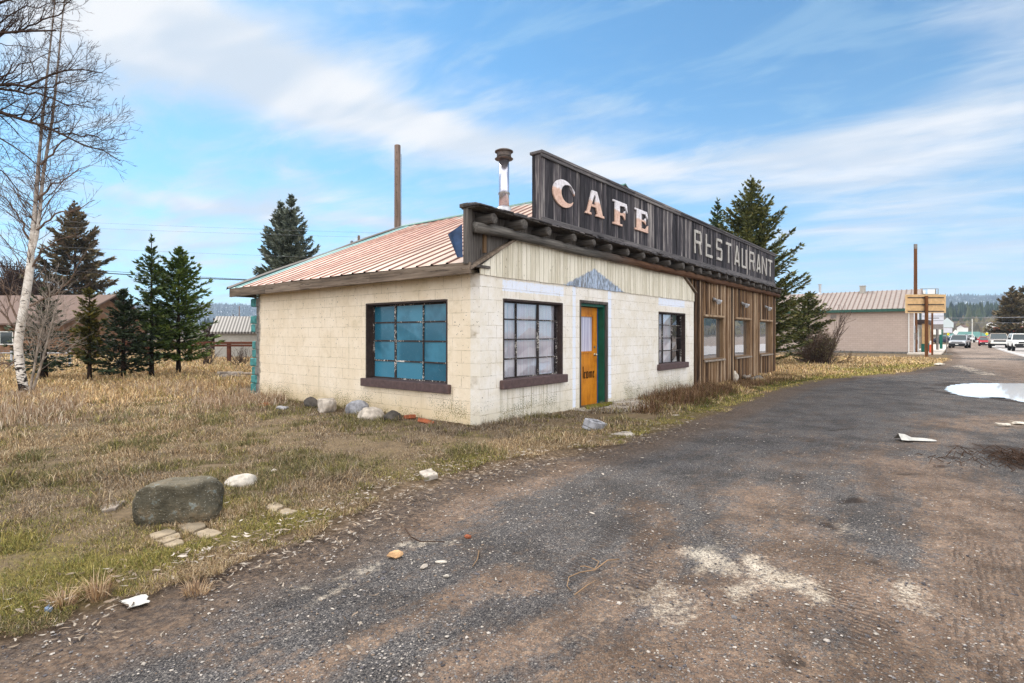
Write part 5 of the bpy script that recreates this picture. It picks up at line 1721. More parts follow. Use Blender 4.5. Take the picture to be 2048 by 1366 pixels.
def wire(pts, label, r=.014, sag=.2, mat='wire_black', name='overhead_wire'):
    m = MB()
    for a, b in zip(pts[:-1], pts[1:]):
        P = []
        for k in range(17):
            t = k / 16; q = a.lerp(b, t); q.z -= sag * 4 * t * (1 - t); P.append(q)
        m.tube(P, r, 5)
    o = m.obj(name, M_[mat], smooth=True); tag(o, label, 'wire', 'overhead wires'); return o


wire([apt(-120, 520, 26), apt(520, 561, 26)], 'black overhead wire crossing behind the conifers on the left', .022, .12)
wire([apt(-120, 514, 27), apt(520, 560, 27)], 'thinner overhead wire just above the black one on the left', .010, .10)
for i, (v0, v1) in enumerate(((452, 459), (464, 468), (502, 513))):
    wire([apt(-150, v0 - 22, 33), apt(880, v1 + 10, 36)], ('upper', 'middle', 'lower')[i] + ' grey wire crossing in front of the blue spruce', .006, .1, 'wire_grey')
wire([apt(1860, 636, 85), apt(2250, 627, 85)], 'pale wire spanning the street before the wooded hill, higher of two', .05, .2, 'wire_grey')
wire([apt(1900, 645, 95), apt(2250, 641, 95)], 'pale wire spanning the street before the wooded hill, lower of two', .03, .2, 'wire_grey')

# ------------------------------------------------------------------ fences on the left
b = gpt(458, 725); Yf = b.y
fe = empty('rail_fence', (0, 0, 0)); fe.location = b; tag(fe, 'reddish brown rail fence before the small outbuilding', 'fence')
fz = lambda v: (CAMZ + (HV - v) / F * Yf) - b.z
fx_ = lambda u: (u - CU) / F * Yf - b.x
for u in (300, 380, 458, 530):
    m = MB(); m.box(fx_(u) - .09, fx_(u) + .09, -.09, .09, -.1, fz(684)); m.obj('post', M_['fence_wood'], fe, bevel=.01)
for v0, v1 in ((693, 688.5), (688, 683)):
    m = MB(); m.box(fx_(250), fx_(560), -.14 if v0 == 693 else -.16, -.092, fz(v0), fz(v1) - .01); m.obj('rail', M_['fence_wood'], fe, bevel=.008)
b2 = gpt(30, 735); wf = empty('wire_fence', b2); tag(wf, 'sagging wire fence with a grey top rail at the far left', 'fence'); Yw = b2.y
gx_ = lambda u: (u - CU) / F * Yw - b2.x; gz_ = lambda v: CAMZ + (HV - v) / F * Yw - b2.z
for u in (-120, 23, 140):
    m = MB(); m.tube([(gx_(u), 0, -.1), (gx_(u), 0, gz_(702))], [.05, .05], 8); m.obj('post', M_['galvanised'], wf)
m = MB(); m.tube([(gx_(-160), 0, gz_(706)), (gx_(140), 0, gz_(706))], [.025, .025], 6); m.obj('rail', M_['galvanised'], wf)
m = MB()
for k in range(6): m.tube([(gx_(-160), 0, .06 + k * .14), (gx_(140), 0, .06 + k * .14)], [.006, .006], 4)
for k in range(44): m.tube([(gx_(-160) + k * (gx_(140) - gx_(-160)) / 43, 0, .06), (gx_(-160) + k * (gx_(140) - gx_(-160)) / 43, 0, .76)], [.005, .005], 4)
m.obj('mesh', M_['wire_grey'], wf)

# ------------------------------------------------------------------ houses on the left
def gable_house(name, loc, rz, L, W, H, rise, over, wall, roof, label, cat='house', wins=(), doors=(), winmat=None):
    """ridge along local x"""
    e = empty(name, loc, rz); tag(e, label, cat)
    m = MB(); m.prism([(-W / 2, -.4), (W / 2, -.4), (W / 2, H), (0, H + rise * (W / 2) / (W / 2 + over)), (-W / 2, H)], -L / 2, L / 2, lambda a, b, d: Vector((d, a, b))); m.obj('wall', wall, e)
    zo = H - rise * over / (W / 2 + over) * 0
    for s in (-1, 1):
        m = MB(); m.add([(-L / 2 - over, s * (W / 2 + over), zo - .02), (L / 2 + over, s * (W / 2 + over), zo - .02), (L / 2 + over, 0, H + rise), (-L / 2 - over, 0, H + rise),
                         (-L / 2 - over, s * (W / 2 + over), zo + .12), (L / 2 + over, s * (W / 2 + over), zo + .12), (L / 2 + over, 0, H + rise + .14), (-L / 2 - over, 0, H + rise + .14)],
                        [(0, 1, 2, 3), (4, 5, 6, 7), (0, 1, 5, 4), (1, 2, 6, 5), (0, 3, 7, 4), (3, 2, 6, 7)]); m.obj('roof', roof, e)
    for (x, z0, w, hh) in wins:
        m = MB(); m.box(x - w / 2, x + w / 2, -W / 2 - .04, -W / 2 - .005, z0, z0 + hh); f = m.obj('window', MATS['board_light'], e)
        m = MB(); m.box(x - w / 2 + .08, x + w / 2 - .08, -W / 2 - .055, -W / 2 - .041, z0 + .08, z0 + hh - .08); m.obj('pane', MATS['car_glass'], f)
    for (x, w, hh) in doors:
        m = MB(); m.box(x - w / 2, x + w / 2, -W / 2 - .05, -W / 2 - .005, 0, hh); m.obj('door', MATS['jamb_wood'], e)
    return e


c = onfloor(60, 50)
gable_house('brown_house', (c.x - 3, c.y, c.z), -.10, 22, 9, 2.5, 2.6, .7, M_['house_wall'], M_['house_roof'], 'low house with a wide pinkish brown roof behind the conifers on the left', 'house', [(-4, .9, 1.4, 1.1), (1.5, .9, 1.4, 1.1), (6, .9, 1.2, 1.1)], [(3.6, .95, 2.0)])
c = onfloor(470, 40)
gable_house('outbuilding', (c.x + 1.2, c.y + 2.2, c.z), .30, 6.2, 3.6, 1.75, 1.15, .25, M_['grey_siding'], M_['ribbed_roof'], 'small grey outbuilding with a ribbed pale metal roof behind the rail fence', 'shed', [(.3, .75, .8, .6)], [(1.6, .8, 1.6)])

# ------------------------------------------------------------------ beige building on the right
c = gpt(1827, 707.5); bb = empty('beige_building', (c.x, c.y, c.z), A1); tag(bb, 'plain beige block building with a ribbed tan roof and dark green eave', 'building')
# local: x along the street, y away to the left
Yc = c.y; eh = CAMZ + (HV - 622) / F * Yc - c.z
m = MB(); m.box(0, 9, 0, 15, -.3, eh + .12); m.obj('wall', M_['beige_block'], bb)
m = MB(); m.box(-.45, -.36, -.5, 15.4, eh - .02, eh + .24); m.obj('fascia', M_['green_trim'], bb)
rise = 2.05
m = MB(); m.add([(-.42, -.5, eh + .25), (4.8, -.5, eh + .25 + rise), (4.8, 15.4, eh + .25 + rise), (-.42, 15.4, eh + .25)], [(0, 1, 2, 3)])
rf = m.obj('roof', M_['tan_roof'], bb)
m = MB(); m.add([(9.6, -.5, eh + .25), (4.8, -.5, eh + .25 + rise), (4.8, 15.4, eh + .25 + rise), (9.6, 15.4, eh + .25)], [(0, 1, 2, 3)]); m.obj('roof', M_['tan_roof'], bb)
m = MB()
for k in range(40):
    y = -.45 + k * .405; m.prism([(-.43, eh + .255), (4.8, eh + .255 + rise), (4.8, eh + .31 + rise), (-.43, eh + .31)], y, y + .045, lambda a, b, d: Vector((a, d, b)))
m.obj('standing_seams', M_['seam_brown'], rf)
m = MB(); m.add([(0, .01, eh), (4.8, .01, eh + rise + .2), (9, .01, eh)], [(0, 1, 2)]); m.obj('gable', M_['white_wall'], bb)
m = MB(); m.box(.02, 8.9, -.05, -.005, -.2, eh); m.obj('street_wall', M_['white_wall'], bb)
m = MB(); m.box(1.2, 2.1, -.1, -.052, 0, 2.1); m.obj('door', M_['steel_dull'], bb); m = MB(); m.box(-.06, -.005, 0.02, 14.9, -.2, .16); m.obj('plinth', M_['concrete_dark'], bb); m = MB(); m.tube([(-.09, .35, -.1), (-.09, .35, eh - .05)], [.045, .045], 8); m.obj('downpipe', M_['board_light'], bb); m = MB(); m.box(-.05, -.004, 6.2, 6.7, eh - .55, eh - .2); m.obj('vent', M_['steel_dull'], bb); m = MB(); m.box(3.0, 5.2, -.1, -.052, .8, 2.2); m.obj('window', M_['car_glass'], bb)
m = MB(); m.tube([(.25, -.12, -.1), (.25, -.12, 2.6)], [.05, .05], 8); m.box(.1, .4, -.2, -.055, 1.3, 1.9); m.obj('conduit', M_['steel_dull'], bb)
def roofspot(u, v):
    best = None
    for i in range(600):
        Y = 40 + i * .05; q = apt(u, v, Y); dx, dy = q.x - c.x, q.y - c.y; lx = dx * D1[0] + dy * D1[1]; ly = dx * D2[0] + dy * D2[1]
        z = eh + .25 + (lx + .42) * rise / 5.22 + c.z
        if best is None or abs(z - q.z) < best[0]: best = (abs(z - q.z), lx, ly, z - c.z)
    return best[1:]
x, y, z = roofspot(1640, 589); m = MB(); m.lathe([(.3, -.3), (.22, .1), (.13, .2), (.13, 1.0), (.2, 1.02), (.2, 1.1)], 12, (x, y, z)); m.obj('flue', M_['galvanised'], rf)
x, y, z = roofspot(1725.5, 585); m = MB(); m.box(x - .35, x + .35, y - .23, y + .23, z - .3, z + .62); m.box(x - .4, x + .4, y - .28, y + .28, z + .622, z + .68); m.obj('chimney', M_['grey_siding'], rf)

# shop front pillars beyond it
pz = empty('shop_porch', onfloor(1849, 53), A1); tag(pz, 'orange and teal shop porch pillars beyond the beige building', 'porch')
for k in range(4):
    m = MB(); m.box(k * 2.6 - .2, k * 2.6 + .2, -.2, .2, .9, 2.8); m.obj('pillar', M_['sign_ply'], pz); m = MB(); m.box(k * 2.6 - .24, k * 2.6 + .24, -.24, .24, -.2, .9); m.obj('pillar_base', M_['green_post'], pz)
m = MB(); m.box(-.4, 9, -.3, 4, 2.8, 3.2); m.obj('porch_roof', M_['frame_brown'], pz); m = MB(); m.box(.4, 9, 1.6, 4, -.2, 2.8); m.obj('wall', M_['fence_wood'], pz)

# ------------------------------------------------------------------ signs on the right
g = gpt(1852.5, 715); g.z -= .1
sb = empty('billboard', g, 0); tag(sb, 'wooden billboard seen from behind, tan boards with three dark rails on one rusty post', 'billboard'); Ys = g.y
sx = lambda u: (u - 1852.5) / F * Ys; sz = lambda v: CAMZ + (HV - v) / F * Ys - g.z
m = MB(); m.tube([(sx(1853), 0, 0), (sx(1853), 0, sz(592))], [.115, .11], 10); m.obj('post', M_['rust_wood'], sb)
m = MB()
for k in range(3):
    m.cr = k / 3; z1 = 590 + k * 11.5; m.box(sx(1815), sx(1893), .125, .16, sz(z1 + 11.3), sz(z1))
m.obj('panel', M_['sign_ply'], sb)
m = MB(); w = .05
m.box(sx(1815) - w, sx(1893) + w, .12, .18, sz(590), sz(590) + w); m.box(sx(1815) - w, sx(1893) + w, .12, .18, sz(624.6) - w, sz(624.6)); m.box(sx(1815) - w, sx(1815), .12, .18, sz(624.6), sz(590)); m.box(sx(1893), sx(1893) + w, .12, .18, sz(624.6), sz(590))
m.obj('panel_edge', M_['ply_edge'], sb)
for v in (595, 609, 622.5):
    m = MB(); m.box(sx(1818), sx(1890), .09, .122, sz(v) - .035, sz(v) + .035); m.box(sx(1846), sx(1860), .05, .09, sz(v) - .05, sz(v) + .05); m.obj('rail', M_['sign_bar'], sb)


def board(name, u0, u1, v0, v1, Y, mat, label, cat='sign', posts=(), postmat=None, postw=.12, ground=True, group=None, extra=None):
    uc = (u0 + u1) / 2; b = onfloor(uc, Y); e = empty(name, b, 0); tag(e, label, cat, group)
    X = lambda u: (u - uc) / F * Y; Z = lambda v: CAMZ + (HV - v) / F * Y - b.z
    m = MB(); m.box(X(u0), X(u1), -.06, .06, Z(v1), Z(v0)); m.obj('panel', mat, e, bevel=.01)
    for u in posts:
        m = MB(); m.tube([(X(u), .1, -.1), (X(u), .1, Z(v0) - .02)], [postw / 2, postw / 2], 8); m.obj('post', postmat or M_['steel_dull'], e)
    if extra: extra(e, X, Z)
    return e


def ex1(e, X, Z):
    for k in range(3):
        m = MB(); m.box(X(1844.5), X(1886.5), -.085, -.061, Z(632 + 9 * k) - .02, Z(632 + 9 * k) + .02); m.obj('seam', M_['wire_grey'], e)
    m = MB(); m.box(X(1845), X(1886), -.09, -.062, Z(657.5), Z(648.5)); m.obj('lower_panel', M_['steel_dull'], e)
    m = MB(); m.box(X(1841), X(1877), .0, .05, Z(589), Z(587.8)); m.box(X(1841), X(1877), 0, .05, Z(578), Z(577)); m.box(X(1841), X(1842), 0, .05, Z(587.8), Z(578)); m.box(X(1870.5), X(1872.5), 0, .05, Z(587.8), Z(578)); m.box(X(1876), X(1877), 0, .05, Z(587.8), Z(578)); m.obj('upper_frame', M_['steel_dull'], e)
    m = MB(); m.box(X(1856), X(1870), .0, .06, Z(588), Z(579)); m.obj('upper_panel', M_['board_light'], e); m = MB(); m.box(X(1844), X(1851), .0, .06, Z(589), Z(581)); m.obj('upper_panel', M_['board_light'], e)
board('tall_sign', 1844, 1887, 623, 658, 62, M_['board_grey'], 'tall pale grey roadside sign standing behind the wooden billboard', 'sign', (1846, 1876), M_['steel_dull'], .25, extra=ex1)
board('shop_sign', 1866, 1882, 659, 669, 66, M_['board_light'], 'small cream shop sign on a thick green post', 'sign', (1883.5,), M_['green_post'], .30)
e = empty('brown_post', onfloor(1864.5, 47)); tag(e, 'thin rusty post behind the wooden billboard post', 'post')
m = MB(); m.tube([(0, 0, -.1), (0, 0, apt(0, 600, 47).z - e.location.z)], [.075, .07], 8); m.obj('shaft', M_['rust_wood'], e)
m = MB(); m.box(-.5, .5, -.1, -.08, apt(0, 637, 47).z - e.location.z, apt(0, 636, 47).z - e.location.z + .02); m.obj('cross_rail', M_['sign_bar'], e)
# metal sign seen from behind
b = onfloor(1893, 48); e = empty('metal_signpost', b); tag(e, 'thin metal signpost with a pentagon sign seen from behind at the footway', 'sign')
m = MB(); m.tube([(0, 0, -.1), (0, 0, apt(0, 637, 48).z - b.z)], [.035, .035], 8); m.obj('post', M_['steel_dull'], e)
X = lambda u: (u - 1893) / F * 48; Z = lambda v: CAMZ + (HV - v) / F * 48 - b.z
m = MB(); m.prism([(X(1886), Z(655)), (X(1906), Z(655)), (X(1906), Z(645.5)), (X(1893.5), Z(635.5)), (X(1886), Z(641))], -.062, -.045, lambda a, b_, d: Vector((a, d, b_))); m.obj('panel', M_['gable_grey'], e)
m = MB(); m.box(X(1886), X(1903.5), -.06, -.045, Z(665.5), Z(656)); m.obj('lower_panel', M_['board_grey'], e)
m = MB(); m.box(-.35, .35, -.3, .3, -.1, .08); m.obj('base', M_['concrete_dark'], e)
# diamonds
def diamond(name, u, v, s, Y, mat, label, mark=True, group=None, up=1.0):
    b = onfloor(u, Y); e = empty(name, b); tag(e, label, 'road sign', group); zc = CAMZ + (HV - v) / F * Y - b.z; k = s / F * Y
    m = MB(); m.tube([(0, .05, -.1), (0, .05, zc + k * .6)], [.04, .04], 6); m.obj('post', M_['steel_dull'], e)
    m = MB(); m.prism([(0, zc - k), (k, zc), (0, zc + k), (-k, zc)], -.02, .0, lambda a, b_, d: Vector((a, d, b_))); m.obj('panel', mat, e)
    if mark:
        m = MB(); m.tube([(0, -.024, zc - k * .45), (0, -.024, zc + k * .12)], [k * .11, k * .13], 6); m.lathe([(k * .02, k * .2), (k * .12, k * .3), (k * .02, k * .42)], 8, (0, -.024, zc)); m.obj('walker_mark', M_['black_mark'], e)
diamond('crossing_sign', 1896.3, 668.6, 3.2, 80, M_['yellow_sign'], 'bright yellow crossing sign left of the silver car', True, 'crossing signs')
diamond('crossing_sign', 1973.5, 668, 3.4, 96, M_['yellow_sign'], 'bright yellow crossing sign over the red car', True, 'crossing signs')
diamond('crossing_sign', 2008.5, 670, 3.4, 90, M_['orange_sign'], 'orange crossing sign right of the pickup', True, 'crossing signs')
diamond('white_sign', 1911, 665, 5.8, 86, M_['board_light'], 'whitish diamond sign seen from behind beside the silver car', False)
b = onfloor(1861, 50); e = empty('red_barrel', b); tag(e, 'orange red pedestrian marker behind the wooden billboard post', 'marker')
m = MB(); m.lathe([(.11, 0), (.10, .3), (.09, .8), (.07, .86)], 12); m.obj('body', M_['orange_red'], e); m = MB(); m.lathe([(.08, .861), (.08, 1.1), (.04, 1.2)], 12); m.obj('cap', M_['board_light'], e)

# far buildings
c = onfloor(1946, 150); e = empty('teal_roof_building', c, -.2); tag(e, 'wide low building with a teal metal roof down the street', 'building')
m = MB(); m.box(-3.6, 3.8, 0, 8, -.3, 1.2); m.obj('wall', M_['board_light'], e)
m = MB(); m.add([(-4.2, -.6, 1.2), (4.6, -.6, 1.2), (3.0, 3, 2.6), (-1.8, 3, 2.6), (-4.2, 8, 1.2), (4.6, 8, 1.2)], [(0, 1, 2, 3), (0, 3, 4), (1, 5, 2), (3, 2, 5, 4)]); m.obj('roof', M_['teal_roof'], e)
m = MB(); m.add([(-4.3, -2.0, .9), (-2.6, -2.0, 1.9), (-1.2, -2.0, 1.0), (-4.3, 2, .9), (-2.6, 2, 1.9), (-1.2, 2, 1.0)], [(0, 1, 4, 3), (1, 2, 5, 4)]); m.obj('porch_roof', M_['teal_roof'], e)
m = MB(); m.box(-1, 1, -.04, -.005, .2, 1.0); m.obj('window', M_['car_glass'], e)
c = onfloor(2046, 100); e = empty('red_building', c, -.3); tag(e, 'red brown building with rooftop vents at the right edge', 'building')
m = MB(); m.box(-1.75, 6, 0, 6, 1.5, 3.25); m.obj('wall', M_['red_brick'], e); m = MB(); m.box(-1.5, 6, .3, 6, -.3, 1.5); m.obj('ground_floor', M_['house_wall'], e)
for k in range(3): m = MB(); m.box(-.6 + k * .7, -.2 + k * .7, 1, 1.5, 3.25, 4.1 + .15 * k); m.obj('roof_vent', M_['board_light'], e)
FBD = [(2000, 664, 170, 5, 2.2, 'board_light', 'white far house right of the teal roof'), (1990, 659, 210, 5, 3.4, 'gable_grey', 'pale green far house above the pickup'), (2012, 661, 190, 6, 3.0, 'board_light', 'cream far house between the pickup and the dark conifers'), (1925, 652, 260, 4, 5.0, 'board_light', 'white far house on the slope above the silver car'), (1985, 645, 300, 5, 6.5, 'board_light', 'white far house high on the slope over the pickup')]
for u, v, Y, w, zz, mt, lb in FBD:
    b = onfloor(u, Y); gable_house('far_house', (b.x, b.y, CAMZ + (HV - v - 4) / F * Y - 1.6 if zz > 3.2 else b.z), .5, w, w * .7, 1.8, 1.2, .2, M_[mt], M_['house_roof'], lb)

# ------------------------------------------------------------------ vehicles
def loft(m, secs, fn=None):
    """secs: list of (x, [(y,z)...]) closed loops of equal count"""
    n = len(secs[0][1]); vs = []
    for x, L in secs: vs += [(x, y, z) for y, z in L]
    fs = []
    for i in range(len(secs) - 1):
        for k in range(n): fs.append((i * n + k, i * n + (k + 1) % n, (i + 1) * n + (k + 1) % n, (i + 1) * n + k))
    fs += [tuple(range(n)), tuple((len(secs) - 1) * n + k for k in range(n))]
    m.add(vs, fs)


def sect(w, z0, z1, r=.10, tuck=.06):
    """rounded body section, half width w"""
    return [(-w + tuck, z0), (w - tuck, z0), (w, z0 + r), (w, z1 - r), (w - r * .8, z1), (-w + r * .8, z1), (-w, z1 - r), (-w, z0 + r)]


def car(kind, loc, rz, paint, label, cat):
    e = empty({'pickup': 'pickup_truck', 'suv': 'sport_utility_car', 'jeep': 'boxy_offroader', 'sedan': 'sedan_car'}[kind], loc, rz); tag(e, label, cat)
    # +x is forward
    S = {'pickup': (5.7, .98, .52, 1.22, 1.92, (.85, -.05, -1.35, -1.55)), 'suv': (4.7, .92, .34, 1.08, 1.72, (.95, .30, -1.75, -2.15)), 'jeep': (4.4, .95, .50, 1.22, 1.86, (.72, .38, -1.95, -2.10)), 'sedan': (4.6, .90, .26, .92, 1.42, (.95, .20, -1.15, -1.85))}[kind]
    L, w, z0, zb, zr, (wx, rx0, rx1, bx) = S; f = L / 2; b = -L / 2
    m = MB(); hood = zb + (.0 if kind != 'sedan' else -.08)
    secs = [(b, sect(w * .93, z0 + .12, zb - .1)), (b + .12, sect(w, z0, zb)), (bx, sect(w, z0, zb)), (wx, sect(w, z0, zb)), (f - .5, sect(w * .98, z0, hood - .06)), (f - .12, sect(w * .94, z0 + .02, hood - .14)), (f, sect(w * .86, z0 + .12, hood - .26))]
    loft(m, secs); m.obj('body', paint, e, smooth=False, bevel=.03, seg=2)
    m = MB(); t = w * .80
    loft(m, [(bx, [(-w * .95, zb - .01), (w * .95, zb - .01), (w * .94, zb + .02), (-w * .94, zb + .02)]), (rx1, [(-w * .94, zb - .01), (w * .94, zb - .01), (t, zr), (-t, zr)]), (rx0, [(-w * .94, zb - .01), (w * .94, zb - .01), (t, zr), (-t, zr)]), (wx, [(-w * .95, zb - .01), (w * .95, zb - .01), (w * .94, zb + .02), (-w * .94, zb + .02)])])
    m.obj('cabin_glass', MATS['car_glass'], e, bevel=.02)
    m = MB(); loft(m, [(rx1 - .05, [(-t - .02, zr - .05), (t + .02, zr - .05), (t - .04, zr + .05), (-t + .04, zr + .05)]), (rx0 + .05, [(-t - .02, zr - .05), (t + .02, zr - .05), (t - .04, zr + .05), (-t + .04, zr + .05)])])
    m.obj('roof', paint, e, bevel=.03)
    for s in (-1, 1):
        m = MB()
        for (xa, za, xb, zc) in ((wx, zb, rx0 + .02, zr - .03), ((rx0 + rx1) / 2, zb, (rx0 + rx1) / 2, zr - .03), (bx, zb, rx1 - .02, zr - .03)):
            m.tube([(xa, s * w * .955, za), (xb, s * (t + .012), zc)], [.045, .04], 6)
        m.obj('pillar', paint, e)
    wr = {'pickup': .40, 'suv': .36, 'jeep': .40, 'sedan': .33}[kind]
    for x in (f - .95, b + 1.0):
        for s in (-1, 1):
            m = MB(); M = Matrix.Translation((x, s * (w - .10), wr)) @ Matrix.Rotation(R(90), 4, 'X')
            vs = MB(); vs.lathe([(wr * .62, -.12), (wr * .96, -.12), (wr, -.08), (wr, .08), (wr * .96, .12), (wr * .62, .12)], 20); m.add([M @ Vector(v) for v in vs.v], vs.f)
            wh = m.obj('wheel', MATS['tyre'], e)
            m = MB(); vs = MB(); vs.lathe([(wr * .1, -.10), (wr * .61, -.11), (wr * .61, .11), (wr * .1, .10)], 14); m.add([M @ Vector(v) for v in vs.v], vs.f); m.obj('rim', MATS['rim'], wh)
            m = MB(); vs = MB(); vs.lathe([(wr * 1.13, -.015 - .1), (wr * 1.13, .015)], 20); m.add([Matrix.Translation((0, s * .085, 0)) @ M @ Vector(v) for v in vs.v], vs.f); m.obj('wheel_arch', MATS['tyre'], e)
    zl = hood - .34
    m = MB(); g0, g1 = (zl - .22, zl + .16) if kind in ('pickup', 'jeep') else (zl - .02, zl + .12)
    m.box(f - .10, f + .012, -w * .62, w * .62, g0, g1); gr = m.obj('grille', MATS['grille'], e, bevel=.02)
    m = MB(); m.box(f + .013, f + .03, -w * .60, w * .60, (g0 + g1) / 2 - .02, (g0 + g1) / 2 + .02); m.obj('grille_bar', MATS['rim'] if kind != 'jeep' else MATS['board_light'], gr)
    for s in (-1, 1):
        if kind == 'jeep':
            m = MB(); vs = MB(); vs.lathe([(.13, -.02), (.13, .03), (.10, .05)], 14); M = Matrix.Translation((f - .01, s * w * .70, zl + .0)) @ Matrix.Rotation(R(90), 4, 'Y'); m.add([M @ Vector(v) for v in vs.v], vs.f)
        else:
            m = MB(); m.box(f - .18, f - .005 if kind != 'pickup' else f + .005, s * w * .64 if s > 0 else -w * .86, w * .86 if s > 0 else -w * .64, zl - .08, zl + .12)
        m.obj('headlight', MATS['headlight'], e, bevel=.015)
        m = MB(); m.box(wx - .25, wx - .08, s * (w + .02) if s > 0 else -w - .24, w + .24 if s > 0 else -w - .02, zb + .02, zb + .22); m.obj('mirror', MATS['grille'] if kind in ('suv', 'jeep') else paint, e, bevel=.03)
    m = MB(); m.box(f - .15, f + .06, -w * .92, w * .92, z0 + .06, z0 + .30); m.obj('bumper', MATS['board_light'] if kind == 'pickup' else MATS['grille'], e, bevel=.03)
    m = MB(); m.box(f - .3, f + .02, -w * .8, w * .8, z0 - .12, z0 + .06); m.obj('skid_plate', MATS['grille'], e)
    m = MB(); m.box(f + .061, f + .075, -.16, .16, z0 + .1, z0 + .22); m.obj('number_plate', MATS['paint_white'], e)
    if kind == 'pickup':
        m = MB(); m.box(b + .15, bx - .1, -w * .82, w * .82, zb - .02, zb + .01); m.obj('bed', MATS['grille'], e)
    if kind in ('suv', 'jeep'):
        for s in (-1, 1):
            m = MB(); m.tube([(rx0 - .1, s * t * .86, zr + .05), (rx0 - .2, s * t * .86, zr + .11), (rx1 + .2, s * t * .86, zr + .11), (rx1 + .1, s * t * .86, zr + .05)], .02, 6); m.obj('roof_rail', MATS['grille'], e)
    return e


FWD = math.atan2(-D1[1], -D1[0])       # towards the camera down the street
def place(kind, u, Y, paint, label, cat, rz=FWD, dz=.02):
    b = onfloor(u, Y); b.z += dz; return car(kind, b, rz, MATS[paint], label, cat)


place('jeep', 2043, 61, 'car_white', 'white boxy off-roader with a black grille coming up the street at the right edge', 'off-roader', FWD + .08)
place('pickup', 1997, 75, 'car_bronze', 'silver pickup truck coming up the street beside the white off-roader', 'pickup')
place('sedan', 1972, 88, 'car_red', 'red car half hidden behind the silver pickup', 'car')
place('suv', 1919, 75, 'car_silver', 'silver estate car coming along the near side of the street', 'car', FWD - .12)
place('suv', 1938.5, 128, 'car_white', 'white car far down the street behind the silver estate car', 'car')
place('sedan', 1892, 112, 'car_dark', 'dark purple car parked by the green post', 'car', FWD + 1.3)
place('sedan', 1906, 122, 'car_white', 'white car parked far behind the whitish diamond sign', 'car', FWD + 1.4)
# ------------------------------------------------------------------ conifers
def needles(name, Pts, Dirs, Ln, Wd, mat, parent, rnd, seed=0):
    """many small pointed sprays: feet Pts, unit Dirs, length, width; a folded kite each"""
    n = len(Pts); rg = np.random.default_rng(seed)
    up = rg.normal(0, .55, (n, 3)); up[:, 2] += .9
    s = np.cross(Dirs, up); s /= np.linalg.norm(s, axis=1)[:, None] + 1e-9
    nrm = np.cross(s, Dirs)
    V = np.zeros((n, 4, 3), np.float32)
    V[:, 0] = Pts; V[:, 1] = Pts + Dirs * (Ln * .45)[:, None] + s * (Wd * .5)[:, None] - nrm * (Wd * .12)[:, None]
    V[:, 2] = Pts + Dirs * Ln[:, None]; V[:, 3] = Pts + Dirs * (Ln * .45)[:, None] - s * (Wd * .5)[:, None] - nrm * (Wd * .12)[:, None]
    b = (np.arange(n) * 4)[:, None]
    loops = (b + np.array([0, 1, 2, 0, 2, 3])[None]).ravel()
    return np_mesh(name, V.reshape(-1, 3), loops, np.arange(0, 6 * n, 3), mat, [('rnd', 'FACE', np.repeat(rnd, 2))], parent)


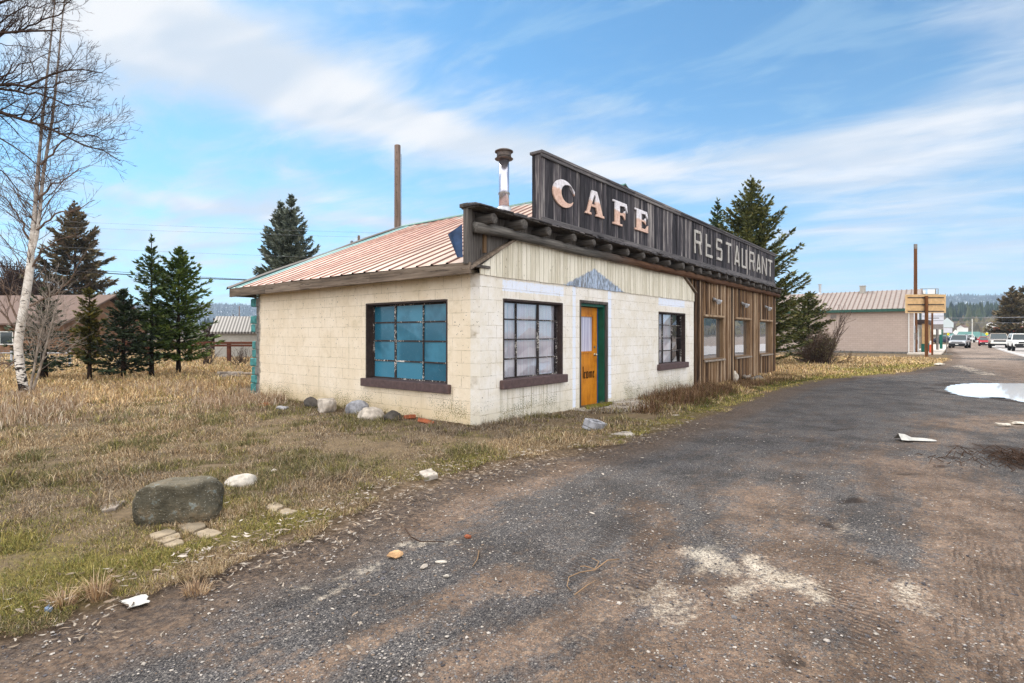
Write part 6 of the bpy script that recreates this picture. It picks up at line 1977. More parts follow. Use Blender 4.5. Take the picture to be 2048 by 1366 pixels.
def conifer(base, H, Rb, mat, label, seed=1, z0=.12, prof=.85, dens=1.0, droop=.15, tip=.12, trunk='bark_dark', lean=(0, 0), spray=.16, gap=.12, upcurl=.25, name='conifer_tree', tr=None, cat='conifer', whorl=None, narrow=None, group=None, twigbare=0.0):
    rg = np.random.default_rng(seed)
    e = empty(name, base); tag(e, label, cat, group)
    r0 = tr or max(.06, H * .016)
    m = MB(); n = 9
    m.tube([(lean[0] * (k / n) ** 1.2, lean[1] * (k / n), H * .985 * k / n - (.12 if k == 0 else 0)) for k in range(n + 1)], [r0 * (1.25 if k == 0 else 1) * (1 - .95 * k / n) + .006 for k in range(n + 1)], 8)
    m.obj('trunk', MATS[trunk], e, smooth=True)
    P = []; D = []; LN = []; RN = []; br = MB()
    z = H * z0; step = whorl or max(.13, H * .021)
    while z < H * .985:
        t = (z - H * z0) / (H * (1 - z0))
        Lb = Rb * ((1 - t) ** prof) * min(1.0, (1 - t) / .40) ** .55 * (1.0 if t > .08 else .72 + 3.5 * t) + .04
        nb = int(rg.integers(5, 8)) if Lb > .35 else int(rg.integers(3, 6))
        a0 = rg.uniform(0, 6.28)
        for k in range(nb):
            if rg.random() < gap: continue
            a = a0 + 6.28 * k / nb + rg.normal(0, .22); L = Lb * rg.uniform(.55, 1.15)
            if narrow is not None: L *= narrow(a)
            el = (.65 * t + .10 - droop * (1 - t)) + rg.normal(0, .09)
            zz = z + rg.uniform(-step, step) * .6
            o = np.array([lean[0] * (zz / H) ** 1.2, lean[1] * zz / H, zz]); ns = max(3, int(L / .14))
            ts = np.linspace(0, 1, ns + 1)
            hx = np.cos(a) * np.cos(el); hy = np.sin(a) * np.cos(el); bend = rg.normal(0, .12)
            pts = np.stack([o[0] + L * ts * hx - np.sin(a) * bend * ts ** 2 * L, o[1] + L * ts * hy + np.cos(a) * bend * ts ** 2 * L, o[2] + L * (ts * math.sin(el) - droop * .5 * ts * (1 - ts) + upcurl * .3 * ts ** 2.5)], -1)
            rb = max(.004, .010 * L)
            if L > .25: br.tube([tuple(p) for p in pts[::max(1, ns // 4)]] + [tuple(pts[-1])], [rb * (1 - .7 * i / 5) for i in range(len(pts[::max(1, ns // 4)]) + 1)], 4, cap=False)
            ax = pts[-1] - pts[0]; ax /= np.linalg.norm(ax) + 1e-9; sd_ = np.cross(ax, [0, 0, 1]); sd_ /= np.linalg.norm(sd_) + 1e-9
            for i in range(ns + 1):
                ti = ts[i]
                if ti < .10 and L > .5: continue
                q = int(dens * 1.25 * (5 if ti > .2 else 3) + rg.random())
                for j in range(q):
                    sg = rg.choice((-1, 1)); sw = rg.uniform(.15, 1.25)
                    d = ax * math.cos(sw) + sd_ * sg * math.sin(sw) + np.array([0, 0, rg.normal(.02, .28)]); d /= np.linalg.norm(d)
                    tl = L * .34 * (1 - ti * .75) * rg.uniform(.2, 1.0)
                    st = pts[i] + d * tl * rg.random() * .9
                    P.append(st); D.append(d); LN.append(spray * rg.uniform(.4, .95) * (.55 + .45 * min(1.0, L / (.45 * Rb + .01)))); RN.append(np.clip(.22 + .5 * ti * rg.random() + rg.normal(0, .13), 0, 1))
            P.append(pts[-1]); D.append(ax); LN.append(spray * .9 * (.55 + .45 * min(1.0, L / (.45 * Rb + .01)))); RN.append(.6 + .3 * rg.random())
        z += step * rg.uniform(.75, 1.25)
    for k in range(14):
        zz = H * (1 - .05 * rg.random()); P.append(np.array([lean[0], lean[1], zz])); d = np.array([rg.normal(0, .5), rg.normal(0, .5), 1]); D.append(d / np.linalg.norm(d)); LN.append(spray * .45); RN.append(rg.random())
    P = np.array(P); D = np.array(D); LN = np.array(LN)
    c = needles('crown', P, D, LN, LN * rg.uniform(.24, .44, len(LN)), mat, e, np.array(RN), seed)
    if br.f: br.obj('branches', MATS[trunk], c, fix=False)
    return e


def ctree(u, vt, Y, wpx, mat, label, vb=None, **kw):
    b = onfloor(u, Y) if vb is None else gpt(u, vb)
    H = CAMZ + (HV - vt) / F * b.y - b.z
    return conifer(b, H, wpx / 2 / F * b.y, MATS[mat], label, **kw)


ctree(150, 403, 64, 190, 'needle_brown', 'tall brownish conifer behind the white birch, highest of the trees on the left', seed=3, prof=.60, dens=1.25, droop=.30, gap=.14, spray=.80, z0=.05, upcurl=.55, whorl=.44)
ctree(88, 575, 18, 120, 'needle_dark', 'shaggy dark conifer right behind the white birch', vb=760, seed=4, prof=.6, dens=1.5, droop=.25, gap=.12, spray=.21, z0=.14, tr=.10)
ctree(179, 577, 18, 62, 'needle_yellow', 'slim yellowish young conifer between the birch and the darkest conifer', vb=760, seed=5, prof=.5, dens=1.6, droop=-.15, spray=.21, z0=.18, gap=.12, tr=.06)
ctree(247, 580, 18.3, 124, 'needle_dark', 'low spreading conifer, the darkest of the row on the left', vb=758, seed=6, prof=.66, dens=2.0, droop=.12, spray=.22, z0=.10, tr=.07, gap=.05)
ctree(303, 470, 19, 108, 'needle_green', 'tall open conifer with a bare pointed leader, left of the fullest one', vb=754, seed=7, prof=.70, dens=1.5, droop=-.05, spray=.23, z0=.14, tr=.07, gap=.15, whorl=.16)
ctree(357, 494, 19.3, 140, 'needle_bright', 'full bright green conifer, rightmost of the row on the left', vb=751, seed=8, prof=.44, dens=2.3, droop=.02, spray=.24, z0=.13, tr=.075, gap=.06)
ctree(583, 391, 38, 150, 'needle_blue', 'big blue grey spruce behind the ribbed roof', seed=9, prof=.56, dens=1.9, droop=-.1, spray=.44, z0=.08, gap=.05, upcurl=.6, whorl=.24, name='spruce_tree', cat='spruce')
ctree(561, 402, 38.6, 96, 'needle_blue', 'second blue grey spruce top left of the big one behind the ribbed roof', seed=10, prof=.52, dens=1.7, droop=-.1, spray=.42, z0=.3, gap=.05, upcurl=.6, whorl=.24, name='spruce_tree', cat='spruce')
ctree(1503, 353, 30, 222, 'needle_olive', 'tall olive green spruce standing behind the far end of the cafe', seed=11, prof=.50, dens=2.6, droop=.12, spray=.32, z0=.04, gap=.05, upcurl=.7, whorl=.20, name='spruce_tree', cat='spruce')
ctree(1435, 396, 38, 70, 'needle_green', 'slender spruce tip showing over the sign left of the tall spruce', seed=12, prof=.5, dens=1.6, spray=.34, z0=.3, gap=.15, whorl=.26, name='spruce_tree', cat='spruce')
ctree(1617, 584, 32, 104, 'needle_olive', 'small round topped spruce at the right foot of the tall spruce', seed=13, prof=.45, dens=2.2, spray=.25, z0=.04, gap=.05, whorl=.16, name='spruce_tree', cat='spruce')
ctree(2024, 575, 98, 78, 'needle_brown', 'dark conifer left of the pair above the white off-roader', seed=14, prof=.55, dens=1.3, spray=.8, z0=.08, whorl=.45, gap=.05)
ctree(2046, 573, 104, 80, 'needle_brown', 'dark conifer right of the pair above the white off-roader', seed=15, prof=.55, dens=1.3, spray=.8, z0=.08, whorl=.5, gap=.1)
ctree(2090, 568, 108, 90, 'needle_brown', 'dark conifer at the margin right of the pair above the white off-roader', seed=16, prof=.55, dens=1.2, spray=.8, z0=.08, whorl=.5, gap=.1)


# ------------------------------------------------------------------ bare broadleaf trees
def np_tubes(polys, name, mat, parent, sides=4):
    """polys: list of (pts (k,3), radii (k,))"""
    V = []; loops = []; st = []; nv = 0; nl = 0; groups = {}
    for pts, rad in polys:
        groups.setdefault((len(pts), sides if rad[0] > .012 else 3), []).append((pts, rad))
    for (k, s), G in groups.items():
        pts = np.array([g[0] for g in G], float); rad = np.array([g[1] for g in G], float); m = len(G)
        t = np.gradient(pts, axis=1); t /= np.linalg.norm(t, axis=2)[..., None] + 1e-9
        ref = np.where((np.abs(t[:, 0] @ np.array([.31, .52, .79])) < .9)[:, None], np.array([.31, .52, .79]), np.array([1., 0, 0]))[:, None, :]
        a = np.cross(t, ref); a /= np.linalg.norm(a, axis=2)[..., None] + 1e-9; b = np.cross(t, a)
        ang = np.arange(s) * 2 * math.pi / s
        ring = pts[:, :, None, :] + rad[:, :, None, None] * (np.cos(ang)[:, None] * a[:, :, None, :] + np.sin(ang)[:, None] * b[:, :, None, :])
        V.append(ring.reshape(-1, 3))
        i, j = np.meshgrid(np.arange(k - 1), np.arange(s), indexing='ij')
        q = np.stack([i * s + j, i * s + (j + 1) % s, (i + 1) * s + (j + 1) % s, (i + 1) * s + j], -1).reshape(-1, 4)
        q = (q[None] + (np.arange(m) * k * s)[:, None, None] + nv).reshape(-1, 4)
        loops.append(q.ravel()); st.append(np.arange(0, q.size, 4) + nl); nl += q.size; nv += m * k * s
    return np_mesh(name, np.concatenate(V), np.concatenate(loops), np.concatenate(st), mat, [], parent, smooth=True)


def grow(out, p, d, L, r, lvl, rg, cfg):
    """random twig system; appends polylines"""
    n = max(3, int(L / cfg.get('seg', .22))); pts = [p.copy()]; q = p.copy(); dd = d.copy()
    for i in range(n):
        dd = dd + rg.normal(0, cfg['wig'], 3) + np.array([0, 0, cfg['up']]) * (1 + .5 * lvl)
        dd /= np.linalg.norm(dd); q = q + dd * L / n; pts.append(q.copy())
    pts = np.array(pts); rad = r * np.linspace(1, .35 if lvl < cfg['max'] else .5, n + 1)
    out.append((pts, np.maximum(rad, cfg['rmin'])))
    if lvl >= cfg['max']: return
    kids = int(cfg['kids'][lvl] * (L / cfg['ref'][lvl]) + rg.random())
    for k in range(kids):
        t = rg.uniform(.12, 1.0); i = min(int(t * n), n - 1); f = t * n - i
        s = pts[i] * (1 - f) + pts[i + 1] * f; ax = pts[i + 1] - pts[i]; ax /= np.linalg.norm(ax)
        rv = rg.normal(0, 1, 3); rv -= ax * (rv @ ax); rv /= np.linalg.norm(rv) + 1e-9
        an = rg.uniform(*cfg['ang']); nd = ax * math.cos(an) + rv * math.sin(an)
        grow(out, s, nd, L * rg.uniform(*cfg['len']) * (1 - .5 * t), max(r * (1 - .6 * t) * .55, cfg['rmin']), lvl + 1, rg, cfg)


def px3(L, Y, dY=0.0):
    return [np.array(apt(u, v, Y + dY * i)) for i, (u, v) in enumerate(L)]


def resamp(P, n):
    P = np.array(P); s = np.concatenate([[0], np.cumsum(np.linalg.norm(np.diff(P, axis=0), axis=1))]); t = np.linspace(0, s[-1], n)
    return np.stack([np.interp(t, s, P[:, k]) for k in range(3)], -1)


def limbs_from(P, r0, r1, n, rg, out, twigs, cfg, lo=.1, lenk=(.5, 1.6), wob=.02):
    Q = resamp(P, n); Q[1:-1] += rg.normal(0, wob, (n - 2, 3)); rad = np.linspace(r0, r1, n); out.append((Q, rad))
    for k in range(twigs):
        t = rg.uniform(lo, 1); i = min(int(t * (n - 1)), n - 2); f = t * (n - 1) - i; s = Q[i] * (1 - f) + Q[i + 1] * f
        ax = Q[i + 1] - Q[i]; ax /= np.linalg.norm(ax); rv = rg.normal(0, 1, 3); rv[2] += cfg.get('bias', .6); rv -= ax * (rv @ ax); rv /= np.linalg.norm(rv)
        an = rg.uniform(*cfg['ang']); grow(out, s, ax * math.cos(an) + rv * math.sin(an), rg.uniform(*lenk) * (1.15 - .6 * t), max(cfg['rmin'], (r0 + (r1 - r0) * t) * .45), 1, rg, cfg)


# big cottonwood-like tree whose trunk stands outside the left edge
def big_bare_tree():
    rg = np.random.default_rng(31); Y = 13.0
    b = onfloor(-420, Y); e = empty('bare_tree', b); tag(e, 'big leafless tree reaching dark limbs in from the left edge at the top', 'bare tree')
    off = np.array(b)
    lm = []; cfg = dict(wig=.11, up=.025, kids=[6, 4.5, 4, 0], ref=[1, .9, .5, .3], ang=(.35, .95), len=(.35, .75), max=4, rmin=.0032, seg=.12, bias=.7)
    tr = resamp([np.array(b) + [0, 0, -.2], np.array(apt(-430, 400, Y)), np.array(apt(-380, 60, Y)), np.array(apt(-330, -300, Y))], 14)
    L = [([(-400, 300), (-220, 110), (0, 70), (60, 62), (112, 61)], .085, .018, 24), ([(-60, 84), (40, 60), (95, 38), (130, 18), (150, -10)], .030, .010, 16), ([(-300, 110), (-100, 30), (30, -5), (90, -60)], .06, .012, 14),
         ([(-400, 330), (-200, 190), (0, 171), (60, 174), (98, 150), (140, 140), (206, 146)], .090, .010, 34), ([(-150, 184), (0, 178), (80, 188), (130, 205), (150, 208), (188, 217)], .045, .008, 22), ([(20, 178), (90, 172), (150, 165), (196, 150)], .020, .006, 14),
         ([(-420, 350), (-200, 190), (0, 226), (60, 243), (110, 263), (160, 286), (205, 302), (240, 322)], .088, .009, 34), ([(90, 256), (140, 268), (190, 276), (250, 280)], .022, .006, 16), ([(-150, 200), (0, 200), (40, 215), (75, 228)], .03, .007, 10),
         ([(-420, 380), (-200, 260), (0, 274), (40, 296), (75, 328), (100, 360)], .055, .008, 20), ([(-300, 330), (-80, 290), (0, 285), (12, 300), (20, 320)], .03, .007, 8), ([(-300, 180), (-60, 130), (0, 155), (60, 125), (110, 100)], .032, .007, 14), ([(-300, 380), (-80, 330), (0, 345), (50, 385), (85, 430)], .03, .006, 14), ([(-300, 300), (-100, 240), (0, 232), (60, 222), (120, 236)], .028, .006, 14), ([(-200, 120), (0, 40), (60, 15), (140, 5)], .03, .007, 14)]
    for P, r0, r1, tw in L:
        limbs_from(px3(P, Y, -.05), r0, r1, 18, rg, lm, int(tw * 1.5), cfg, .15, (.45, 1.5), .03)
    t = np_tubes([(tr - off, np.linspace(.42, .22, 14))], 'trunk', MATS['bark_branch'], e, 12)
    np_tubes([(p - off, r) for p, r in lm], 'branches', MATS['bark_branch'], e, 5)


big_bare_tree()


def birch():
    rg = np.random.default_rng(17); b = gpt(50, 792); Y = b.y; e = empty('birch_tree', b); tag(e, 'leafless white barked birch with two stems at the left', 'birch'); off = np.array(b)
    A = resamp(px3([(52, 800), (46, 770), (40, 735), (36, 690), (43, 640), (52, 590), (60, 540), (63, 490), (70, 420), (76, 340), (84, 250), (92, 170), (104, 60), (118, -80)], Y), 40)
    B = resamp(px3([(62, 515), (74, 470), (80, 420), (86, 350), (96, 290), (106, 230), (113, 160), (122, 60), (136, -60)], Y, .02), 28)
    ra = np.interp(np.linspace(0, 1, 40), [0, .1, .28, .40, .6, 1], [.100, .090, .082, .048, .030, .008]); rb = np.linspace(.044, .008, 28)
    np_tubes([(A - off, ra), (B - off, rb)], 'trunk', MATS['birch_bark'], e, 12)
    lm = []; cfg = dict(wig=.09, up=.01, kids=[5, 3.5, 2.5, 0], ref=[1, .8, .4, .3], ang=(.35, .85), len=(.3, .65), max=3, rmin=.0030, seg=.14, bias=.4)
    for T, rr, n in ((A, ra, 62), (B, rb, 42)):
        for k in range(n):
            t = rg.uniform(.24 if T is A else .1, .97); i = min(int(t * (len(T) - 1)), len(T) - 2); s = T[i]; a = rg.uniform(0, 6.28); el = rg.uniform(.25, 1.0)
            d = np.array([math.cos(a) * math.cos(el), math.sin(a) * math.cos(el), math.sin(el)]); grow(lm, s, d, rg.uniform(.7, 1.9) * (1.1 - .6 * t), .012 * (1.2 - t), 1, rg, cfg)
    for P in ([(60, 612), (95, 595), (115, 585), (140, 560), (175, 500)], [(36, 665), (20, 640), (-10, 615), (-60, 590)], [(40, 650), (22, 610), (5, 570), (-20, 520)], [(58, 540), (85, 500), (120, 480), (155, 470)], [(60, 480), (40, 440), (15, 400), (-20, 370)], [(75, 400), (100, 370), (140, 350), (180, 330)], [(82, 330), (130, 280), (160, 240)], [(74, 460), (110, 430), (150, 420), (190, 400)], [(36, 720), (15, 728), (-20, 735)]):
        limbs_from(px3(P, Y, -.06), .026, .006, 12, rg, lm, 12, cfg, .2, (.3, .9), .02)
    np_tubes([(p - off, r) for p, r in lm], 'branches', MATS['bark_birch'], e, 5)
    # two thin young stems at its foot
    for k, (P, lb) in enumerate((([(58, 792), (66, 750), (75, 700), (83, 660), (96, 620), (100, 580)], 'thin pale young stem beside the birch, left of two'), ([(62, 790), (78, 745), (88, 710), (98, 670), (110, 620), (118, 590)], 'thin pale young stem beside the birch, right of two'))):
        bb_ = gpt(*((58, 793), (63, 792))[k]); e2 = empty('young_birch', bb_); tag(e2, lb, 'sapling', 'saplings by the birch'); o2 = np.array(bb_)
        Q = resamp(px3(P, Y - .15 - .1 * k), 16); Q[0] = o2; np_tubes([(Q - o2, np.linspace(.032, .008, 16))], 'trunk', MATS['driftwood'], e2, 7)
        l2 = []; limbs_from([Q[3], Q[8], Q[15]], .012, .006, 10, rg, l2, 34, cfg, .05, (.5, 1.3), .01); np_tubes([(p - o2, r) for p, r in l2[1:]], 'branches', MATS['driftwood'], e2, 4)


birch()


def thicket(u, Y, h, w, label, mat='bark_branch', seed=1, n=40, rmin=.006, kids=(5, 4, 3, 0), up=.03, lo=.3, name='bare_bush', cat='bare bush', fan=.55, vb=None):
    rg = np.random.default_rng(seed); b = gpt(u, vb) if vb else onfloor(u, Y); e = empty(name, b); tag(e, label, cat); lm = []
    cfg = dict(wig=.10, up=up, kids=list(kids), ref=[1, .8, .5, .3], ang=(.25, .75), len=(.35, .7), max=3, rmin=rmin, seg=.2)
    for k in range(n):
        a = rg.uniform(0, 6.28); el = math.pi / 2 - abs(rg.normal(0, fan)); s = np.array([rg.normal(0, w * .12), rg.normal(0, w * .12), 0])
        d = np.array([math.cos(a) * math.cos(el), math.sin(a) * math.cos(el), math.sin(el)]); grow(lm, s, d, h * rg.uniform(lo, 1.0) * (.75 + .25 * math.sin(el)), h * .010 + rmin, 1, rg, cfg)
    np_tubes(lm, 'branches', MATS[mat], e, 5); return e, lm


thicket(1637, 27, 1.75, 1.7, 'dense twiggy brown bush before the beige building', 'bark_birch', 3, 120, .0055, (6, 4, 3, 0), .01, .5, fan=.8, vb=727)
e_, lm_ = thicket(1647, 29, 1.5, 1.4, 'second twiggy bush behind the dense one with a few dry leaves', 'bark_grey', 4, 40, .006, fan=.7)
pp = np.concatenate([p[-2:] for p, r in lm_]); rg = np.random.default_rng(5); dd = rg.normal(0, 1, pp.shape); dd /= np.linalg.norm(dd, axis=1)[:, None]
needles('foliage', pp, dd, np.full(len(pp), .07), np.full(len(pp), .04), MATS['bush_leaf'], e_, rg.random(len(pp)))
thicket(8, 60, 8.6, 7, 'tall bare reddish thicket behind the brown roof at the far left', 'bark_branch', 6, 40, .02, (5, 4, 3, 0), .02, .5, 'bare_tree', 'bare tree', .45)
thicket(1008, 26, 4.6, 3, 'bare tree whose twigs show behind the flue', 'bark_branch', 7, 24, .010, (4, 3, 2, 0), .04, .7, 'bare_tree', 'bare tree', .30)
thicket(1046, 27, 5.3, 1.2, 'bare tree whose twigs show between the flue and the sign', 'bark_branch', 18, 14, .010, (3, 3, 2, 0), .05, .75, 'bare_tree', 'bare tree', .20)
thicket(1246, 30, 6.9, .8, 'bare tree whose tips just clear the sign above the letter F', 'bark_branch', 8, 7, .010, (3, 3, 2, 0), .05, .8, 'bare_tree', 'bare tree', .16)
thicket(442, 52, 3.2, 3.5, 'rosy bare tree behind the small outbuilding', 'bark_branch', 9, 40, .02, (5, 4, 2, 0), .02, .5, 'bare_tree', 'bare tree', .6)
thicket(480, 27.5, 1.1, 1.2, 'thin grey shrub in front of the rail fence, near the torn wall end', 'bark_grey', 10, 26, .006, (4, 3, 0, 0), .03, .5)
thicket(413, 27.8, 1.3, 1.0, 'thin grey shrub in front of the rail fence, by the bright conifer', 'bark_grey', 11, 20, .006, (4, 3, 0, 0), .03, .5)
thicket(1700, 31, .8, .8, 'small straggly dead shrub before the beige wall', 'twig', 12, 10, .006, (3, 2, 0, 0), .03, .6)
thicket(1658, 37, 3.3, 1.2, 'two thin bare stems over the roof edge of the beige building', 'bark_grey', 14, 4, .010, (3, 2, 0, 0), .03, .8, 'bare_tree', 'bare tree', .12)


# ------------------------------------------------------------------ hills and far woods
def ridge(name, dist, depth, prof, mat, seed, amp, a0=-62, a1=66, n=220, rows=14):
    """prof: list of (azimuth deg, height)"""
    A = np.radians(np.linspace(a0, a1, n)); hs = np.interp(np.degrees(A), [p[0] for p in prof], [p[1] for p in prof])
    V = []
    for j in range(rows):
        t = j / (rows - 1); d = dist + depth * t; x = np.sin(A) * d; y = np.cos(A) * d
        z = hs * sstep(0, .85, np.array(t)) + amp * (fbm(x / dist * 9, y / dist * 9, seed, 4) - .5) * sstep(.1, .7, np.array(t)) * 2 - 6 * (t == 0)
        V.append(np.stack([x, y, z], -1))
    V = np.concatenate(V); idx = np.arange(n * rows).reshape(rows, n)
    q = np.stack([idx[:-1, :-1], idx[:-1, 1:], idx[1:, 1:], idx[1:, :-1]], -1).reshape(-1, 4)
    o = np_mesh(name, V, q.ravel(), np.arange(0, q.size, 4), mat, [], None, True); tag(o, kind='structure'); return V.reshape(rows, n, 3)


far = ridge('hills', 2300, 1400, [(-62, 110), (-36, 150), (-27, 166), (-20, 150), (0, 140), (25, 170), (36, 186), (39, 188), (42, 180), (46, 165), (66, 120)], MATS['hill_far'], 5, 10)
nearh = ridge('hill_slope', 420, 700, [(-62, 20), (-30, 14), (0, 12), (30, 20), (36, 26), (40, 28), (44, 26), (50, 24), (66, 18)], MATS['hill_near'], 8, 5, -62, 66, 200, 12)


def forest(name, V, n, rows, h0, h1, seed, label, amin=-60, amax=60, wide=.22, thr=.4, mat='far_needles'):
    rg = np.random.default_rng(seed); R_, N_, _ = V.shape
    j = rg.uniform(rows[0], rows[1], n); i = rg.uniform(0, N_ - 1.001, n); ji = j.astype(int); ii = i.astype(int); fj = (j - ji)[:, None]; fi = (i - ii)[:, None]
    ji = np.minimum(ji, R_ - 2)
    P = (V[ji, ii] * (1 - fi) + V[ji, ii + 1] * fi) * (1 - fj) + (V[ji + 1, ii] * (1 - fi) + V[ji + 1, ii + 1] * fi) * fj
    az = np.degrees(np.arctan2(P[:, 0], P[:, 1])); keep = (az > amin) & (az < amax) & (fbm(P[:, 0] / 130, P[:, 1] / 130, seed + 3, 3) > thr)
    P = P[keep]; m = len(P); h = rg.uniform(h0, h1, m); w = h * wide * rg.uniform(.8, 1.3, m)
    tiers = [(1.0, .0), (.62, .38), (.55, .40), (.30, .72), (0.0, 1.0)]
    k = 6; Vv = np.zeros((m, len(tiers), k, 3))
    for t, (rr, zz) in enumerate(tiers):
        a = np.arange(k) * 2 * math.pi / k + t * .5; jr = rg.uniform(.7, 1.25, (m, k))
        Vv[:, t, :, 0] = P[:, None, 0] + np.cos(a) * w[:, None] * rr * jr; Vv[:, t, :, 1] = P[:, None, 1] + np.sin(a) * w[:, None] * rr * jr; Vv[:, t, :, 2] = P[:, None, 2] + h[:, None] * zz - .5
    q = []
    for t in range(len(tiers) - 1):
        for s in range(k): q.append((t * k + s, t * k + (s + 1) % k, (t + 1) * k + (s + 1) % k, (t + 1) * k + s))
    q = np.array(q); loops = ((np.arange(m) * len(tiers) * k)[:, None, None] + q[None]).ravel()
    o = np_mesh(name, Vv.reshape(-1, 3), loops, np.arange(0, len(loops), 4), MATS[mat], [('rnd', 'FACE', np.repeat(rg.random(m), len(q)))]); tag(o, label, 'forest', kind='stuff'); return o


forest('far_forest', far, 12000, (4, 12.9), 9, 17, 3, 'blue far forest covering the ridge', thr=.36)
forest('hillside_forest', nearh, 5200, (5.2, 10.9), 11, 19, 4, 'dark conifer forest on the slope beyond the street', 26, 60, thr=.2)
forest('low_wood', nearh, 2600, (1.0, 5.6), 3, 8, 6, 'mixed low wood at the foot of the slope', 24, 60, .4, .45, 'bush_leaf')
forest('plain_wood', nearh, 700, (3, 8), 8, 14, 7, 'far wood across the valley on the left', -60, -14, .3, .45)
EXPOSURE = 1.2
# ------------------------------------------------------------------ air, sky, sun, camera
HAZE = 0.00017
if HAZE > 0:
    @material('haze_air')
    def _(N):
        v = N.n('ShaderNodeVolumePrincipled', {'Color': (.62, .76, 1.0, 1), 'Density': HAZE, 'Anisotropy': 0.0}, out=None)
        N.n('ShaderNodeOutputMaterial', {'Volume': v.outputs[0]})
    m = MB(); m.box(-4600, 4600, -300, 4300, -24, 420)
    tag(m.obj('haze', MATS['haze_air']), kind='stuff')

SUN_AZ, SUN_EL = R(-42), R(44)         # behind and left of the cafe, veiled by thin cloud
w = bpy.data.worlds.new('World'); SC.world = w; w.use_nodes = True
N = NT(w.node_tree)
sky = N.n('ShaderNodeTexSky', None, sky_type='NISHITA', sun_disc=False, sun_elevation=SUN_EL, sun_rotation=SUN_AZ, altitude=1200, air_density=1.0, dust_density=.6, ozone_density=1.6)
d = N.n('ShaderNodeTexCoord', out=0)
x, y, z = N.sep(d)
az = N.mul(N.m('ARCTAN2', x, y), 57.2958); el = N.mul(N.m('ARCSINE', z), 57.2958)
# high cloud sheet seen in perspective
zz = N.add(N.mx(z, 0.0), .09)
pl = N.comb(N.m('DIVIDE', x, zz), N.m('DIVIDE', y, zz), 0)
rot = N.map(pl, (1, 1, 1), (3.1, 7.4, 0), (0, 0, R(34)))
st = N.noise(N.map(rot, (.55, 1.7, 1)), 1, 5, .6, .6)
st2 = N.noise(N.map(rot, (2.2, 4.2, 1), (5, 2, 0)), 1, 4, .62, .5)
soft = N.noise(N.map(pl, (.5, .7, 1), (1.7, .3, 0)), 1, 2, .5, .3)
cl = N.add(N.mul(st, .50), N.add(N.mul(st2, .40), N.mul(soft, .20)))


def blob(a, e, wa, we, tilt, amp, rag=1.0):
    q = N.n('ShaderNodeMapping', {'Vector': sph, 'Location': (a, e, 0), 'Rotation': (0, 0, R(tilt)), 'Scale': (wa * 1.75, we * 1.75, 1)}, vector_type='TEXTURE')
    ln = N.n('ShaderNodeVectorMath', {0: q}, out=1, operation='LENGTH')
    return N.ss(ln, 0, 1, amp, 0)


sph = N.comb(az, el, 0)


BL = [(-27, 24.5, 15, 4.0, -13, .40), (-38, 27, 8, 8, 0, .22), (-13, 20.5, 14, 2.0, -13, .16), (2, 18.0, 12, 1.9, -13, .17), (12, 16, 8, 1.8, -14, .12),
      (-27, 11.4, 13, .75, -2, .22), (-10, 10.9, 9, .7, -5, .16), (-33, 8, 9, 2.5, 0, .10), (29, 15.5, 13, 3.4, 3, .20), (42, 24, 7, 5, 8, .12), (38, 15, 10, 3, 0, .12), (31, 9.5, 9, 1.2, 6, .12), (40, 6, 12, 3, 0, .08), (-8, 6, 14, 2.4, 0, .08),
      (22, 25.5, 16, 5.5, -10, -.26), (10, 29, 12, 4, 0, -.18), (32, 21, 8, 2.2, 10, -.10), (-15, 15.5, 12, 1.8, -6, -.08), (4, 13, 14, 1.8, -6, -.08), (36, 20.2, 9, 1.6, 6, -.04), (20, 11, 9, 2, 0, -.06)]
for bb_ in BL: cl = N.add(cl, blob(*bb_))
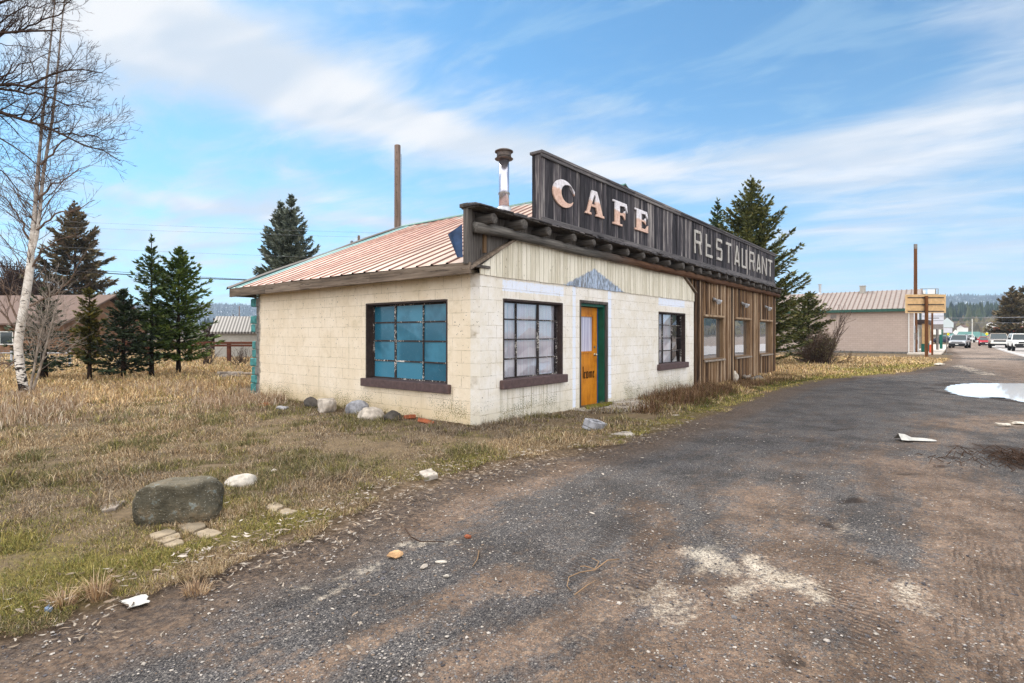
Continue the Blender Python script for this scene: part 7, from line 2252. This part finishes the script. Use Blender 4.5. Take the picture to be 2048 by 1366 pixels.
# clear sky keeps a thin milky veil, clouds go white with lilac-grey undersides
msk = N.ss(cl, .43, .86)
veil = N.add(N.ss(el, 0, 28, .30, .02), N.mul(N.ss(st2, .44, .68), .26))
shade = N.noise(N.map(rot, (1.2, 2.6, 1), (9, 1, 0)), 1, 3, .55, .4)
white = N.mix(N.ss(shade, .38, .62), (3.0, 3.4, 3.85, 1), (4.2, 4.25, 4.3, 1))
blue = N.mix(1.0, sky, (.36, .69, .77, 1), 'MULTIPLY')
col = N.mix(veil, blue, (2.3, 3.35, 3.95, 1))
col = N.mix(msk, col, white)
# added fill: unseen sky overhead and behind the viewer brightened to light the walls
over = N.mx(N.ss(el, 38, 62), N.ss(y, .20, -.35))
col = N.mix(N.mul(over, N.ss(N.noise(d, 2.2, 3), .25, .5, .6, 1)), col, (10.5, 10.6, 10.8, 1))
# below the horizon: dull earth
col = N.mix(N.ss(z, -.06, -.005, 1, 0), col, (1.0, .9, .8, 1))
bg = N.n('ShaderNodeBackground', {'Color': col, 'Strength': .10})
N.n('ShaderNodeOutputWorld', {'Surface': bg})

sd_ = bpy.data.lights.new('sun', 'SUN'); sd_.energy = 1.6; sd_.angle = R(10); sd_.color = (1.0, .94, .85)
so = bpy.data.objects.new('sun', sd_); COL.objects.link(so)
v = Vector((math.sin(SUN_AZ) * math.cos(SUN_EL), math.cos(SUN_AZ) * math.cos(SUN_EL), math.sin(SUN_EL)))
so.rotation_euler = v.to_track_quat('Z', 'Y').to_euler(); so.location = v * 40

cam = bpy.data.cameras.new('camera'); co = bpy.data.objects.new('camera', cam); COL.objects.link(co)
co.location = (0, 0, CAMZ); co.rotation_euler = (R(90), 0, 0)
cam.sensor_width = 36; cam.lens = 36 * F / 2048; cam.clip_start = .05; cam.clip_end = 12000
cam.shift_y = -(683 - HV) / 2048
SC.camera = co
SC.view_settings.view_transform = 'Standard'; SC.view_settings.look = 'None'; SC.view_settings.exposure = EXPOSURE; SC.view_settings.gamma = 1
SC.cycles.use_denoising = True; SC.cycles.denoising_prefilter = 'NONE'
SC.cycles.max_bounces = 6; SC.cycles.transparent_max_bounces = 8; SC.cycles.volume_bounces = 0; SC.cycles.glossy_bounces = 3; SC.cycles.diffuse_bounces = 3
SC.cycles.sample_clamp_indirect = 6
